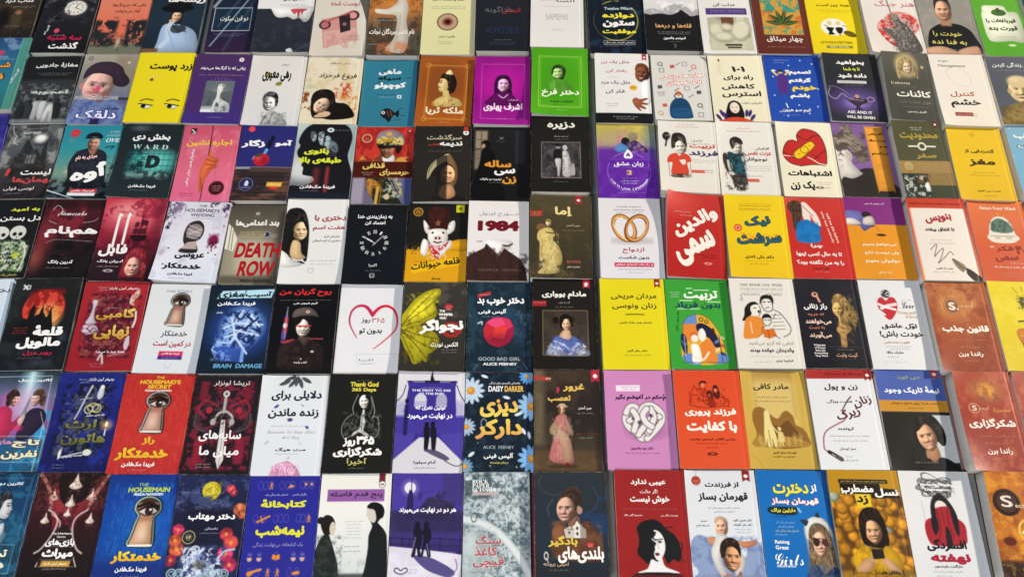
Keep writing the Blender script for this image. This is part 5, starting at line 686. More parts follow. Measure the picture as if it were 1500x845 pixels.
@bk('eC 98 80 548 82 510 735 32 728', 14, 'white book with a large red outlined heart')
def _(p):
    p.bg('e0e0e4', 'e4e4e6', 'e2e2e6'); p.l('60 73 76 64 92 52 94 40 88 30 78 25.5 68 26 60 30 54 35.5', 'c8243c', 1.4, 1, 1, 6); p.l('32 61 22 50 18 42 20 32 28 26 38 25 46 28 54 35.5', 'b42c54', 1.4, 1, 1, 6)
    p.t('۳۶۵', 64, 41.5, 20, 'c02c50', 8, .01); p.t('روز', 44, 42, 14, '282830', 9, .02); p.t('بدون تو', 53, 54, 36, '282830', 10, .025); p.l('36 84 34 80 38 79 100 79', '99a', .6, .8); p.l('36 84 38 89 66 89', '99a', .6, .8); p.t('اکبرا', 50, 85.5, 22, '556', 4, .01); p.s(52, 89, 20, 'aaa', 1)
@bk('eC 560 62 1015 75 1000 720 512 710', 25, 'dark brown book with a torn yellow butterfly wing')
def _(p):
    p.bg('37342f', '34312c', '2e2b27'); p.n('57534c', 16, .55, .8, .6, (50, 0, 100, 60)); p.g('-2 42 6 32 18 20 34 11 52 7 58 9 58 14 52 18 56 22 56 24 50 24 54 34 50 42 40 46 30 50 50 56 58 62 60 70 52 78 44 82 42 90 36 88 30 91 22 92 16 84 8 76 2 66 -2 60', 'b2a82a'); p.g('10 36 26 20 42 11 52 10 54 14 46 18 48 26 50 30 44 40 20 46', 'e8dc3e'); p.n('5a5418', 7, .52, .7, .6, (0, 44, 62, 92), .6); p.n('8a8420', 6, .54, .7, .5, (4, 12, 58, 44))
    for q in ('0 50 20 32 48 10', '0 50 26 36 52 20', '0 51 30 44 52 34', '0 54 26 60 56 64', '0 56 20 68 42 86', '0 58 12 74 24 90', '0 55 28 68 52 76'): p.l(q, '2c280e', 1.1, .8)
    p.l('14 14 18 20', 'cfc9a8', .9); p.e(78, 54, 16, 'a0302a', 13); p.n('34312c', 7, .58, .66, .8, (60, 44, 96, 68)); p.e(72, 28, 6.5, 'b83440', 4.6); p.s(72, 28, 8, 'ecc', 2); p.t('THE', 62, 33, 9, 'f0eee8', 4, .05); p.t('WHISPER', 68, 37, 22, 'f0eee8', 4.4, .06); p.t('MAN', 64, 41, 10, 'f0eee8', 4, .05)
    p.t('نجواگر', 62, 50, 68, 'f6f4f0', 24, .055, r=-3); p.t('الکس نورث', 68, 71, 42, 'f0eeea', 9, .035); p.s(76, 76, 24, '999', 2)
@bk('eC 1018 65 1480 75 1485 720 1005 718', 20, 'dark teal book with a faceted red ball among dim blue lines')
def _(p):
    p.bg('1b2b36', '1c2d38', '182731'); p.n('2f4858', 18, .5, .75, .6); p.n('4a6478', 5, .62, .7, .6, (64, 30, 100, 70)); p.g('62 28 74 36 90 52 88 66 70 74 40 70 46 50', '2b4460', .6); p.e(52, 66, 22, '0f1820', 12, 5, .7)
    p.g('26 54 30 46 40 41 54 40 66 42 72 50 72 60 64 69 50 73 36 70 28 63', 'b02a48'); p.g('30 46 40 41 54 40 60 48 44 52', 'e0507a', sm=0); p.g('54 40 66 42 72 50 62 54 60 48', 'cc3c5c', sm=0); p.g('26 54 30 46 44 52 40 62 28 63', 'b8303c', sm=0); p.g('44 52 60 48 62 54 58 64 40 62', 'd8443c', sm=0); p.g('40 62 58 64 50 73 36 70', 'a02438', sm=0); p.g('62 54 72 50 72 60 64 69 58 64', '9a2244', sm=0); p.e(50, 64, 16, '701c30', 9, 4, .5)
    p.g('15 14 36 10 36 14 16 18', 'b03440', sm=0); p.s(26, 14, 16, 'ecc', 1); p.t('دختر خوب بد', 52, 22, 74, 'f2f4f4', 14, .05); p.t('آلیس فینی', 39, 33.5, 44, 'f0f2f2', 9, .03); p.s(38, 39, 26, '9ab', 1); p.l('17 47 23 45 23 48', 'cdd', 2); p.t('GOOD BAD GIRL', 51, 86, 64, 'a8b4bc', 5.6, .01); p.t('ALICE FEENEY', 52, 91.5, 52, 'dfe4e6', 4.4, .04); p.l('2 36 6 40', '678', 1); p.l('12 98 18 92', '678', 1); p.l('88 90 94 98', '678', 1)
@bk('eD 298 42 748 45 785 705 300 695', 28, 'black book with a framed painting of a woman in a blue shawl')
def _(p):
    p.bg('1c1917', '1e1a18', '1a1715'); p.rib(80, 11, 9, 'a82c3a'); p.e(85, 7, 2.6, 'f4e0e0'); p.t('مادام بوواری', 50, 18.5, 70, 'f2f0e6', 13, .045); p.g('0 25 22 25 22 31 0 31', '98282c', sm=0); p.s(11, 27, 18, 'dbb', 1); p.t('گوستاو فلوبر', 50, 27, 18, 'aaa', 4, .01); p.s(50, 32, 28, '998', 1)
    p.r(16, 36, 86, 85, '38302a'); p.n('4a4034', 20, .5, .8, .6, (16, 36, 86, 85)); p.g('42 46 46 41 54 40 60 43 62 50 58 56 44 56', '14100e'); p.e(36, 47, 5, '1a1512', 6); p.e(63, 46, 3.6, '2a221c', 5); p.head(53, 51.5, 14, 'dcb898', -.3, 0, -1, '2a1a14', '9a5248', 0, 1.1); p.hair('44 54 44 45 53 40 62 44 63 54 59 50 55 44 51 44 47 50', '17110d'); p.g('48 58 57 58 60 64 68 68 44 70 40 66', 'd0ac8e')
    p.g('38 64 48 67 56 68 62 64 72 68 82 76 85 85 24 85 26 76 32 68', '5c6ea8'); p.l('34 70 50 75 60 80 70 72', 'aab4dc', 3.4); p.g('24 85 24 77 30 73 44 78 52 85', '8a90a8'); p.g('64 85 66 77 76 75 84 80 86 85', '8c8c98'); p.n('d4d8e8', 4, .56, .66, .8, (24, 72, 86, 85)); p.n('3c4a7c', 6, .54, .66, .5, (28, 64, 82, 85)); p.fr(16, 36, 86, 85, '8a7a5a', 1)
@bk('eD 785 45 1250 42 1305 705 815 700', 18, 'lemon yellow book with a plain two line title and no picture')
def _(p):
    p.bg('d9cb28', 'dbcd2a', 'd8ca28'); p.rib(85, 9, 8, '8a2018'); p.t('مردان مریخی', 52, 20, 70, '3a3414', 11, .012); p.t('زنان ونوسی', 52, 31, 68, '3a3414', 11, .012); p.l('38 40.5 52 40.2 66 40.5', '4a421a', 1.6); p.t('راهنمای بهبود روابط زناشویی', 52, 49.5, 50, '5a5020', 4, .012); p.t('دکتر جان گری', 52, 80, 30, '4a421a', 4.6, .02); p.s(52, 84.5, 40, '6a6024', 1)
@bk('eE 65 48 520 45 597 700 115 695', 18, 'green book with a mother hugging a child under a colourful arch')
def _(p):
    p.flat = True
    p.bg('3c9438', '3f9a3a', '3a9236'); p.t('تربیت', 56, 19, 54, 'f0f4e8', 17, .04); p.t('بدون', 71, 31, 30, '1c3458', 10, .035); p.t('فریاد', 32, 30, 36, '1c3458', 13, .035); p.l('34 10.5 43 10.5', 'e8f0dc', 1.2, 1, 0); p.l('46 12.5 70 12.5', 'e8f0dc', 1.2, 1, 0); p.l('22 24.5 42 24.5', 'e8f0dc', 1.2, 1, 0); p.l('66 26 86 26', 'e8f0dc', 1.2, 1, 0); p.l('18 34 52 34', 'e8f0dc', 1.2, 1, 0); p.s(15, 15, 16, 'e8f0dc', 4, .8, 1.6, 2.6); p.t('هال ادوارد رانکل', 16, 48, 34, '1c4a24', 4, .02, r=-82)
    p.cg('22 93 22 60 24 50 32 43 44 40 56 41 68 47 78 58 84 70 86 80 86 93'); p.r(0, 30, 100, 100, 'd8a83c'); p.r(0, 30, 46, 52, '6a8cc0'); p.r(0, 51, 46, 70, 'd8843c'); p.e(30, 94, 16, '6a8cc0', 16); p.e(80, 92, 14, '6a8cc0', 14); p.nc()
    p.e(53, 46, 3, '3c3418', ring=1.4); p.e(61, 48.5, 2.6, '3c3418', ring=1.4); p.g('44 53 50 50 60 52 70 58 76 66 78 76 70 76 64 68 56 64 46 60', '241f3c'); p.g('48 58 54 56 58 62 56 68 50 70 46 64', 'f4ece4'); p.g('46 76 54 70 62 68 70 76 72 93 58 93 50 90 40 86 44 84', 'd8843c'); p.e(39, 63, 6, 'c86a3a', 5); p.e(40, 67, 5.6, 'f0e4d8', 6); p.g('34 74 44 74 48 84 46 93 34 93 34 84', 'f4f0e8'); p.l('36 86 50 90 60 82', 'f0e0d0', 3)
    p.g('20 62 26 64 28 74 26 84 20 80 18 70', '1f2a4c'); p.l('24 64 24 86', 'dfe4ec', .9); p.l('20 70 24 74 28 72', 'dfe4ec', .8); p.e(70, 59, 2.6, '2c2818', 5)
    for k, c in enumerate(('e0c890', '5c7cb4', 'c8503c', 'ecd8b0', '2c3c60')): p.e(82 - (k % 2) * 8, 66 + k * 4.4, 4.6, c, 2.2, rot=-35 if k % 2 else 35)
    p.l('78 64 80 92', '1f2a2c', 1.2); p.l('22 93 22 60 24 50 32 43 44 40 56 41 68 47 78 58 84 70 86 80 86 93 22 93', '1c2c3c', .9, .8, 0)
@bk('eE 525 40 1000 40 1090 695 605 690', 28, 'white book with a line drawn family of three reading together')
def _(p):
    p.flat = True
    p.bg('e0dbd4', 'e2ddd6', 'deD9d0'); p.t('𝐓𝐇𝐄 𝐁𝐎𝐎𝐊 𝐘𝐎𝐔 𝐖𝐈𝐒𝐇', 50, 7.5, 66, '9a8e80', 4.6, 0); p.t('𝐏𝐀𝐑𝐄𝐍𝐓𝐒 𝐇𝐀𝐃 𝐑𝐄𝐀𝐃', 50, 12.5, 66, 'c4bcb0', 4.4, 0); p.s(50, 15.5, 62, 'c4bcb0', 1); p.t('𝐏𝐇𝐈𝐋𝐈𝐏𝐏𝐀', 32, 18.5, 30, 'b8b0a4', 4, 0); p.t('𝐏𝐄𝐑𝐑𝐘', 70, 18.5, 24, 'b8b0a4', 4, 0)
    p.g('44 30 46 22 52 19 62 19 66 24 64 30 60 24 50 24', '1a1714'); p.l('46 26 48 34 54 38 62 36 64 28', '2a2420', 1.1); p.l('49 27 53 27', '222', 1.4); p.l('57 26.5 61 27', '222', 1.4); p.l('52 34 58 33', '222', 1)
    p.g('14 48 18 42 20 34 28 28 38 27 42 32 34 33 32 38 26 44 20 48', '1a1714'); p.g('30 32 40 30 44 36 40 42 34 44 29 38', 'e8e0d6'); p.l('34 34 37 34', '222', 1.3); p.e(41, 38, 1.8, '222', 2.4); p.l('43 32 44 38 40 43', '2a2420', 1); p.g('14 60 20 46 32 43 44 46 46 58 40 66 26 68 14 68', 'd8893c'); p.l('26 50 27 62', 'f4e8d8', 1.2)
    p.l('64 36 74 40 86 54 84 62 74 66', '2a2420', 1.1); p.l('66 40 62 46', '2a2420', 1)
    for y in (42, 46, 50, 54, 58): p.l([60, y, 74 + (y - 42) * .3, y - .6], '3a342e', .8)
    p.g('44 46 48 41 56 41 60 46 56 45 50 45', '1a1714'); p.l('45 46 46 51 51 54 57 51 58 46', '2a2420', 1); p.l('48 47.5 50 47.5', '222', 1.2); p.l('53 47.5 56 47.5', '222', 1.2); p.l('48 54 42 58 44 64', '2a2420', 1); p.g('41 57 51 58 60 56 64 65 52 68 43 66', 'c8702c', sm=0); p.l('51 58 52 68', '8a4818', 1); p.g('36 66 44 62 42 68 36 70', 'e8e0d6'); p.l('36 66 44 62', '2a2420', .9); p.l('60 64 68 68', '2a2420', .9); p.l('14 24 18 26', '333', .9); p.l('16 20 19 24', '333', .9)
    p.t('کتابی که آرزو می‌کنید', 54, 73, 68, 'a89884', 8, .008); p.t('والدینتان خوانده بودند', 53, 81, 66, '2a241e', 8, .025); p.s(50, 87, 60, 'c8c0b4', 1); p.t('فیلیپا پری', 70, 92, 26, '5a5248', 5, .02); p.s(38, 93, 26, 'c0b8ac', 1)
@bk('eE 1002 48 1458 45 1580 695 1092 690', 21, 'navy black book with a golden haired woman holding a finger to her lips')
def _(p):
    p.bg('1b1b22', '1c1c24', '191920'); p.g('56 30 58 22 64 17 74 18 82 26 90 36 92 46 86 54 84 60 82 50 78 46 74 52 72 56 66 48', '8f7244'); p.n('d8b878', 5, .55, .7, .35, (58, 19, 90, 54), .4); p.head(64, 35, 18, 'c9a86a', -.4, 4, -1, '3a2414', '8a4430', 0, 1.2, 'e0c890'); p.hair('58 26 62 18 74 18 84 28 92 38 92 46 84 46 76 40 72 30 66 26', '8f7244', 'dcbc7c', .5); p.g('62 50 62 42 65 42 66 50 74 52 80 56 76 60 70 64 68 76 60 76 60 64 56 58', 'b8945c'); p.l('63 42 63 52', 'dcc088', 1.4); p.l('66 56 74 57', '6a4c28', 1); p.n('6a4c2c', 6, .54, .66, .5, (56, 50, 82, 78))
    p.t('راز زنانی', 29, 32, 36, 'f0ece8', 11, .04); p.e(31, 18, 5, 'd89a84', 4.4); p.e(31.5, 17.5, 2, '1b1b22'); p.l('34 20 37 26', 'd89a84', 3.4); p.t('که هرچه', 28, 41, 26, 'b8705c', 6, .02); p.t('می‌خواهند', 30, 49, 40, 'e8c8b4', 10, .03); p.t('به دست', 26, 56, 24, 'b8705c', 6, .02); p.t('می‌آورند', 30, 64, 34, 'e8c8b4', 10, .03)
    p.t('9 Secrets', 26, 75, 17, 'dedad6', 3.4, .04); p.t('of Women', 26, 78, 16, 'dedad6', 3.4, .04); p.t('Who Get', 26, 81, 15, 'dedad6', 3.4, .04); p.t('Everything', 26.5, 84, 20, 'dedad6', 3.4, .04); p.t('They Want', 26.5, 87, 19, 'dedad6', 3.4, .04); p.s(64, 80, 24, 'a89080', 1); p.t('کیت وایت', 65, 86, 32, 'd0a488', 8, .015); p.l('40 77 90 77', '887', .6, .8); p.l('42 90 78 90', '887', .5, .6)
@bk('eF 272 50 735 55 870 705 400 700', 17, 'white book with two arms hugging a red heart')
def _(p):
    p.flat = True
    p.bg('dedee0', 'e2e1e1', 'dedede'); p.e(41, 16, 7.5, '24221f', 7); p.n('dedee0', 3, .54, .62, .8, (32, 10, 50, 22)); p.g('40 46 28 36 25 28 28 22 34 20 40 24 46 20 54 21 57 28 53 37', 'b8303a'); p.l('30 33 40 30 54 28', 'ece4e0', 5); p.l('27 28 36 31 46 33 52 34', 'f0e8e4', 4); p.l('28 36 34 40', 'ece4e0', 3); p.l('26 31 30 36', '333', .8); p.l('40 30 56 26', '999', .7)
    p.t('𝓛𝓸𝓿𝓮', 73, 29, 20, '4a4648', 11, 0); p.s(72, 23, 18, 'b8a8a0', 1); p.t('𝐘𝐨𝐮𝐫𝐬𝐞𝐥𝐟', 70, 37.5, 30, 'c8a880', 5, 0); p.t('𝐅𝐢𝐫𝐬𝐭', 76, 42, 18, 'c8a880', 5, 0); p.g('47 48.5 49 49.5 51 48.5 49 51', 'c03844'); p.t('اوّل عاشق', 53, 53, 56, '1f1c1c', 10, .03); p.t('خودت باش!', 54, 62, 68, '1f1c1c', 12, .035); p.t('تقویت عزت نفس', 44, 71, 40, 'b89060', 4.4, .02); p.s(46, 75, 40, '998', 2, .6); p.t('مارک رکلا', 38, 82, 26, '3a3636', 5, .02); p.s(34, 86.5, 18, 'aaa', 1); p.s(36, 92, 34, 'ccc', 1)
@bk('eF 755 60 1190 70 1365 725 890 715', 31, 'copper brown book with a round sealed emblem and white bold title')
def _(p):
    p.bg('a8643c', 'a45c38', '9a5034', '8f4630'); p.n('c88858', 22, .5, .78, .6, (0, 0, 80, 60)); p.n('7a3a24', 24, .55, .8, .5); p.e(38, 28, 22, 'd8a05c', 20, 10, .6); p.e(38, 28, 13, '6a3c28', 14); p.e(38, 28, 11.5, '8f5a3c', 12.5); p.e(38, 28, 11.5, 'd8b48c', 12.5, ring=1); p.t('S', 38, 28, 11, 'f0e4d0', 13, .04); p.e(47, 31, 1.6, 'e8d8c0'); p.t('𝓮𝓬𝓻𝓮𝓽', 61, 27, 26, 'dcb890', 7, 0); p.l('70 30 74 22', 'dcb890', 1)
    p.t('قانون جذب', 52, 53.5, 76, 'f6ead8', 13, .055); p.t('معجزۀ تمرکز در سکون', 50, 65, 60, 'bc8460', 5, 0); p.s(52, 73, 32, 'c8946c', 1, .8, 2.8); p.t('راندا برن', 51, 81, 40, 'f2e6d4', 9, .03); p.s(51, 87.5, 24, 'd0a080', 1)
@bk('eF 1215 60 1680 60 1830 715 1380 715', 22, 'yellow book with a sketched scribble at the right edge')
def _(p):
    p.bg('d8c42a', 'd6c22c', 'cfb828'); p.n('e4d450', 20, .5, .8, .5); p.e(54, 24, 9, '6a6414', 10, 2, .6); p.n('3c3a14', 5, .5, .6, .8, (42, 16, 66, 34)); p.l('46 14 40 8', '6a6414', 1); p.l('54 12 54 6', '6a6414', 1); p.l('36 46 48 45', '3a3614', 2.4); p.g('28 60 34 54 48 54 60 58 62 66 40 66 34 72', 'b86a24', .9); p.t('ثروتمند', 52, 61, 44, 'd89a30', 10, .04); p.t('شو', 46, 71, 26, '4a3c14', 8, .03); p.s(46, 80, 30, '887a24', 2)

# ================================================================ sixth row
@bk('fA -30 40 445 45 275 775 -230 770', 18, 'blue and pink fantasy book with two facing people parted by a beam of light')
def _(p):
    p.bg('24343c', '6a6a8c', '8a5a8c', '2a5a80', '24587c'); p.n('b05a9c', 26, .45, .75, .7, (0, 20, 60, 70)); p.n('3a9cc8', 18, .45, .7, .8, (60, 40, 100, 100)); p.n('2a4a5c', 18, .5, .75, .6, (0, 70, 100, 100)); p.e(58, 14, 10, 'b8e8ec', 32, 10, .9); p.l('58 0 58 40', 'e8fcfc', 5, .8, 0, soft=4); p.e(58, 36, 26, 'c8a8c8', 26, 12, .7); p.l('0 6 88 5 92 60 92 100', 'c8d8dc', 1, .8, 0)
    p.e(36, 26, 10, '3a2424', 9); p.head(40, 29, 14, 'd0a49c', .8, 0, 1, '2a1818', '8a4048', 0, 1.1); p.hair('28 34 28 24 36 18 44 22 46 26 38 27 34 36', '3a2424'); p.g('10 46 24 36 40 40 44 52 54 46 58 50 46 62 40 68 0 70 0 56', 'b8385c'); p.e(76, 27, 10, '5a4038', 9); p.head(72, 29, 14, 'ccaca6', -.8, 0, -1, '2a1c1c', '8a5048', 0, 1.1); p.hair('66 25 70 19 80 19 86 26 86 36 79 34 77 26', '4e3830'); p.g('62 44 72 38 88 40 94 50 84 62 70 70 56 68 58 56', '2c2438'); p.g('56 42 62 28 64 28 62 44 60 52 54 52', '8a8a94'); p.g('52 50 60 44 62 48 58 56', 'd0b0ac'); p.l('84 42 96 60', 'd8e0e8', 1.2, .6); p.e(56, 58, 6, 'd83c6c', 4, 2, .8)
    p.fr(20, 66, 98, 91, 'b8d0d8', 1, .7); p.t('کاترین دویل', 64, 9.5, 52, 'e8f0f0', 5, .03); p.t('تاج', 74, 73, 40, 'e8e4c0', 12, .045, o='5a4a5a'); p.t('نفرین', 68, 84, 52, 'e4e0bc', 13, .045, o='4a4450'); p.t('های', 40, 72, 26, 'd88ab0', 8, .02)
@bk('fA 445 48 915 60 775 780 275 772', 18, 'deep blue book with a dull gold title tangled in dark puzzle objects and a candle')
def _(p):
    p.bg('22286c', '20266a', '1e225c', '1a1c4c'); p.n('2c3a9c', 26, .5, .8, .6); p.n('15182c', 9, .42, .55, 1, (10, 12, 86, 86)); p.n('565c6c', 6, .54, .64, .7, (16, 14, 80, 84)); p.l('52 14 46 26 40 40 36 48', 'c8c8b8', 3.4, .9, w2=2); p.l('38 28 56 26', '9a9ca8', 1.6); p.g('66 13 70 14 72 24 66 28 62 24 64 16', 'c4c8d0'); p.e(68, 15, 3, 'e4e4e4'); p.e(60, 36, 8, 'a8a068', 6, ring=2); p.e(54, 38, 6, 'c8c890', ring=1.6); p.e(66, 37, 6, 'c8c890', ring=1.6); p.e(86, 54, 7, 'e0b060', 6, 4, .8); p.e(86, 53, 2, 'fff4d0', 4); p.l('86 58 86 64', 'd8d0c0', 2)
    p.t('جنیفر لین بارنز', 64, 7, 38, 'e4e6f0', 6, .015); p.s(38, 7, 18, 'bcd', 2, .7); p.t('یک بازی مرگبار', 66, 44, 28, 'e8e8e8', 3.6, .02, r=-4); p.t('ارث', 48, 54, 46, '8a8a50', 17, .05, c2='4a4c2c', o='12142a', ow=.04); p.t('هاتورن', 56, 68, 66, '8a8a50', 18, .05, c2='4a4c2c', o='12142a', ow=.04); p.g('24 80 28 76 28 84 25 88', 'dcdcdc'); p.l('26 86 58 81', 'c8ccd8', 1.6); p.e(66, 81, 6.5, 'd4d8c8', 4.6); p.t('نویسنده پرفروش', 46, 84.5, 30, 'dde', 4, .02, r=-6); p.s(28, 93, 18, '9ac', 2, .6); p.n('5a6270', 6, .5, .62, .6, (22, 50, 40, 80))
@bk('fA 920 55 1420 68 1300 795 780 785', 20, 'red book with an eye in a keyhole and yellow lettering')
def _(p):
    p.bg('a82e2c', 'b0322e', 'b43632', 'a83030'); p.n('c04a40', 8, .5, .75, .5, (0, 0, 100, 100), .25); p.t('THE', 50, 4, 12, 'e8b838', 4, .03); p.t("HOUSEMAID'S", 51, 8.6, 58, 'e8c038', 6.4, .04, sk=.1); p.t('SECRET', 51, 13.5, 34, 'e8c038', 5.6, .04, sk=.1); p.t('FREIDA McFADDEN', 50, 17.5, 38, 'f0dcd4', 3.2, .04); p.key(53, 40, 28, '2c1a18', 'b8b4ac', 'c89c8c')
    p.t('راز', 50, 68, 18, 'f0c43c', 12, .055, c2='d89a28'); p.t('خدمتکار', 44, 81, 74, 'f0c838', 19, .06, c2='dc9c28', o='8a1c18', ow=.02); p.t('فریدا مک‌فادن', 42, 91, 46, 'f4e8e0', 8, .04, o='6a1414', ow=.02); p.s(42, 96, 26, 'e0a8a0', 1)
@bk('fB 240 75 715 78 620 795 110 790', 21, 'black book with a silver dagger amid red ornaments')
def _(p):
    p.bg('211a1f', '201a1e', '1b171b'); p.n('7a2434', 10, .5, .62, .85, (4, 8, 96, 96)); p.r(10, 6, 22, 26, '7c2434', .8, 2); p.r(80, 6, 90, 24, '6a2030', .8, 2); p.n('1c171b', 12, .5, .62, .7, (20, 30, 84, 96)); p.e(50, 44, 36, '3c343c', 24, ring=3, a=.8)
    for s_ in (-1, 1): p.l([50 + s_ * 10, 32, 50 + s_ * 30, 26, 50 + s_ * 38, 36, 50 + s_ * 26, 44], '8a2a3c', 4, .8); p.e(50 + s_ * 22, 36, 5, 'a02c40', 5); p.l([50 + s_ * 40, 40, 50 + s_ * 40, 52, 50 + s_ * 24, 58], '4a424a', 3)
    p.r(14, 66, 26, 90, '8a2434', .9, 4); p.r(74, 64, 88, 90, '86243a', .9, 4)
    p.t('تریشا لونزلر', 56, 8, 54, 'dcd0cc', 9, .006); p.g('48 46 54 46 60 86 54 95 49 86', 'd4d0cc', sm=0); p.l('52 46 55 92', '8a8684', 1); p.l('38 46 42 40 50 37 58 39 64 44 62 52', 'b8b4b0', 3.4); p.n('4a4648', 4, .54, .64, .8, (34, 34, 66, 54)); p.l('50 22 50 38', 'a8a4a0', 4.4); p.e(50, 19, 5, 'c8c4c0', 5); p.e(50, 19, 2, '4a4448'); p.e(36, 48, 4, 'a8a4a4', 5); p.e(64, 48, 4, 'a8a4a4', 5)
    p.t('سایه‌های', 50, 62, 62, 'f0ecea', 17, .035); p.t('میان ما', 52, 78, 58, 'f0ecea', 17, .035); p.s(32, 90, 22, 'c8b8b8', 2, .7)
@bk('fB 722 72 1212 75 1145 805 625 802', 20, 'white book with dark feather leaves and a pink flower at the bottom')
def _(p):
    p.bg('dadde0', 'dde0e4', 'd8dde2')
    for x, y, r_ in ((40, 4, 30), (46, 8, 50), (52, 6, 80), (58, 8, -70), (66, 5, -30), (34, 8, 20), (48, 3, 100)): p.e(x, y, 8, '32363a', 2.8, rot=180 - r_); p.e(x, y, 7, '6a7074', .9, a=.7, rot=180 - r_)
    p.t('دلایلی برای', 54, 21, 74, '22283a', 16, .03); p.t('زنده ماندن', 52, 39, 74, '22283a', 16, .03); p.e(26, 32, 4, '4a4490', 2, rot=-40); p.e(48, 45.5, 4, '3c4670', 2.6); p.l('62 30 66 32', '889', 1.4); p.s(46, 51.5, 50, 'c8a8b8', 1); p.t('𝑅𝑒𝑎𝑠𝑜𝑛𝑠 𝑇𝑜 𝑆𝑡𝑎𝑦 𝐴𝑙𝑖𝑣𝑒', 52, 58, 70, '9aa0a8', 6, 0); p.t('𝓜𝓪𝓽𝓽 𝓗𝓪𝓲𝓰', 52, 63.5, 26, 'b0b4ba', 6, 0); p.e(74, 53, 3, '4a4c8c', 2, rot=40); p.t('مت هیگ', 54, 75, 44, '343a46', 5.6, .03); p.e(18, 68, 4, 'b8bcc4', 1.8, rot=-40); p.e(66, 69, 3, 'c8c8d0', 1.4, rot=-30); p.e(52, 83, 3, 'c0b8c8', 1.4, rot=-45); p.s(50, 79, 34, 'aab', 1)
    p.g('30 102 30 94 34 90 42 87 52 86 62 90 68 95 70 102', 'd49cb8'); p.n('f0d8e4', 4, .5, .62, .8, (30, 86, 70, 100), .4); p.n('b06a98', 4, .58, .66, .7, (30, 90, 70, 100), .4)
@bk('fC 20 62 510 65 465 785 -60 785', 22, 'black book with a praying woman drawn in white lines')
def _(p):
    p.bg('1b1c19', '1c1d1a', '191a18'); p.s(52, 7, 24, '998', 1, .7, 1.6); p.t('Thank God', 52, 11, 42, 'd8cc48', 7.4, .05); p.t('365 Days', 52, 17, 36, 'd8cc48', 7, .05)
    p.g('42 26 46 19 54 18 62 22 66 32 72 40 70 46 60 48 56 42 46 44 38 44 36 38', '161614'); p.l('44 22 38 34 40 42', 'b8b8b4', .9); p.l('64 24 70 38 68 46', 'c8c8c4', .9); p.l('62 22 66 34 62 44', '8a8a86', .9); p.head(54, 29, 15, 'f0eee8', -.2, -6, -1, '161614', '4a4a46', 0, 1.3); p.g('54 24 62 22 64 36 58 37 60 28', '1a1a18'); p.l('54 38 54 42', 'd8d8d4', 3)
    p.g('50 56 51 44 53 40 55 44 58 50 56 58 64 62 60 64 50 60 40 64 42 60', 'e8e6e0'); p.l('53 42 53 58', '4a4a46', 1); p.l('38 42 28 48 24 58 30 66 42 62', 'a8a8a4', .9); p.l('68 44 76 46 78 60 70 66 62 62', 'b8b8b4', .9); p.l('40 46 36 56', '787874', .8); p.l('70 48 68 58', '787874', .8); p.n('6a6a66', 4, .62, .68, .6, (24, 40, 80, 66))
    p.t('۳۶۵', 60, 68, 26, 'f2f0ea', 12, .06); p.t('روز', 37, 70, 18, 'f2f0ea', 13, .06); p.t('شکرگزاری', 50, 79.5, 70, 'f2f0ea', 15, .06); p.t('اَخیرا', 50, 89, 28, 'c8c070', 11, .01); p.s(50, 95, 22, '887', 1)
@bk('fC 515 42 1003 52 980 785 465 785', 17, 'white and violet book with two figures under a bridge gate')
def _(p):
    p.flat = True
    p.bg('d8d6d8', 'cfcdd8', '4a3f92', '4a3f92', 'd6d4d8'); p.r(-1, 0, 101, 44, 'd8d6da'); p.r(-1, 30, 101, 66, '8a84bc', .5, 10); p.g('14 10 18 9 24 11 76 11 84 9 88 10 86 16 88 40 88 70 12 70 12 40 16 16', '3d3288', sm=0); p.g('50 1 52 5 54 9 48 9', '1d1a2a'); p.l('51 0 51 9', '1d1a2a', 1.4); p.r(40, 9, 62, 12, '2a2450'); p.l('14 10 88 10', '1d1a3a', 1.6)
    p.l('12 14 8 24 0 30', '2a2450', 1.4); p.l('88 14 94 24 100 30', '2a2450', 1.4); p.e(35, 29, 9, 'cfcdd8', 10); p.r(26, 30, 44, 36, 'b8b4cc'); p.e(66, 29, 8, 'a8a4c0', 10); p.r(58, 30, 74, 36, 'a8a4c0'); p.r(0, 46, 100, 62, '453a90'); p.n('352c78', 14, .5, .7, .6, (0, 38, 100, 76)); p.g('-2 64 12 62 30 64 12 86 -2 90', '4d4398'); p.g('102 62 86 62 66 64 90 82 102 86', '4d4398'); p.g('36 66 64 66 104 92 104 104 -4 104 -4 90', 'd2d0d6', sm=0); p.r(12, 34, 18, 64, '1f1a40', .8); p.e(15, 30, 3, '1f1a40', 4)
    p.e(46, 53.5, 3.4, '17141f', 4); p.g('42 56 50 56 51 64 49 78 44 78 43 66', '17141f'); p.e(55, 53, 3.4, '17141f', 4); p.g('52 56 59 56 61 64 60 78 55 78 53 66', '17141f'); p.g('44 78 60 78 80 85 76 88 60 84', '4a4660', .9); p.l('74 88 90 93 100 91', '3a3648', 1.2)
    p.s(50, 16.5, 32, 'a8a0d8', 1); p.t('THE FIRST TO DIE', 50, 19.3, 58, 'dcd8f0', 3.4, .03); p.t('AT THE END', 50, 22.6, 38, 'dcd8f0', 3.4, .03); p.t('اولین نفری که', 50, 37, 44, 'f4f2fa', 7, .04); p.t('در نهایت می‌میرد', 50, 45, 66, 'f4f2fa', 10, .04); p.t('آدام سیلورا', 46, 90, 32, '26223a', 6.5, .025); p.s(46, 95, 32, '778', 1)
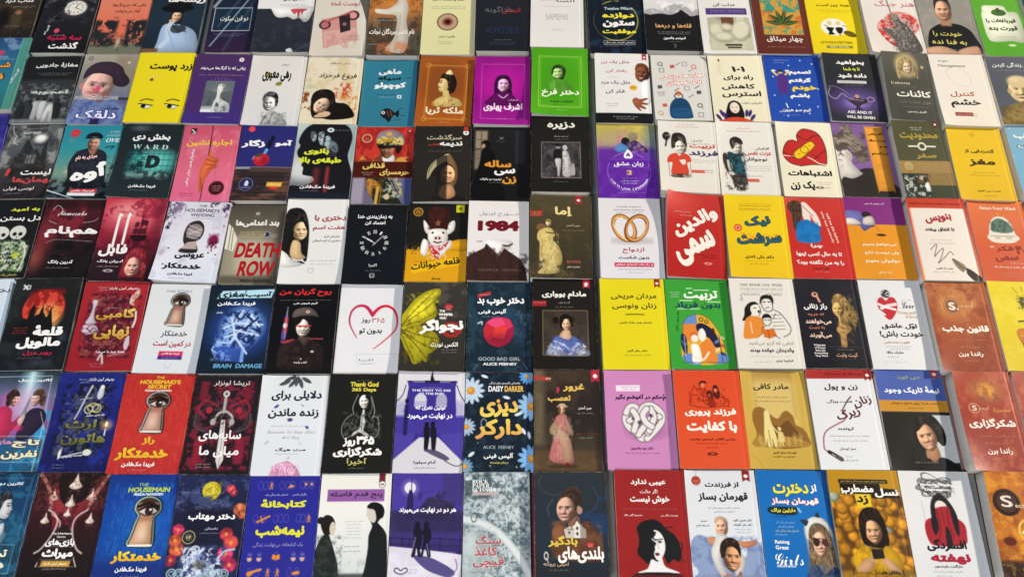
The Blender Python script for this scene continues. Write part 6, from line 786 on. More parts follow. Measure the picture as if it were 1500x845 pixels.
@bk('fC 1008 52 1495 55 1505 778 985 775', 18, 'midnight blue book with daisies round a big golden title')
def _(p):
    p.bg('16212e', '17222e', '14202a'); p.n('2a3a48', 10, .55, .75, .6)
    def daisy(x, y, k, c, c2, ph=0):
        for i in range(13):
            a = i * .4833 + ph; p.e(x + k * .62 * math.cos(a), y + k * .62 * math.sin(a) / A, k * .42, c, k * .15, rot=math.degrees(a)); p.l([x + k * .3 * math.cos(a), y + k * .3 * math.sin(a) / A, x + k * .95 * math.cos(a), y + k * .95 * math.sin(a) / A], c2, .8, .6)
        p.e(x, y, k * .3, 'c8862c'); p.e(x - k * .06, y - k * .04, k * .18, 'e0a848', soft=.6)
    daisy(8, 19, 20, 'c8d8e8', '7a98b8'); daisy(98, 35, 21, '9cc0e4', '5080b8', .2); daisy(3, 56, 13, 'b0c4d8', '7088a8', .3); daisy(98, 87, 20, '88b8e8', '4478b8', .1); daisy(2, 95, 12, '7aa0b8', '486880'); daisy(92, 4, 12, '6aa8e0', '3c78b8', .2); daisy(-2, 2, 9, '8aa4b8', '5a7488')
    for x, y, r_ in ((28, 4, 20), (61, 26, 15), (11, 83, -40), (94, 64, 80), (78, 43, -20), (86, 60, 60)): p.e(x, y, 5.5, 'dce6ee', 2.2, rot=r_)
    p.s(58, 11, 46, 'e8ecee', 1, 1, 3); p.t('DAISY', 45, 17, 22, 'f2f2f0', 9, .03); p.t('DARKER', 72, 17, 28, 'e8b04c', 9, .03, c2='e0c060'); p.t('دیزی', 50, 37, 56, 'e8a858', 27, .05, c2='ecd860'); p.t('دارکر', 50, 58, 68, 'ecd458', 30, .05, c2='dc9858'); p.e(28, 52, 4, 'a8b8c0', 6, ring=.9); p.t('ALICE  FEENEY', 50, 76, 44, 'a8b4bc', 4.4, .0); p.t('آلیس فینی', 50, 84.5, 42, 'f0f2f2', 9, .035); p.t('ترجمه‌ای هوشمندانه', 51, 91, 26, 'c8c460', 4, .02); p.e(38, 94, 1, 'dc8'); p.e(76, 95, 1, 'dc8'); p.e(20, 72, .8, 'aab')
@bk('fD 302 25 778 35 825 775 308 768', 26, 'brown book with a standing lady in a pink dress and straw hat')
def _(p):
    p.bg('3b2f28', '2a2320', '2b2521', '4a3a2c'); p.r(-1, 0, 16, 76, '7c7054', .7, 9); p.n('4a4032', 26, .5, .8, .5); p.r(-1, 80, 101, 101, '5a4634', .8, 6); p.n('6a5238', 14, .5, .75, .6, (0, 80, 100, 100)); p.r(90, 0, 101, 101, '241e1c', .6, 5); p.rib(87, 12, 11, 'a82c3c'); p.e(93, 6.5, 3, 'f0dce0'); p.g('0 6 26 8 26 12 0 11', 'a04438', sm=0); p.t('نشر افق', 22, 9.4, 8, 'eed', 3, .02)
    p.t('غرور', 60, 18.5, 32, 'dcb85c', 12, .05); p.t('و', 36, 21, 5, 'b83454', 9, .05); p.t('تعصب', 38, 30, 34, 'dcb85c', 10, .05); p.t('جین آستن', 76, 39, 20, 'e8e0d4', 5, .03); p.s(76, 44, 24, 'a89c8c', 1); p.s(78, 64, 34, '8a4a3c', 1, .8); p.s(76, 68, 20, 'b8ac9c', 1)
    p.e(42, 37.5, 8, 'b8a080', 2); p.e(42, 36, 5, 'c8b090', 2.2); p.head(42, 41.5, 9, 'd8ac94', -.3, 0, -1, '4a2c20', 'a0504a'); p.e(38, 41, 2.4, '6a4a34', 5); p.g('36 46 42 45 48 46 50 54 46 62 52 70 58 88 52 93 24 90 24 80 28 70 32 62 28 58 30 52', 'b87470'); p.n('8a5048', 6, .5, .7, .5, (28, 48, 54, 91), .3); p.n('d8a49c', 5, .52, .7, .5, (28, 48, 54, 91), .3); p.g('34 62 46 62 54 72 56 88 44 92 40 78', 'b09478', .8); p.g('24 58 32 52 36 60 32 66 24 64', '9c8468'); p.n('c8b498', 4, .5, .7, .5, (28, 54, 56, 70)); p.g('46 48 52 54 58 62 56 66 48 62', '9c7c6c'); p.g('46 92 50 92 51 95 46 95', '7a1c20'); p.r(20, 94, 62, 97, '2a201a', .5, 3)
@bk('fD 815 35 1310 35 1370 760 850 755', 16, 'lilac pink book with a heart knotted from white rope')
def _(p):
    p.bg('c486b4', 'c88ab8', 'c488b6'); p.g('17 16 52 15.5 52 22 17 22', 'f0e4ec', sm=0); p.s(36, 17.5, 26, 'a85a90', 2, .8, 1.8, 3.6); p.t('مُحکم در آغوشم بگیر', 52, 28.5, 75, '3c1438', 10, .05); p.e(58, 62, 26, '7a4a70', 12, 6, .5)
    q = ('32 44 28 50 32 58 42 64 50 70 56 68', '30 44 36 38 44 38 50 44 54 52 52 62', '50 44 56 38 66 36 76 40 82 46 80 54 70 62 58 70', '34 52 44 50 54 56 60 64', '78 48 68 48 60 54 50 62 46 66', '40 42 46 50 42 58 40 62', '66 40 70 48 66 56 62 62', '60 40 54 46 58 54 66 58')
    for s_ in q: p.l(s_, '5a4a54', 10.4); p.l(s_, 'c8c2c0', 8.6); p.l(s_, 'efecea', 5.4, .9); p.l(s_, 'b8b0b0', .8, .7)
    p.e(49, 54, 3, '4a3444', 3, 1); p.e(66, 47, 2.4, '4a3444', 2.4, 1); p.e(39, 50, 1.6, '5a4454', 2.6)
    p.t('دکتر سو جانسون', 50, 79.5, 32, '5a2450', 5, .03); p.s(50, 84, 50, '8a5080', 1)
@bk('fE 118 38 605 38 692 755 180 750', 25, 'orange red book with a line sketch of a family on a sofa')
def _(p):
    p.flat = True
    p.bg('cc4c2c', 'd05230', 'cf5434'); p.l('24 32 24 24 28 20 30 16 34 20', '8a2414', 1.2); p.l('34 20 46 18 48 26 46 32', '8a2414', 1.2); p.l('22 36 24 28 34 26 40 32 56 30 72 28 80 32 78 38', '8a2414', 1.3); p.l('22 36 40 39 60 38 78 37', '8a2414', 1.2); p.l('40 16 40 13 46 12 48 13', '2a1210', 3); p.e(43, 16, 3, 'd87a54', 4); p.g('58 18 62 15 66 18 68 26 64 30 58 26', '3a1412'); p.e(62, 21, 2.6, 'd87a54', 3.4); p.g('48 24 52 21 56 23 58 28 54 30 50 28', '2a1210'); p.e(52, 26, 2.2, 'd87a54'); p.g('50 28 58 30 60 38 50 38', '7a2414', .8); p.l('46 20 42 32 50 36', '7a2012', 1.2); p.l('70 24 74 34', '8a2414', 1.2); p.n('8a2414', 4, .6, .68, .6, (22, 18, 80, 38))
    p.t('فرزند پروری', 51, 44, 76, 'f6e8dc', 13, .055); p.t('با کفایت', 51, 58.5, 74, 'f6e8dc', 18, .06); p.t('والدین آگاه‌تر، فرزندی توانمند', 50, 71, 66, '4a1c12', 4.2, .025); p.s(48, 75, 46, '5a2014', 1, .8); p.s(48, 79, 18, '5a2014', 1, .8); p.e(48, 85.5, 5.5, '3a1410', 1.8, ring=1.2)
@bk('fE 608 38 1090 38 1190 755 692 752', 18, 'mustard book with a pale mother and child silhouette in a brown landscape')
def _(p):
    p.flat = True
    p.bg('c0a14e', 'c4a654', 'bfa04c'); p.r(18, 0, 80, 50, 'a8874a', .8, 2); p.r(18, 10, 80, 58, 'd8c07c', .8, 14); p.t('مادر کافی', 46, 17.5, 54, '40341c', 11, .025); p.s(46, 28, 46, '6a5628', 1); p.s(46, 32, 54, '6a5628', 1)
    p.g('12 52 14 42 22 38 32 40 40 46 50 50 58 44 66 42 74 48 76 56 86 60 92 68 88 78 12 78 16 66', '8a6430'); p.g('36 56 50 58 64 52 72 58 80 66 86 78 30 78', '6a4824'); p.g('12 78 14 70 22 68 40 72 60 68 86 72 88 78', 'a07c3c'); p.e(34, 46, 4, 'e6d79a', 5); p.g('31 43 35 41 38 45 39 52 42 60 45 70 44 78 41 78 38 70 37 78 31 78 31 70 28 76 27 66 29 54 30 48', 'e0d090'); p.l('40 57 44 61 47 64', 'e0d090', 1.8); p.e(50.5, 60.4, 2.6, 'dccb8c', 3.2); p.g('48 63 53 63 55 68 57 73 54 73.4 54 78 52.6 78 52 74 50.6 74 50 78 48.4 78 48.6 73.4 46 73', 'd8c484', sm=0); p.l('54 64 57 70', 'd8c484', 1.4); p.l('34 62 35 78', '8a6430', 1)
    for x, y, k in ((20, 70, 6), (62, 72, 5), (72, 70, 7), (80, 70, 7), (24, 76, 4), (46, 76, 3)):
        p.l([x, 78, x, y - k * .8], 'c8ac60', .9)
        for i in range(3): p.l([x - 3, y - k * .5 + i * 2.4, x, y - k * .3 + i * 2.4 + 1.5, x + 3, y - k * .5 + i * 2.4], 'c8ac60', .9)
    p.t('نویسنده: مرجان اکبری', 54, 84, 34, '4a3a1c', 4, .02); p.t('مترجم: جی. ا. فرست', 52, 88, 32, '4a3a1c', 4, .02); p.l('3 86 14 92 20 100', '9a7c38', 1, .7)
@bk('fF -108 35 375 27 515 760 5 758', 22, 'white book with a red top band and a lipstick pencil drawing a thin line')
def _(p):
    p.bg('dcdde0', 'e0e0e2', 'dcdfe2'); p.r(-1, -1, 101, 9.5, '9c2c2c'); p.t('𝑊𝑜𝑚𝑒𝑛 & 𝑀𝑜𝑛𝑒𝑦', 58, 5, 56, '5a1416', 5, 0); p.t('زن و پول', 50, 18.5, 50, '1d1b1c', 11, .02); p.t('هشت ویژگی', 44, 33, 38, '444', 6, .012); p.t('زنان', 78, 33, 28, '5a2c30', 16, .02, r=-16); p.t('زیرک', 54, 46, 36, '5a2c30', 16, .02, r=-16); p.l('62 28 54 34 46 42', '3a2426', 1.8); p.l('44 42 50 46 46 52 34 56 18 62 12 68 10 76 10 80 14 83', '8a4a50', 1.8); p.l('16 83 22 85.5 32 90', '26201f', 5.4, 1, 0, 6.6); p.l('20 85 24 87', 'b8b0a8', 1.6, 1, 0); p.l('28 88 33 90', '5a5450', 5, 1, 0)
    p.t('ثروتمند', 46, 60.5, 24, '3a3636', 5.6, .02); p.s(50, 67.5, 58, '889', 1); p.s(50, 72, 50, '889', 1); p.t('سوز اورمان', 44, 80, 24, '666', 4.6, .01); p.s(44, 87.5, 10, '99a', 1); p.s(44, 91, 24, '667', 1); p.rib(88, 10, 9.6, '7a1c1c')
@bk('fF 400 30 880 35 1038 768 525 765', 14, 'blue and black book with a smiling short haired woman')
def _(p):
    p.bg('4a5ea0', '5064a6', '4a5c9c'); p.r(-1, 31.5, 101, 43, 'c08c34'); p.r(-1, 43, 101, 101, '24231f'); p.g('56 46 100 46 101 92 56 92', 'c4c8c8', sm=0); p.t('دبی فورد', 49, 8, 34, '9aa874', 7, .012); p.t('نیمۀ تاریک وجود', 51, 21, 82, 'f0f2f6', 12, .045); p.t('تصاحب اسرار نیروی معنوی و مهربانی', 52, 34.5, 72, '6a4c18', 4, .01); p.s(52, 39.5, 22, '5a4014', 1); p.rib(84, 11, 7, 'a83c34')
    p.g('56 78 70 74 74 88 64 92 54 88', 'a87c5e'); p.g('46 52 54 45 66 44 78 50 86 60 86 72 80 76 74 72 60 80 48 78 42 66', '1b1714'); p.head(59.5, 67.5, 27, 'd0a482', -.25, -10, -1, '24160f', 'a8504a', 1, .9); p.hair('45 62 48 50 58 44 70 45 80 51 87 62 86 73 80 76 74 70 73 60 66 54 58 56 50 61', '1b1714', '4a4038', .4); p.g('46 92 56 88 64 92 74 87 88 90 100 98 102 102 40 102', '1a1a1c'); p.s(52, 92, 34, 'a8a8a0', 1)
@bk('fF 950 40 1365 50 1570 780 1130 760', 33, 'brick red book with a golden glowing sphere in the upper half', 'bl:9')
def _(p):
    p.bg('a04a38', '98402f', '8f3a30', '8c3c32'); p.n('b86a50', 22, .5, .8, .6); p.e(52, 20, 24, 'b88448', 15, 8, .8); p.e(54, 20, 11, 'e0a040', 9, 5, .9); p.n('7a4a30', 6, .55, .66, .6, (34, 8, 72, 30)); p.l('44 30 60 33 70 26', '7a5038', 2.4, .7); p.e(26, 38, 9, 'd0a080', 7, ring=1.2); p.t('S', 26, 38, 8, 'e8d0b8', 8, .03); p.t('𝓮𝓬𝓻𝓮𝓽', 42, 38, 18, 'd8b090', 6, 0); p.t('معجزۀ', 72, 40, 30, 'c88a3c', 8, .02)
    p.t('شکرگزاری', 50, 53.5, 80, 'f4e4d8', 15, .05); p.t('بازگشت معجزه', 50, 66, 52, 'b87058', 4.6, .01); p.s(50, 73, 42, 'c88870', 1, .8, 3); p.t('راندا برن', 52, 81, 42, 'f2e2d6', 10, .035); p.s(46, 88, 22, 'd0a090', 1)
@bk('fF 1395 50 1850 50 2050 780 1580 780', 24, 'rust coloured book with a soft red glow at the right edge')
def _(p):
    p.bg('a05040', '9c4a3c', '8c4034'); p.n('c47a5c', 20, .5, .8, .6); p.s(40, 10, 50, 'd8a890', 2)

# ================================================================ nearest row
@bk('gA -230 80 280 95 100 870 -440 860', 20, 'dark teal book with a pale woman in profile and a framed cream title')
def _(p):
    p.bg('17304c', '1c3c5c', '1a3a50', '16303c'); p.n('2c6a8a', 22, .5, .78, .7); p.l('0 5 92 5 92 60', '8ab0c4', .8, .6, 0); p.l('94 2 84 100', '2c5a70', 2, .6, 0); p.g('44 34 50 24 60 18 70 22 72 32 64 40 52 46', '2a2c34'); p.g('58 26 66 23.5 71 26 72.4 31 75 35.4 72.8 36.6 73.4 38.4 72 39.8 72 42 68 44 60 43 56 38', 'c8c8cc'); p.l('66 31.6 71 31.6', '20222c', 1.7); p.l('66 29.6 71 29', '20222c', 1.2); p.l('69 39 73 38.8', '7a5a60', 1.4); p.hair('46 34 50 24 60 17 70 21 71 25 62 27 58 36 52 44', '2a2c34', '6a6e7a', .4); p.g('44 54 56 46 66 46 66 52 74 58 72 66 64 70 56 84 40 86 36 68', '6a8a9c'); p.n('2c5068', 8, .5, .64, .7, (36, 44, 76, 86)); p.g('60 52 68 48 70 56 64 62', 'c0c4c8')
    p.t('کاترین دویل', 60, 10.5, 44, 'dce8f0', 5.4, .03); p.fr(36, 68, 90, 94, '8ab0b8', 1, .7); p.t('تخت', 66, 76, 34, 'e4e4c8', 10, .045); p.t('دو', 70, 88, 26, 'dcdcc0', 11, .045); p.t('قلو', 46, 87, 22, 'dcdcc0', 9, .045)
@bk('gA 290 75 800 90 655 870 110 860', 18, 'black and maroon book with a curving staircase and chandeliers')
def _(p):
    p.bg('221a1a', '3a1a20', '241618', '181416'); p.g('20 14 40 10 64 10 84 14 80 30 66 44 58 56 38 56 30 42 24 30', '70262e'); p.g('30 26 74 26 64 50 40 50', '8a343a', .7, 4); p.g('28 0 56 2 84 0 74 22 62 30 50 34 42 30 34 22', '1a1515'); p.n('2a1418', 12, .5, .7, .7, (0, 0, 100, 60))
    for x, y, k in ((54, 12, 9), (52, 30, 7), (51, 40, 5), (22, 46, 6), (84, 46, 6), (26, 24, 7), (80, 24, 7)):
        p.l([x, y - k * 1.2, x, y], 'e8d0c0', 1); p.g([x - k, y + k * .2, x - k * .4, y - k * .4, x, y - k * 1.1, x + k * .4, y - k * .4, x + k, y + k * .2, x, y + k * .5], 'ecdcd0'); p.n('8a5a50', 3, .58, .66, .5, (x - k, y - k, x + k, y + k))
    p.l('2 2 12 10 22 22 26 34', 'b87a70', 5, .8); p.l('98 2 92 10 84 22 78 34', 'b87a70', 5, .8); p.n('5a2c2c', 4, .5, .6, .8, (2, 0, 30, 36)); p.n('5a2c2c', 4, .5, .6, .8, (74, 0, 100, 36))
    p.l('24 36 34 40 40 48 36 60 26 72 18 76', 'c8b4b0', 2.4, .9); p.l('78 36 66 42 62 50 66 62 74 72 82 76', 'c8b4b0', 2.4, .9); p.l('30 40 42 46 44 54 34 70 24 88', 'e0d4d0', 1.6, .8); p.l('60 54 66 70 78 88', 'e0d4d0', 1.6, .8); p.g('42 54 60 54 72 90 26 90', '241c1e', .9)
    for i in range(6): p.l([40 - i * 2.6, 58 + i * 6, 62 + i * 2.6, 58 + i * 6], 'b8aaa8', .9, .6)
    p.t('The Inheritance', 50, 58, 28, 'e0d0c8', 3, .02); p.t('Games', 50, 61, 12, 'e0d0c8', 2.8, .02); p.t('بازی‌های', 50, 66.5, 40, 'f2eeec', 11, .05); p.t('میراث', 50, 76.5, 42, 'f2eeec', 14, .055); p.g('31 83 70 83 69 88 30 88', 'b89038', sm=0); p.t('جنیفر لین بارنز', 50, 85.4, 32, 'f4e8d0', 4.6, .02); p.s(50, 90, 32, 'b8a8a0', 1)
@bk('gA 805 95 1300 100 1200 880 660 870', 20, 'vivid blue book with an eye in a keyhole above yellow title')
def _(p):
    p.bg('1c3478', '1d4490', '1c4890', '1c3478'); p.n('2a68b8', 8, .48, .75, .6, (10, 8, 100, 76), .25); p.e(60, 46, 36, '2468b8', 30, 14, .4); p.r(-1, 84, 101, 101, '1a2a66', .6, 10); p.t('THE', 51, 10, 14, 'a8c860', 4.6, .01, sk=.1); p.t('HOUSEMAIN', 60, 15, 60, 'b4d048', 7, .04, sk=.1); p.t('FREIDA McFADDEN', 60, 19.5, 42, 'e0ecf4', 3.6, .04, sk=.1); p.key(63, 46, 32, '1c2c2c', 'a8bcb4', 'd0a888'); p.t('خدمتکار', 58, 78.5, 70, 'ecd838', 17, .06, c2='d8942c', o='14245c', ow=.02); p.t('فریدا مک‌فادن', 54, 89.5, 44, 'f0f0f0', 8, .045); p.s(54, 95.5, 26, '9ab', 1)
@bk('gB 115 100 620 105 530 890 -20 880', 22, 'dark floral book with a yellow moon, bright blossoms and white title')
def _(p):
    p.bg('22284a', '1d2038', '1a1c30', '222c50'); p.n('44507c', 14, .52, .72, .7, (0, 4, 100, 32)); p.n('6a7090', 5, .58, .66, .5, (0, 8, 80, 34), 2.4); p.e(48, 15, 13, 'c0b030', 13); p.e(46, 14, 9, 'd8cc58', 9, 3, .8); p.n('8a7820', 5, .56, .66, .6, (36, 6, 62, 24)); p.n('3a4468', 9, .48, .6, .9, (20, 20, 80, 32), 2)
    p.r(18, 33, 86, 56, '191a2c', .85, 8); p.t('دختر مهتاب', 54, 40, 66, 'f4f4f4', 12, .04); p.s(56, 51, 18, 'ccd', 1, 1, 2.8); p.s(54, 55, 28, '99a', 1); p.e(26, 59, 8.6, 'a8a070', 8.6, ring=1.4); p.e(26, 59, 5, '5a5840'); p.t('۱۰۲', 26, 59, 6, 'd8d0a0', 4)
    R = np.random.RandomState(4)
    for x, y, k, c in ((75, 13, 6, 'a83848'), (80, 17, 5, '8a2c40'), (92, 33, 9, 'b86848'), (96, 37, 7, '9a4a38'), (78, 56, 9, 'a03440'), (86, 64, 10, 'b84a48'), (80, 74, 11, 'b83c64'), (88, 84, 10, '9c2c50'), (10, 52, 8, 'a83454'), (8, 62, 9, 'a84c38'), (12, 70, 10, 'b85840'), (6, 80, 8, '84283c')):
        p.e(x, y, k, c, k * .95, 1)
        for i in range(7): a = i * .9; p.e(x + k * .5 * math.cos(a), y + k * .5 * math.sin(a) / A, k * .42, tuple(np.clip(hexc(c) * R.uniform(.7, 1.5), 0, 1)), k * .3, .8, .9, math.degrees(a))
        p.e(x, y, k * .25, 'd8a050', soft=1)
    p.g('24 82 34 74 46 70 58 76 68 84 66 94 50 98 34 96', '8a98b8'); p.n('e0e4f0', 6, .48, .58, .9, (20, 68, 76, 100)); p.n('2c3860', 6, .54, .64, .9, (14, 66, 80, 100)); p.l('30 82 28 74 34 68 42 68 44 74', 'c8d4e4', 2); p.l('70 80 78 72 92 70', 'a8c4d8', 2.4); p.e(46, 84, 9, '58584c', 5, 2, .8)
    for x, y in ((20, 92), (62, 90), (74, 92), (56, 96), (82, 92), (10, 92)): p.e(x, y, 6, '9cb8c0', ring=1.6); p.e(x, y, 3, '9cb8c0', ring=1.2)
@bk('gB 630 112 1150 108 1085 890 540 890', 20, 'indigo book with yellow title and rows of tiny orange outlined icons')
def _(p):
    p.flat = True
    p.bg('2a2a84', '2b2c88', '2a2a82'); p.t('کتابخانۀ', 51, 27, 64, 'dcd838', 14, .055); p.t('نیمه‌شب', 50, 53, 68, 'dcd838', 17, .055); p.t('یک کتابخانه، بی‌نهایت زندگی', 49, 65, 68, 'a098c8', 7, .0); p.s(40, 18, 32, 'ccd8f0', 1, 1, 2.6); p.s(72, 18, 20, 'ccd8f0', 1, 1, 2.6)
    for x, y in ((16, 9), (23, 9), (30, 8.6), (46, 9), (54, 9), (61, 9), (75, 8.6), (81, 8.6), (88, 8.6), (14, 41), (25, 41), (42, 41), (49, 40.5), (57, 40.5), (74, 40.5), (80, 40.5), (87, 40.5), (12, 76), (25, 76), (48, 75.5), (72, 76), (84, 76), (14, 90), (24, 90), (39, 90), (51, 90), (68, 90), (78, 90)):
        p.e(x, y, 3.4, '6a64ac', 5.6, ring=.6, a=.75)
    for x, y, r_ in ((31, 9, 0), (88, 41, 10), (39, 90, -8), (52, 90, 6)):
        p.e(x, y - 2.2, 1.2, 'd89048'); p.l([x, y - 1.4, x + .2, y + .8], 'd08838', 1.9); p.l([x, y + .8, x - 1.8, y + 3.4], 'd08838', 1.2); p.l([x, y + .8, x + 2, y + 3.2], 'd08838', 1.2); p.l([x - 2, y + .2, x, y - 1, x + 2.2, y - .4], 'd08838', 1)
    p.l([18, 43.4, 24, 41.4, 33, 38.4], 'd08838', 2.6); p.l([23, 41.4, 24, 44], 'd08838', 1.8); p.l([22, 41, 21, 38.6], 'd08838', 1.6); p.l([15, 43, 18, 44.6], 'd08838', 1.4)
    p.l([12, 92, 18, 89.6, 29, 87.4], 'd8903c', 3); p.g([11, 90, 17, 88.6, 19, 91, 13, 93.6], 'd08838'); p.g([56, 10, 59, 8.8, 64, 9.6, 60, 11.2, 55, 11.4], 'd08838'); p.l([59, 8.4, 60, 10], 'e8c088', 1); p.g([72, 90.6, 80, 89, 82, 91.4, 74, 92.4], 'd08838')
    for x in (80, 88): p.g([x - 2, 7.4, x, 6.6, x + 2, 8, x, 10], 'd8a060', .9)
    for x in (12, 25, 72, 84): p.g([x - 3, 77, x + 3, 77, x + 1.8, 79.8, x - 1.8, 79.8], 'e0b890', .9); p.l([x - 1.4, 73.5, x, 75.2, x + 1.6, 73.4], 'b0a8d8', .8)
    p.g('43 73.8 48 74.8 53 73.8 53.4 78 48 79 42.6 78', 'd88a30', sm=0); p.l('48 75 48 79', '9a5c18', .8)
@bk('gC -50 92 470 90 430 885 -115 885', 18, 'white book with two dark facing profiles and a purple title strip')
def _(p):
    p.flat = True
    p.bg('e4e2da', 'e6e5df', 'dcdedc', 'ccd0d0'); p.r(82, -1, 91, 9, '6a2430'); p.e(87, 10.5, 4.6, 'f0ece8'); p.e(87, 10.5, 4.6, '6a4a50', ring=.8); p.l('85 11 87 10 89 11', '333', 1.6); p.r(10, 15, 91, 26.5, '8c5c9c'); p.t('پنج قدم فاصله', 51, 20.5, 74, '2a2038', 10, .012)
    p.s(50, 45, 26, '9a9890', 6, .6, 1.6, 4.4); p.s(50, 68, 20, '888', 1); p.s(50, 72, 24, '888', 1); p.n('b0b4ac', 12, .5, .7, .6, (16, 80, 80, 94)); p.r(-1, 92, 101, 101, '2a2e2e', .8, 3)
    p.g('68 32 72 28 80 27.5 88 30 92 35 90 40 84 46 86 48 94 54 98 64 98 102 68 102 70 84 72 70 72 58 76 50 73 45 71 41 70 37', '17191a'); p.g('68.6 33 74 32 79 36 81 43 78 46.5 73 45 70 43.4 69.4 41.4 67 39.6', 'cfc6ba'); p.g('67 31.5 72 28 80 27.6 88 30 92 35 91 41 86 43 82 41 81 37 76 34 71 33.5', '141414')
    p.g('4 46 8 40 14 39 20 41 24 46 24 52 20 56 12 58 6 52', '1c1916'); p.g('19 46 23 46 25 50 26.5 52 24.6 54 24 57 20 58 17 52', 'd0c4b4'); p.e(4, 44, 5, '1c1916', 5); p.g('8 58 16 57 20 62 26 72 32 84 34 94 38 102 -4 102 -2 78 2 66', '1f2422'); p.n('3c4642', 8, .52, .68, .5, (0, 58, 36, 100))
@bk('gC 475 88 992 90 972 880 430 880', 18, 'violet night book with two walking figures casting a long shadow')
def _(p):
    p.flat = True
    p.bg('463a8c', '4a3d92', '453a8a', '2f2858', '382f74'); p.r(70, 0, 102, 30, '3c3468', .7, 8); p.e(25, 14, 8, 'f4f2f4'); p.e(25, 14, 11, 'c8c0e0', 11, 4, .4); p.g('20 44 22 22 24 16 28 16 30 22 31 44', '2a2450', sm=0); p.l('27 5 27 18', '2a2450', 1.3); p.g('40 44 42 30 50 24 56 22 62 24 64 18 66 16 68 24 76 26 84 28 88 36 90 44', '352e50', sm=0); p.n('27223c', 8, .5, .62, .6, (38, 18, 90, 44)); p.r(-1, 36, 101, 56, '2e2846', .85, 6); p.n('3c3560', 18, .5, .8, .6, (0, 36, 100, 70))
    p.l('0 60 30 62 68 61 100 63', '231d40', 1.2, .9, 0); p.l('0 66 40 67 100 68', '231d40', 1, .9, 0)
    for x in (2, 18, 28, 70, 98): p.l([x, 60, x, 74], '231d40', 1.4, .9, 0)
    p.g('-2 68 30 70 70 73 102 76 102 102 -2 102', 'd4d0dc', sm=0); p.n('e6e4ec', 20, .5, .8, .5, (0, 74, 100, 100)); p.g('34 77 56 78 76 84 86 88 92 92 84 96 66 93 50 88', '4c4678', .95); p.l('84 96 94 88 92 80', '6a6490', 1.4)
    p.e(38, 49, 4, '1a1628', 5); p.g('33 52 43 52 45 62 43 70 44 77 40 77 38 68 36 77 31 77 34 66', '1a1628'); p.e(50, 49, 4, '1a1628', 5); p.g('46 52 55 52 58 60 55 66 58 77 53 77 50 68 47 77 44 77 47 64', '1a1628'); p.l('36 60 32 74', '8a84b0', 1); p.l('52 66 55 76', '8a84b0', 1); p.l('42 56 48 56', '1a1628', 4); p.t('هر دو در نهایت می‌میرند', 51, 35, 80, 'f4f2f8', 9, .04); p.l('10 88 14 88 18 90 22 88 26 88 26 91 18 93 10 91 10 88', '2a2840', 1.4); p.s(34, 89, 14, '889', 2, .6)
@bk('gC 995 82 1460 80 1490 870 970 870', 19, 'book with an aerial view of a snowy forest and a winding white road')
def _(p):
    p.bg('8a979a', '8e9a9c', '94a0a2'); p.n('6a7a80', 12, .42, .6, .9); p.n('c4ced0', 12, .5, .66, .8); p.n('4a5a60', 4.5, .56, .7, .8, (0, 0, 100, 60)); p.n('4e5e64', 4, .57, .7, .8, (44, 62, 100, 100)); p.n('dce4e6', 5, .55, .75, .6); p.g('40 4 52 6 50 20 56 30 44 28', 'dce2e4', .6, 6)
    p.l('-4 44 14 46 34 50 54 58 72 70 88 84 100 100', 'b8c2c2', 12, .95); p.l('-4 44 14 46 34 50 54 58 72 70 88 84 100 100', 'd8dede', 7, .95); p.g('-2 60 24 56 34 70 26 92 20 102 -2 102', 'b4bec0', .85, 8); p.n('98a4a6', 12, .5, .7, .5, (0, 56, 50, 100))
    p.n('3c4a50', 9, .3, .7, .8, (0, 0, 56, 26))
    p.t('𝐑𝐎𝐂𝐊', 25, 9, 24, 'f2f4f4', 5.6, 0); p.t('𝐏𝐀𝐏𝐄𝐑', 26, 13, 26, 'f2f4f4', 5.6, 0); p.t('𝐒𝐂𝐈𝐒𝐒𝐎𝐑𝐒', 34, 17, 42, 'f2f4f4', 5.6, 0); p.g('14 19.5 50 19.5 50 22 14 22', 'b8a8a4', sm=0); p.e(16, 43, 4, '4a5458', 6, ring=1.2); p.t('آلیس فینی', 30, 52.5, 26, 'd8dcdc', 5, .02); p.t('سنگ', 38, 63.5, 38, 'ad5a60', 12, .03, o='e4e8e8', ow=.03); p.t('کاغذ', 34, 73.5, 34, 'ad5a60', 13, .03, o='e4e8e8', ow=.03); p.t('قیچی', 38, 84, 46, 'ad5a60', 15, .03, o='e4e8e8', ow=.03); p.s(24, 92, 24, '889', 1)
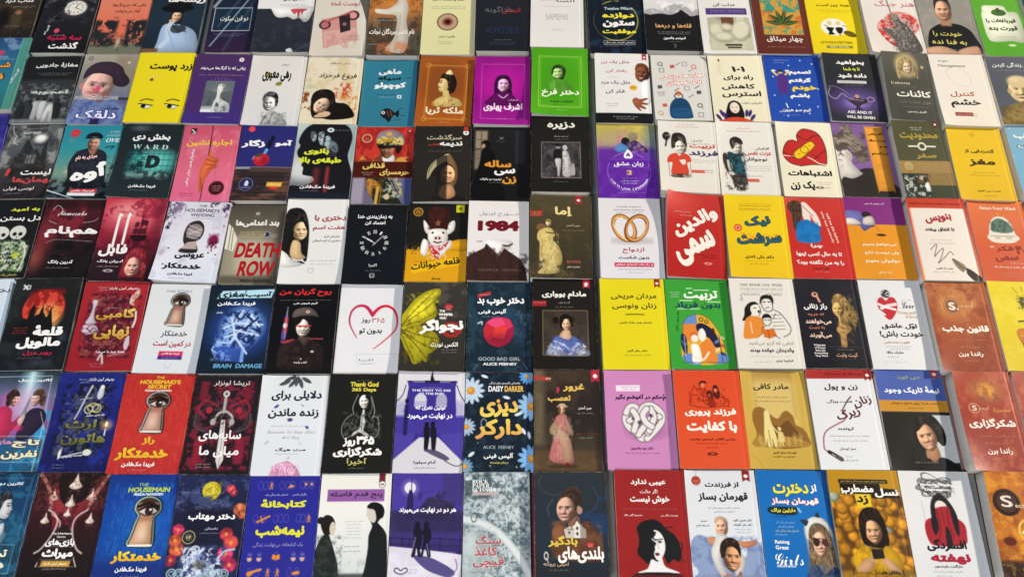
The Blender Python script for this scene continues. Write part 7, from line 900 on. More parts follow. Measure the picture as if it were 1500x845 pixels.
@bk('gD 310 80 828 80 865 870 320 870', 34, 'dark hardcover with a red spine and a girl holding a small white house', 'S')
def _(p):
    p.bg('2a3035', '283038', '26303a', '22272a'); p.n('24406a', 24, .52, .75, .7, (56, 24, 100, 66)); p.l('10 4 6 10 12 18 28 22 44 18 60 14', '4a5054', 1.4, .6); p.l('80 14 88 22 86 32 76 38', '4a5054', 1.4, .6); p.l('26 26 18 34 20 42', '5a6064', 1.4, .6); p.e(53, 22, 15, '3a2c24', 11, 1); p.l('40 20 48 17 60 19', '5a4638', 1.4, .7); p.l('44 18 54 14 64 20', '5a4638', 1.2, .7)
    p.g('46 46 60 42 62 52 50 54', '8a6656'); p.e(62, 36, 4, 'b08a7a', 6); p.head(44, 35.5, 27, 'c09c8a', -.85, 2, -1, '2a1814', '8a4640', 0, 1.25); p.hair('32 29 37 21 46 17.5 58 18 65 25 66 33 63 33 60 30 57 38 54 28 46 24 38 25', '3a2c24', '6a5444', .5, 5, .4)
    p.g('26 50 36 46 46 53 60 52 70 46 82 52 92 66 90 80 70 84 30 80 22 70', '5a3c2c'); p.n('7a5440', 9, .5, .7, .6, (22, 46, 92, 82)); p.g('24 54 36 50 44 58 36 66 26 64', '8a5c44', .8); p.g('52 50 58 44 64 50 64 62 52 62', 'e0dcd4', sm=0); p.g('40 54 48 51 54 55 54 62 42 62', 'c4beb4', sm=0); p.g('51 50.5 58 43 65 50 62 50 58 46 54 50.5', '6a4a3c', sm=0); p.g('62 50 70 54 70 62 62 62', '9c968e', sm=0); p.e(58, 53, 1.6, '3a3430', 2.4); p.e(58, 58, 1.6, '3a3430', 2.4); p.r(44, 53.5, 54, 54.4, '6a5a50', .8); p.e(47, 57, 1.4, '4a4440', 2); p.l('58 40 58 44', '6a4a3c', 1.4)
    p.t('بادگیر', 38, 65, 40, 'd8c04c', 15, .045); p.t('بلندی‌های', 62, 77, 62, 'f0eee8', 22, .05); p.e(75, 68, 5, 'b83c3c', 3.6); p.s(75, 68, 6, 'ecc', 2, .8, 1.4, 2.4); p.t('امیلی برونته', 28, 85.5, 34, 'c4a890', 6.4, .015); p.s(32, 90.5, 26, 'a08870', 1); p.e(15, 78, 2.6, 'd8d4cc', 4.6, ring=1.2); p.l('15 80 18 84', 'd8d4cc', 1)
@bk('gD 895 65 1395 65 1465 865 925 865', 24, 'dark red book with a black bobbed woman whose face is half hidden by hair')
def _(p):
    p.flat = True
    p.bg('8c2626', '902828', '8a2626'); p.t('عیبی ندارد', 48, 11.5, 50, 'f2eae4', 10, .03); p.t('اگر حالت', 48, 20.5, 25, 'ecdcd4', 7, .015); p.t('خوش نیست', 49, 28, 56, 'f2eae4', 11, .03); p.s(48, 36.5, 76, 'b85a50', 1, .9, 2.6); p.t('نویسنده: مگان جی', 75, 42.5, 24, 'e8d8d0', 3.6, .02); p.t('مترجم: گلی نژاد', 24, 42.5, 26, 'e8d8d0', 3.6, .02)
    p.g('30 62 28 54 34 49 42 47 52 46 62 49 68 54 80 60 86 68 88 78 84 84 76 82 68 86 62 78 56 84 44 87 34 82 27 76 30 68', '1b1d1d'); p.l('66 54 78 53', '1b1d1d', 1.4); p.l('80 66 90 68 88 74', '1b1d1d', 1.4); p.l('84 80 92 84', '1b1d1d', 1); p.g('46 62 52 56 60 58 65 64 66 72 62 79 55 83 50 78 52 72 47 68', 'e8e6e6'); p.g('42 58 50 56 54 60 48 64 54 68 48 74 50 80 44 82 40 70', '1b1d1d'); p.l('54 58 50 63 54 65', '1b1d1d', 2); p.e(59, 66.5, 3, '222', 1.4); p.l('55 64.5 63 64', '1b1d1d', 1.4); p.l('56 68 56.5 72 58 72', 'aaa', 1); p.g('51 77 55 76 58 77.5 54 79', '5a1a30'); p.g('46 82 54 84 60 80 64 88 78 92 80 94 28 94 40 90', 'e8e6e6')
    p.g('26 94 80 94 86 102 20 102', '221c1e'); p.l('18 96.4 88 96.4', '8c2626', 1.2, .9, 0); p.l('14 99 92 99', '8c2626', 1.2, .9, 0)
@bk('gE 208 68 718 65 810 865 275 865', 20, 'white book with a laughing man carrying a baby on his shoulders')
def _(p):
    p.bg('d6d8dc', 'dadcdf', 'd8dce2', 'ccd4de'); p.rib(82, 11, 9, '7c2424'); p.e(16, 10, 6.6, 'a03828'); p.s(16, 10, 8, 'ecc', 2, .8); p.l('15 6 18 0', '889', .8); p.t('از فرزندت', 52, 14, 48, '2a2024', 9, .03); p.t('قهرمان بساز', 52, 25.5, 70, '1c1a20', 13, .045); p.s(52, 35.5, 44, '778', 1); p.s(52, 39, 30, '778', 1); p.t('مترجم', 22, 48, 8, '556', 3); p.t('صدیقه فلاح', 20, 52, 18, '667', 3.4); p.t('دکتر هنری کلود', 76, 47, 26, '445', 4, .01); p.t('دکتر جان تاونزند', 76, 51, 26, '445', 4, .01); p.s(76, 55, 22, '99a', 2, .6)
    p.g('-1 82 2 66 14 60 30 66 36 70 46 80 74 80 78 70 90 64 98 70 102 78 102 102 10 102 8 92', '8c9cbc'); p.n('6a7ca4', 9, .5, .7, .7, (0, 62, 100, 100)); p.g('24 64 34 62 40 68 38 74 30 70', 'c08868'); p.g('66 66 78 66 92 65 90 69 74 72', 'b87e60'); p.head(45.5, 53, 18, 'dcb49c', -.4, 0, -1, '3a2a24', 'a8584c', .7, .9); p.g('37 50 38 45 46 43 54 46 55 51 50 47 44 46.5', 'b8967a', .8); p.g('38 60 50 60 54 66 46 72 40 82 46 94 40 98 32 88 28 76 34 66', 'd4d0cc'); p.g('56 78 64 74 74 82 68 94 60 100 58 92', 'd0ccc8'); p.e(43, 96, 5, 'd8ac94', 3.4); p.e(64, 100, 4, 'd8ac94', 3)
    p.g('40 76 42 68 48 64 56 63 64 66 68 74 66 80 60 72 48 76 46 82', '2c201a'); p.head(56, 80.5, 25, 'c8966f', .35, 4, 1, '1f1512', '8a3a30', 1, 1.0); p.hair('41 80 42 70 48 64 57 62.5 66 66 69 74 67 80 64 74 58 71 50 72 46 80', '2c201a', '6a5244', .8); p.g('46 94 58 97 66 92 66 102 46 102', 'a87058'); p.g('44 96 54 102 36 102', '6a7ca4'); p.t('𝐑𝐀𝐈𝐒𝐈𝐍𝐆 𝐆𝐑𝐄𝐀𝐓 𝐊𝐈𝐃𝐒', 50, 97, 74, '8a94a8', 5, 0)
@bk('gE 728 65 1240 68 1350 870 815 865', 17, 'bright blue book with a girl in sunglasses wearing a white cat eared hood')
def _(p):
    p.bg('1c68ac', '1f6cb0', '1a64a8'); p.g('88 3 100 4 101 100 98 60 94 20', '184c84', .8); p.t('از', 79, 17.5, 9, 'f2f0ea', 13, .05); p.t('دخترت', 47, 19, 50, 'e4dc4c', 19, .05, o='14406c', ow=.03); p.t('قهرمان بساز', 51, 29.5, 66, 'f6f0ec', 10, .05, o='c84438', ow=.04); p.g('14 35 50 35 52 38 48 42 16 41', '16201c', .9); p.t('دارلین براک', 33, 38, 34, 'e4dc4c', 6.6, .04); p.s(26, 43.5, 22, '15202c', 1); p.l('54 36 57 39', '9cc8e8', 2.4); p.s(34, 49, 26, 'cfe0ec', 2, .8, 2, 5.4); p.s(35, 56.5, 32, 'dce45c', 1, 1, 2.6); p.s(26, 60, 16, 'cde', 1)  # deeper blue curve at the right is shadow painted into the cover
    p.t('Raising', 26, 67, 20, 'f2f4f4', 6, .03); p.t('Great', 25, 71.5, 18, 'f2f4f4', 5.4, .03); p.t('𝓖𝓲𝓻𝓵𝓼', 33, 82, 38, 'f4f6f8', 15, .0); p.t('DARLENE BROCK', 28, 88, 26, 'e8eef2', 2.8, .03)
    p.g('60 96 60 70 58 56 62 48 70 44 80 43 90 46 97 54 99 66 100 102 58 102', '8a9cb4'); p.g('60 60 62 49 72 44 86 45 96 54 97 62 88 54 76 50 68 54 64 66', 'dcdcd8'); p.g('62 52 56 48 56 46 66 47', '2c3440'); p.g('76 43 80 39 83 44', '2c3440'); p.g('63 66 66 54 76 49 88 52 95 62 98 84 96 102 64 102 60 88', '6a5844'); p.n('b0986c', 5, .52, .7, .5, (64, 56, 96, 100), .3); p.head(79, 68, 23, 'd2ae96', -.2, 3, -1, '2a1a18', 'a8645a', 0, 1.0); p.g('68 62 78 64 77 69 72 70 69 67', '33201c'); p.g('82 64 92 63 92 69 86 70 82 68', '4a2824'); p.hair('62 92 63 66 68 55 76 50 72 58 69 66 70 80 68 96', '6a5844', 'b89c74', .3); p.hair('84 52 92 58 96 72 98 96 92 98 90 80 90 66', '6a5844', 'b89c74', .3); p.l('76 63 84 63.6', '1a1210', 1.2, .8, 0); p.g('58 92 70 86 80 94 92 88 102 92 102 102 56 102', '2c3c58'); p.n('4a5c78', 6, .5, .64, .7, (56, 86, 100, 102))
@bk('gF 60 65 565 65 705 865 165 865', 23, 'golden book with a phone holding girl surrounded by yellow balls')
def _(p):
    p.bg('b08420', 'a87c20', '8a6420', '8a6420'); p.r(-1, 24, 101, 101, '5a3c1c'); R = np.random.RandomState(11)
    B = [(R.uniform(0, 100), R.uniform(25, 102), R.uniform(5, 9)) for _ in range(120)]
    for x, y, k in sorted(B, key=lambda b: b[2]):
        c = hexc('c88a2c') * R.uniform(.72, 1.12) if R.rand() > .07 else hexc('a0a898') * R.uniform(.8, 1.05)
        p.e(x, y, k, tuple(np.clip(c * .62, 0, 1)), soft=.8); p.e(x - k * .12, y - k * .14 / A, k * .82, tuple(np.clip(c, 0, 1)), soft=1.4); p.e(x - k * .3, y - k * .34 / A, k * .3, tuple(np.clip(c * 1.3, 0, 1)), soft=1.2, a=.6)
    p.r(-1, -1, 101, 22, 'b08420', 1, 3); p.g('14 9 84 9 84 12.6 14 12.6', '17140f', sm=0); p.s(49, 10.8, 64, 'd8c890', 1, .9, 2); p.g('15 13 72 13 72 17 97 18 97 26 58 27 58 23 15 23', '17140f', sm=0); p.t('نسل', 80, 21.5, 34, 'f2f0ea', 13, .05); p.t('مضطربِ', 39, 18.5, 46, 'f2f0ea', 14, .05); p.g('34 23 56 23 56 36 36 36', 'd8bc34', sm=0); p.t('زِد', 44, 28.5, 16, '1c1812', 13, .045); p.r(0, 92, 101, 101, '8a6a24', .7, 4)
    p.g('34 62 34 46 40 38 50 35 60 37 68 46 72 58 70 70 60 72 40 70', '1d130f'); p.head(52, 57.5, 24, 'cda27c', 0, -2, -1, '24140c', '94503f', 0, 1.1); p.hair('36 68 34 50 40 39 50 35 62 37 70 48 72 66 66 70 64 54 58 45 50 44 44 50 41 64', '1d130f', '4a342a', .3); p.l('44 55.6 50 56.2', 'b08a66', 1.4, .8, 0)
    p.g('18 82 26 74 40 70 46 76 58 76 66 70 78 74 86 84 82 92 70 88 64 94 40 94 32 88 22 92', 'c89c24'); p.n('9a7418', 8, .5, .66, .6, (18, 70, 86, 94)); p.g('22 90 34 82 44 80 46 86 40 92 28 94', 'c49a74'); p.g('82 92 72 84 62 80 60 86 66 92 76 94', 'c49a74'); p.g('45 73 61 73 62 81 46 82', '201a1a', sm=0); p.l('42 82 50 84', 'c49a74', 3); p.l('66 82 56 85', 'c49a74', 3); p.t('جاناتان هایت', 64, 93.5, 32, '1f180e', 6, .03); p.l('84 91 84 96', '1f180e', 1, 1, 0); p.l('46 91 46 96', '1f180e', 1, 1, 0); p.s(30, 93.5, 24, '3a2c14', 1, 1); p.l('16 91 16 96', '1f180e', 1, 1, 0)
@bk('gF 575 72 1080 75 1253 865 708 865', 14, 'white book with a red figure covering the face under a black scribble cloud')
def _(p):
    p.flat = True
    p.bg('dadbdc', 'dddddd', 'd8dadc')
    for i in range(9): a = i * .7; p.e(50 + 5 * math.cos(a * 2), 15 + 2.2 * math.sin(a * 3), 20 + 3 * math.sin(i), '2c2a2c', 8 + 2 * math.cos(i * 1.7), ring=.8, a=.85, rot=i * 9 - 30)
    p.n('3a383a', 4, .52, .6, .7, (28, 10, 74, 22)); p.t('Perfectly Hidden', 51, 13.4, 44, 'f2f2f2', 4.4, .05); p.t('Depression', 51, 18, 34, 'f2f2f2', 4.4, .05); p.l('26 28 28 62', '99a', .9, .6, 0)
    p.g('38 60 36 40 40 28 48 22 56 22 66 30 72 42 72 58 64 60 60 40 46 40 44 52', '19151a'); p.g('44 32 50 28 58 30 60 36 46 38', 'e4d8d4'); p.g('24 58 26 48 36 44 42 46 44 36 50 34 62 34 64 44 70 44 80 50 80 60 76 68 56 70 40 70 28 68', '9c2430'); p.l('45 37 46 52 40 66', '6a141f', 1.6); p.l('60 36 58 50 62 62', '6a141f', 1.6); p.l('52 34 52 50', '6a141f', 1.2); p.g('36 60 34 48 40 40 44 48 42 56', '19151a'); p.g('70 60 72 46 66 38 64 46 66 58', '19151a'); p.g('50 70 53 52 58 58 58 70', '19151a')
    p.t('افسردگی', 49, 69, 54, '16141a', 17, .05); p.t('نهفته', 51, 81.5, 54, 'a8203c', 14, .06); p.t('مارگارت رابینسون', 46, 88, 38, '3a3840', 4.6, .025); p.s(44, 92.5, 40, '99a', 1); p.s(38, 96.5, 20, 'aab', 2, .6)
@bk('gF 1215 80 1720 80 1870 870 1330 870', 34, 'orange brown book with a black wax seal at the lower right corner')
def _(p):
    p.bg('b87028', 'b06a2c', 'b8742c', '6a3a20'); p.n('d89438', 18, .45, .72, .8); p.n('8a4420', 20, .5, .72, .6); p.e(24, 30, 19, '2c1c18', 19); p.e(24, 30, 15, '4a3028', 15, 2); p.e(24, 30, 15, '1c1210', 15, ring=1.6); p.t('S', 24, 29, 16, 'e0d8c8', 16, .02); p.t('ecret', 46, 33, 22, 'd8c8a8', 5, .02); p.e(18, 66, 9, '5a2818', 6); p.e(50, 56, 16, 'e0bc60', 16, ring=3); p.t('راز', 58, 50, 44, 'e8d8a8', 26, .03); p.r(-1, 84, 101, 101, '241814', .9, 4); p.n('8a6a38', 5, .58, .66, .7, (0, 86, 60, 100)); p.e(44, 58, 8, 'd89a2c', soft=3)

# ---------------------------------------------------------------- materials
def node_mat(name):
    m = bpy.data.materials.new(name); m.use_nodes = True; nt = m.node_tree
    return m, nt, nt.nodes['Principled BSDF']
M_COVER, nt, bs = node_mat('printed_cover')
at = nt.nodes.new('ShaderNodeVertexColor'); at.layer_name = 'Col'
tc = nt.nodes.new('ShaderNodeTexCoord')
nz = nt.nodes.new('ShaderNodeTexNoise'); nz.inputs['Scale'].default_value = 900; nz.inputs['Detail'].default_value = 2
rp = nt.nodes.new('ShaderNodeMapRange'); rp.inputs[3].default_value = .9; rp.inputs[4].default_value = 1.08
mx = nt.nodes.new('ShaderNodeMix'); mx.data_type = 'RGBA'; mx.blend_type = 'MULTIPLY'; mx.inputs[0].default_value = 1
nt.links.new(tc.outputs['Object'], nz.inputs['Vector']); nt.links.new(nz.outputs[0], rp.inputs[0])
nt.links.new(at.outputs[0], mx.inputs[6]); nt.links.new(rp.outputs[0], mx.inputs[7]); nt.links.new(mx.outputs[2], bs.inputs['Base Color'])
n2 = nt.nodes.new('ShaderNodeTexNoise'); n2.inputs['Scale'].default_value = 14; n2.inputs['Detail'].default_value = 3
r2 = nt.nodes.new('ShaderNodeMapRange'); r2.inputs[3].default_value = .28; r2.inputs[4].default_value = .5
nt.links.new(tc.outputs['Object'], n2.inputs['Vector']); nt.links.new(n2.outputs[0], r2.inputs[0]); nt.links.new(r2.outputs[0], bs.inputs['Roughness'])
b2 = nt.nodes.new('ShaderNodeBump'); b2.inputs['Strength'].default_value = .25; b2.inputs['Distance'].default_value = .002
nt.links.new(n2.outputs[0], b2.inputs['Height']); nt.links.new(b2.outputs[0], bs.inputs['Normal'])
bs.inputs['Specular IOR Level'].default_value = .2
M_PAGE, nt, bs = node_mat('stacked_paper')
tc = nt.nodes.new('ShaderNodeTexCoord'); mp = nt.nodes.new('ShaderNodeMapping'); mp.inputs['Scale'].default_value = (6, 6, 2600)
nz = nt.nodes.new('ShaderNodeTexNoise'); nz.inputs['Scale'].default_value = 1; nz.inputs['Detail'].default_value = 2
cr = nt.nodes.new('ShaderNodeValToRGB'); cr.color_ramp.elements[0].position = .3; cr.color_ramp.elements[0].color = (.52, .49, .43, 1); cr.color_ramp.elements[1].position = .62; cr.color_ramp.elements[1].color = (.84, .81, .74, 1)
nt.links.new(tc.outputs['Object'], mp.inputs[0]); nt.links.new(mp.outputs[0], nz.inputs['Vector']); nt.links.new(nz.outputs[0], cr.inputs[0]); nt.links.new(cr.outputs[0], bs.inputs['Base Color'])
bs.inputs['Roughness'].default_value = .85
M_GROUND, nt, bs = node_mat('grey_cloth')
tc = nt.nodes.new('ShaderNodeTexCoord'); nz = nt.nodes.new('ShaderNodeTexNoise'); nz.inputs['Scale'].default_value = 320; nz.inputs['Detail'].default_value = 4
cr = nt.nodes.new('ShaderNodeValToRGB'); cr.color_ramp.elements[0].color = (.13, .13, .135, 1); cr.color_ramp.elements[1].color = (.24, .24, .245, 1)
bp = nt.nodes.new('ShaderNodeBump'); bp.inputs['Strength'].default_value = .4; bp.inputs['Distance'].default_value = .001
nt.links.new(tc.outputs['Object'], nz.inputs['Vector']); nt.links.new(nz.outputs[0], cr.inputs[0]); nt.links.new(cr.outputs[0], bs.inputs['Base Color'])
nt.links.new(nz.outputs[0], bp.inputs['Height']); nt.links.new(bp.outputs[0], bs.inputs['Normal']); bs.inputs['Roughness'].default_value = .9

def mesh_obj(name, V, sizes, idx, mat, parent, col=None, smooth=False):
    me = bpy.data.meshes.new(name); me.vertices.add(len(V)); me.vertices.foreach_set('co', np.asarray(V, np.float32).ravel())
    me.loops.add(len(idx)); me.loops.foreach_set('vertex_index', np.asarray(idx, np.int32))
    sizes = np.asarray(sizes, np.int32); me.polygons.add(len(sizes))
    me.polygons.foreach_set('loop_start', np.concatenate([[0], np.cumsum(sizes)[:-1]]).astype(np.int32))
    if smooth: me.polygons.foreach_set('use_smooth', np.ones(len(sizes), bool))
    if col is not None:
        ca = me.color_attributes.new('Col', 'FLOAT_COLOR', 'POINT')
        ca.data.foreach_set('color', np.concatenate([np.asarray(col, np.float32), np.ones((len(V), 1), np.float32)], 1).ravel())
    me.update(calc_edges=True); me.validate()
    me.materials.append(mat)
    o = bpy.data.objects.new(name, me); C.objects.link(o); o.parent = parent
    return o

g = bpy.data.meshes.new('ground'); g.from_pydata([(-6, -4, 0), (6, -4, 0), (6, 8, 0), (-6, 8, 0)], [], [(0, 1, 2, 3)]); g.materials.append(M_GROUND)
go = bpy.data.objects.new('ground', g); C.objects.link(go); go['kind'] = 'structure'; go['label'] = 'grey cloth surface under the rows of books'

# ---------------------------------------------------------------- paint every cover, then fetch the outlines of all lettering at once
PAINT = []
for k, (corners, t, label, curl, f) in enumerate(BOOKS):
    p = P(k * 31 + 5); f(p); PAINT.append(p)
    gr = p.c.mean(-1, keepdims=True); p.c = np.clip(gr + (p.c - gr) * 1.1, 0, 1)
    # rubbed edges: paper shows where the print has worn off
    ed = np.minimum(np.minimum(GX, 100 - GX), np.minimum(GY, 100 * A - GY)); wr = fbm(9, k + 5000)
    p.c += (hexc('d8d2c8') - p.c) * (np.clip(1 - ed / .9, 0, 1) * np.clip((wr - .5) / .3, 0, .3))[..., None]
outl = {}
keys = sorted({T[0] for p in PAINT for T in p.T})
tmp = []
for s_ in keys:
    c = bpy.data.curves.new('lettering', 'FONT'); c.body = fa(s_); c.resolution_u = 4; c.fill_mode = 'NONE'
    o = bpy.data.objects.new('lettering', c); C.objects.link(o); tmp.append(o)
dg = bpy.context.evaluated_depsgraph_get(); dg.update()
for s_, o in zip(keys, tmp):
    ev = o.evaluated_get(dg); m = ev.to_mesh(); v = np.empty(len(m.vertices) * 3, np.float32); m.vertices.foreach_get('co', v)
    e = np.empty(len(m.edges) * 2, np.int32); m.edges.foreach_get('vertices', e)
    outl[s_] = (v.reshape(-1, 3)[:, :2].astype(float), e.reshape(-1, 2)); ev.to_mesh_clear()
for o in tmp:
    c = o.data; bpy.data.objects.remove(o); bpy.data.curves.remove(c)

# marching squares over a filled, thickened and smoothed raster of the outlines
CASES = {1: [0, 4, 7], 2: [1, 5, 4], 3: [0, 1, 5, 7], 4: [2, 6, 5], 5: [0, 4, 5, 2, 6, 7], 6: [1, 2, 6, 4], 7: [0, 1, 2, 6, 7],
         8: [3, 7, 6], 9: [0, 4, 6, 3], 10: [1, 5, 6, 3, 7, 4], 11: [0, 1, 5, 6, 3], 12: [2, 3, 7, 5], 13: [0, 4, 5, 2, 3], 14: [1, 2, 3, 7, 4]}
glyphs = {}
def text_polys(s_, bold, fine):
    key = (s_, round(bold, 4), fine)
    if key in glyphs: return glyphs[key]
    v, e = outl[s_]; SS = 3; cell = 1 / (26.0 if fine else 15.0); px = cell / SS
    lo = v.min(0) - abs(bold) - 3 * cell; hi = v.max(0) + abs(bold) + 3 * cell
    nx = int((hi[0] - lo[0]) / px) + 1; ny = int((hi[1] - lo[1]) / px) + 1
    nx -= nx % SS; ny -= ny % SS
    a = v[e[:, 0]]; b = v[e[:, 1]]; win = np.zeros((ny, nx + 1), np.int32)
    ya = (a[:, 1] - lo[1]) / px; yb = (b[:, 1] - lo[1]) / px; xa = (a[:, 0] - lo[0]) / px; xb = (b[:, 0] - lo[0]) / px
    r0 = np.ceil(np.minimum(ya, yb) - .5).astype(int); r1 = np.ceil(np.maximum(ya, yb) - .5).astype(int)
    sg = np.where(yb > ya, 1, -1)
    for i in np.nonzero(r1 > r0)[0]:
        rows = np.arange(r0[i], r1[i]); xs = xa[i] + (xb[i] - xa[i]) * (rows + .5 - ya[i]) / (yb[i] - ya[i])
        np.add.at(win, (rows, np.clip(np.ceil(xs - .5).astype(int), 0, nx)), sg[i])
    m = np.cumsum(win, 1)[:, :nx] != 0
    rad = bold / px
    if rad > .4:
        k = int(rad + 1); d = m.copy()
        for dy in range(-k, k + 1):
            for dx in range(-k, k + 1):
                if 0 < dx * dx + dy * dy <= rad * rad + .3: d |= np.roll(np.roll(m, dy, 0), dx, 1)
        m = d
    fl = m.astype(float)
    f = fl.reshape(ny // SS, SS, nx // SS, SS).mean((1, 3))
    gy, gx = f.shape
    ins = f > .5
    code = ins[:-1, :-1] * 1 + ins[:-1, 1:] * 2 + ins[1:, 1:] * 4 + ins[1:, :-1] * 8
    V = []; N = []
    # full cells merged into horizontal runs
    full = np.pad(code == 15, ((0, 0), (1, 1))); df = np.diff(full.astype(int), axis=1)
    r0, c0 = np.nonzero(df == 1); r1, c1 = np.nonzero(df == -1)
    if len(r0):
        V.append(np.stack([np.stack([c0, r0], 1), np.stack([c1, r0], 1), np.stack([c1, r0 + 1], 1), np.stack([c0, r0 + 1], 1)], 1).reshape(-1, 2).astype(float)); N.append(np.full(len(r0), 4))
    for cs, lst in CASES.items():
        r, c = np.nonzero(code == cs)
        if not len(r): continue
        f00, f10, f11, f01 = f[r, c], f[r, c + 1], f[r + 1, c + 1], f[r + 1, c]
        ip = lambda p, q: np.clip((.5 - p) / np.where(q == p, 1e-9, q - p), 0.02, .98)
        pt = {0: (c, r), 1: (c + 1, r), 2: (c + 1, r + 1), 3: (c, r + 1), 4: (c + ip(f00, f10), r), 5: (c + 1, r + ip(f10, f11)), 6: (c + ip(f01, f11), r + 1), 7: (c, r + ip(f00, f01))}
        V.append(np.stack([np.stack([pt[q][0] * 1.0, pt[q][1] * 1.0], 1) for q in lst], 1).reshape(-1, 2)); N.append(np.full(len(r), len(lst)))
    V = (np.concatenate(V) + .5) * cell + lo; N = np.concatenate(N)
    glyphs[key] = (V, N, V.min(0), V.max(0)); return glyphs[key]

# ---------------------------------------------------------------- where each book lies: corners read off the photograph, laid on the table as a true rectangle
ZO = {}
for z, (x0, y0, s_) in {'1': (0, 0, 4.2267), '2': (260, 0, 4.2267), '3': (520, 0, 4.2267), '4': (760, 0, 4.2267), '5': (1000, 0, 4.2267), '6': (1200, 0, 4.2267)}.items(): ZO[z] = (x0, y0, s_)
for row, y0 in zip('cdefg', (170, 280, 400, 535, 675)):
    for q, x0 in zip('ABCDEF', (0, 240, 480, 720, 960, 1200)): ZO[row + q] = (x0, y0, 4.97)
PL = []
for k, (corners, t, label, curl, f) in enumerate(BOOKS):
    a = corners.split(); x0, y0, s_ = ZO[a[0]]; n = [float(q) for q in a[1:]]
    t = t / 1000
    w = [unproj(x0 + n[i] / s_, y0 + n[i + 1] / s_, t) for i in (0, 2, 4, 6)]   # TL TR BR BL
    ctr = sum(w) / 4; top = w[1] - w[0]; bot = w[2] - w[3]; up = (w[0] + w[1] - w[2] - w[3]) / 2
    wd = (np.hypot(*top) + np.hypot(*bot)) / 2; ht = np.hypot(*up)
    ang = (math.atan2(*(top + bot)[::-1]) + (math.atan2(up[1], up[0]) - math.pi / 2)) / 2
    PL.append([ctr, wd, ht, ang, t])
# neighbours in a row must not run into each other
for k in range(len(PL) - 1):
    a, b = PL[k], PL[k + 1]
    if abs(a[0][1] - b[0][1]) > .1 or b[0][0] < a[0][0]: continue
    worst = 0
    for sv in (-.5, .5):
        ra = a[0][0] + a[1] / 2 * math.cos(a[3]) - sv * a[2] * math.sin(a[3])
        lb = b[0][0] - b[1] / 2 * math.cos(b[3]) - sv * b[2] * math.sin(b[3]); worst = max(worst, ra - lb + .0012)
    if worst > 0:
        a[1] -= worst / 2; b[1] -= worst / 2; a[0] = a[0] - [worst / 4, 0]; b[0] = b[0] + [worst / 4, 0]

def lift_fn(curl, k):
    r = np.random.RandomState(k + 900); bow = r.uniform(-.0006, .0014); tw = r.uniform(-.0008, .0008); c1, c2 = r.uniform(-.001, .0035, 2).clip(0)
    it = [(c.split(':')[0], float(c.split(':')[1]) / 1000) for c in curl.split()]
    def f(u, v):
        h = bow * (1 - (2 * u - 1) ** 2) + tw * (2 * u - 1) * (2 * v - 1)
        h = h + c1 * np.clip((.3 - u) / .3, 0, 1) ** 2 * np.clip((v - .62) / .38, 0, 1) ** 2 + c2 * np.clip((.3 - u) / .3, 0, 1) ** 2 * np.clip((.38 - v) / .38, 0, 1) ** 2
        h = h - .0004 * np.exp(-((u - .945) / .018) ** 2)
        for c, am in it:
            wu = np.clip((.62 - u) / .62, 0, 1) ** 2 if 'l' in c else np.clip((u - .38) / .62, 0, 1) ** 2 if 'r' in c else 1
            wv = np.clip((v - .25) / .75, 0, 1) ** 2 if 'b' in c else np.clip((.75 - v) / .75, 0, 1) ** 2 if 't' in c else 1
            h = h + am * wu * wv
        return h
    return f

def box_part(name, x0, x1, y0, y1, z0, z1, mat, par, col=None):
    v = [(x, y, z) for z in (z0, z1) for y in (y0, y1) for x in (x0, x1)]
    q = [0, 2, 3, 1, 4, 5, 7, 6, 0, 1, 5, 4, 2, 6, 7, 3, 0, 4, 6, 2, 1, 3, 7, 5]
    return mesh_obj(name, v, [4] * 6, q, mat, par, None if col is None else np.tile(col, (8, 1)))

def grid_faces(nx, ny):
    i = np.arange(nx * ny).reshape(ny, nx)
    return np.stack([i[:-1, :-1], i[1:, :-1], i[1:, 1:], i[:-1, 1:]], -1).reshape(-1)
def rim_of(nx, ny):
    i = np.arange(nx * ny).reshape(ny, nx)
    return np.concatenate([i[0, :-1], i[:-1, -1], i[-1, :0:-1], i[:0:-1, 0]])

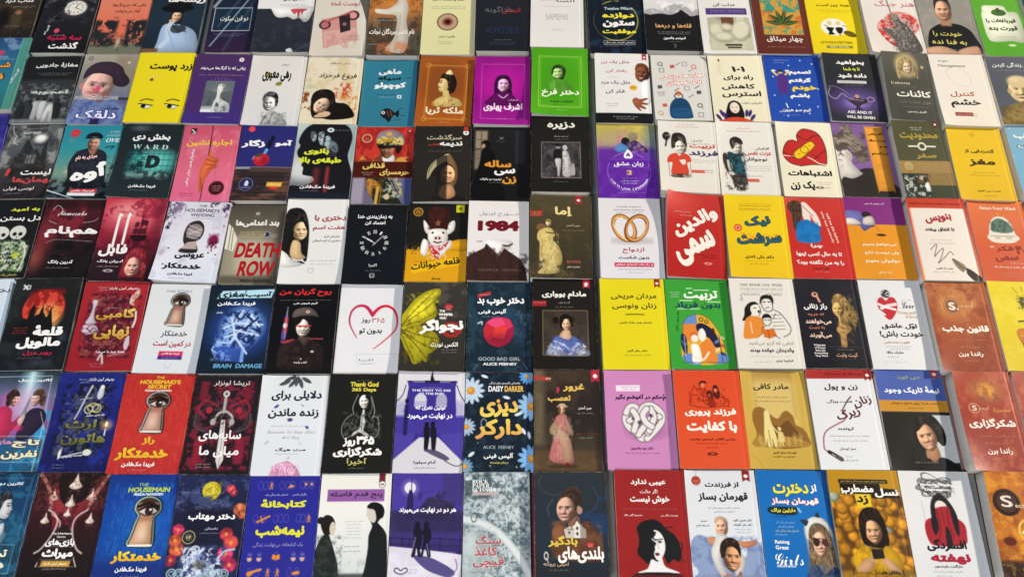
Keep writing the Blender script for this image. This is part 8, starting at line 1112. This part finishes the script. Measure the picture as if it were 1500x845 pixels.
for k, ((corners, t_, label, curl, f), p, (ctr, wd, ht, ang, t)) in enumerate(zip(BOOKS, PAINT, PL)):
    hard = 'S' in curl; cur = ' '.join(c for c in curl.split() if ':' in c)
    root = bpy.data.objects.new('book', None); root.empty_display_size = .05; C.objects.link(root)
    root.location = (ctr[0], ctr[1], 0); root.rotation_euler = (0, 0, ang)
    root['label'] = label; root['category'] = 'book'; root['group'] = 'books laid out in rows'
    lf = lift_fn(cur, k); TH = .0006
    xy = lambda u, v: (-(wd / 2) + u * wd, ht / 2 - v * ht)
    # front cover: a thin bent sheet
    U = GX.ravel() / 100; V_ = GY.ravel() / (100 * A); X, Y = xy(U, V_); Z = t + lf(U, V_)
    top = np.stack([X, Y, Z], 1); rim = rim_of(NX, NY); n0 = len(top)
    bot = top[rim] - [0, 0, TH]
    col = lin(p.c.reshape(-1, 3)); rc = np.tile(lin(hexc('d8d4cc')), (len(rim), 1)) * .55 + col[rim] * .45
    nr = len(rim); j = np.arange(nr); jn = (j + 1) % nr
    side = np.stack([rim, rim[jn], n0 + nr + jn, n0 + nr + j], 1).ravel()
    Vv = np.concatenate([top, top[rim], bot]); side2 = np.stack([n0 + j, n0 + jn, n0 + nr + jn, n0 + nr + j], 1).ravel()
    gf = grid_faces(NX, NY)
    cov = mesh_obj('front_cover', Vv, [4] * (len(gf) // 4 + nr), np.concatenate([gf, side2]), M_COVER, root, np.concatenate([col, rc, rc]), True)
    # lettering printed on the cover
    VV = []; NN = []; CC = []
    for (s_, x, y, w, h, b, rot, c, c2, sk, lay, b0) in p.T:
        fine = w * wd / max(np.ptp(outl[s_][0][:, 0]), .1) > .55
        pv, pn, plo, phi = text_polys(s_, b, fine)
        _, _, l0, h0 = text_polys(s_, b0, fine)
        sx = w / (h0[0] - l0[0]); sy = h / (h0[1] - l0[1]) if h else sx
        q = (pv - (l0 + h0) / 2) * [sx, -sy]; ty = q[:, 1] / max(sy * (h0[1] - l0[1]), 1e-6) + .5
        if sk: q[:, 0] -= q[:, 1] * sk
        if rot: ra = math.radians(rot); q = np.stack([q[:, 0] * math.cos(ra) - q[:, 1] * math.sin(ra), q[:, 0] * math.sin(ra) + q[:, 1] * math.cos(ra)], 1)
        u = (q[:, 0] + x) / 100; v = y / 100 + q[:, 1] / (100 * A)
        X, Y = xy(u, v); VV.append(np.stack([X, Y, t + lf(u, v) + (.00035 if lay else .0002)], 1)); NN.append(pn)
        ca = lin(hexc(c)); cb = lin(hexc(c2)) if c2 is not None else ca
        CC.append(ca + (cb - ca) * np.clip(ty, 0, 1)[:, None])
    if VV:
        VV = np.concatenate(VV); NN = np.concatenate(NN)
        mesh_obj('lettering', VV, NN, np.arange(len(VV))[::1], M_COVER, cov, np.concatenate(CC))
    # page block: its top follows part of the cover's lift
    iu = .0022 / wd; iv = .0018 / ht; nx = ny = 14
    a0, a1 = (iu, 1 - .0015 / wd)
    uu, vv = np.meshgrid(np.linspace(a0, a1, nx), np.linspace(iv, 1 - iv, ny)); uu = uu.ravel(); vv = vv.ravel()
    X, Y = xy(uu, vv); lft = lf(uu, vv); Zt = t - TH - .0007 + np.where(lft > .0015, .0015 + (lft - .0015) * .55, np.minimum(lft, .0015)) - .0004
    top = np.stack([X, Y, Zt], 1); rim = rim_of(nx, ny); nr = len(rim); j = np.arange(nr); jn = (j + 1) % nr; n0 = nx * ny
    bot = np.stack([X[rim], Y[rim], np.full(nr, .0008)], 1)
    side = np.stack([n0 + j, n0 + jn, n0 + nr + jn, n0 + nr + j], 1).ravel(); gf = grid_faces(nx, ny)
    mesh_obj('page_block', np.concatenate([top, top[rim], bot]), [4] * (len(gf) // 4 + nr), np.concatenate([gf, side]), M_PAGE, root)
    sl = slice(0, 3) if hard else slice(-3, None)
    sc = lin(p.c[:, sl].reshape(-1, 3).mean(0)) if not hard else lin(hexc('a8303a'))
    bc = lin(p.c[-8:].reshape(-1, 3).mean(0))
    box_part('back_cover', -wd / 2, wd / 2, -ht / 2, ht / 2, .0002, .0007, M_COVER, root, bc)
    if hard: box_part('spine', -wd / 2 - .0016, -wd / 2 - .0002, -ht / 2, ht / 2, .0003, t - .0003, M_COVER, root, sc)
    else: box_part('spine', wd / 2 - .0012, wd / 2 - .0002, -ht / 2 + .0002, ht / 2 - .0002, .0008, t - .0022, M_COVER, root, sc)
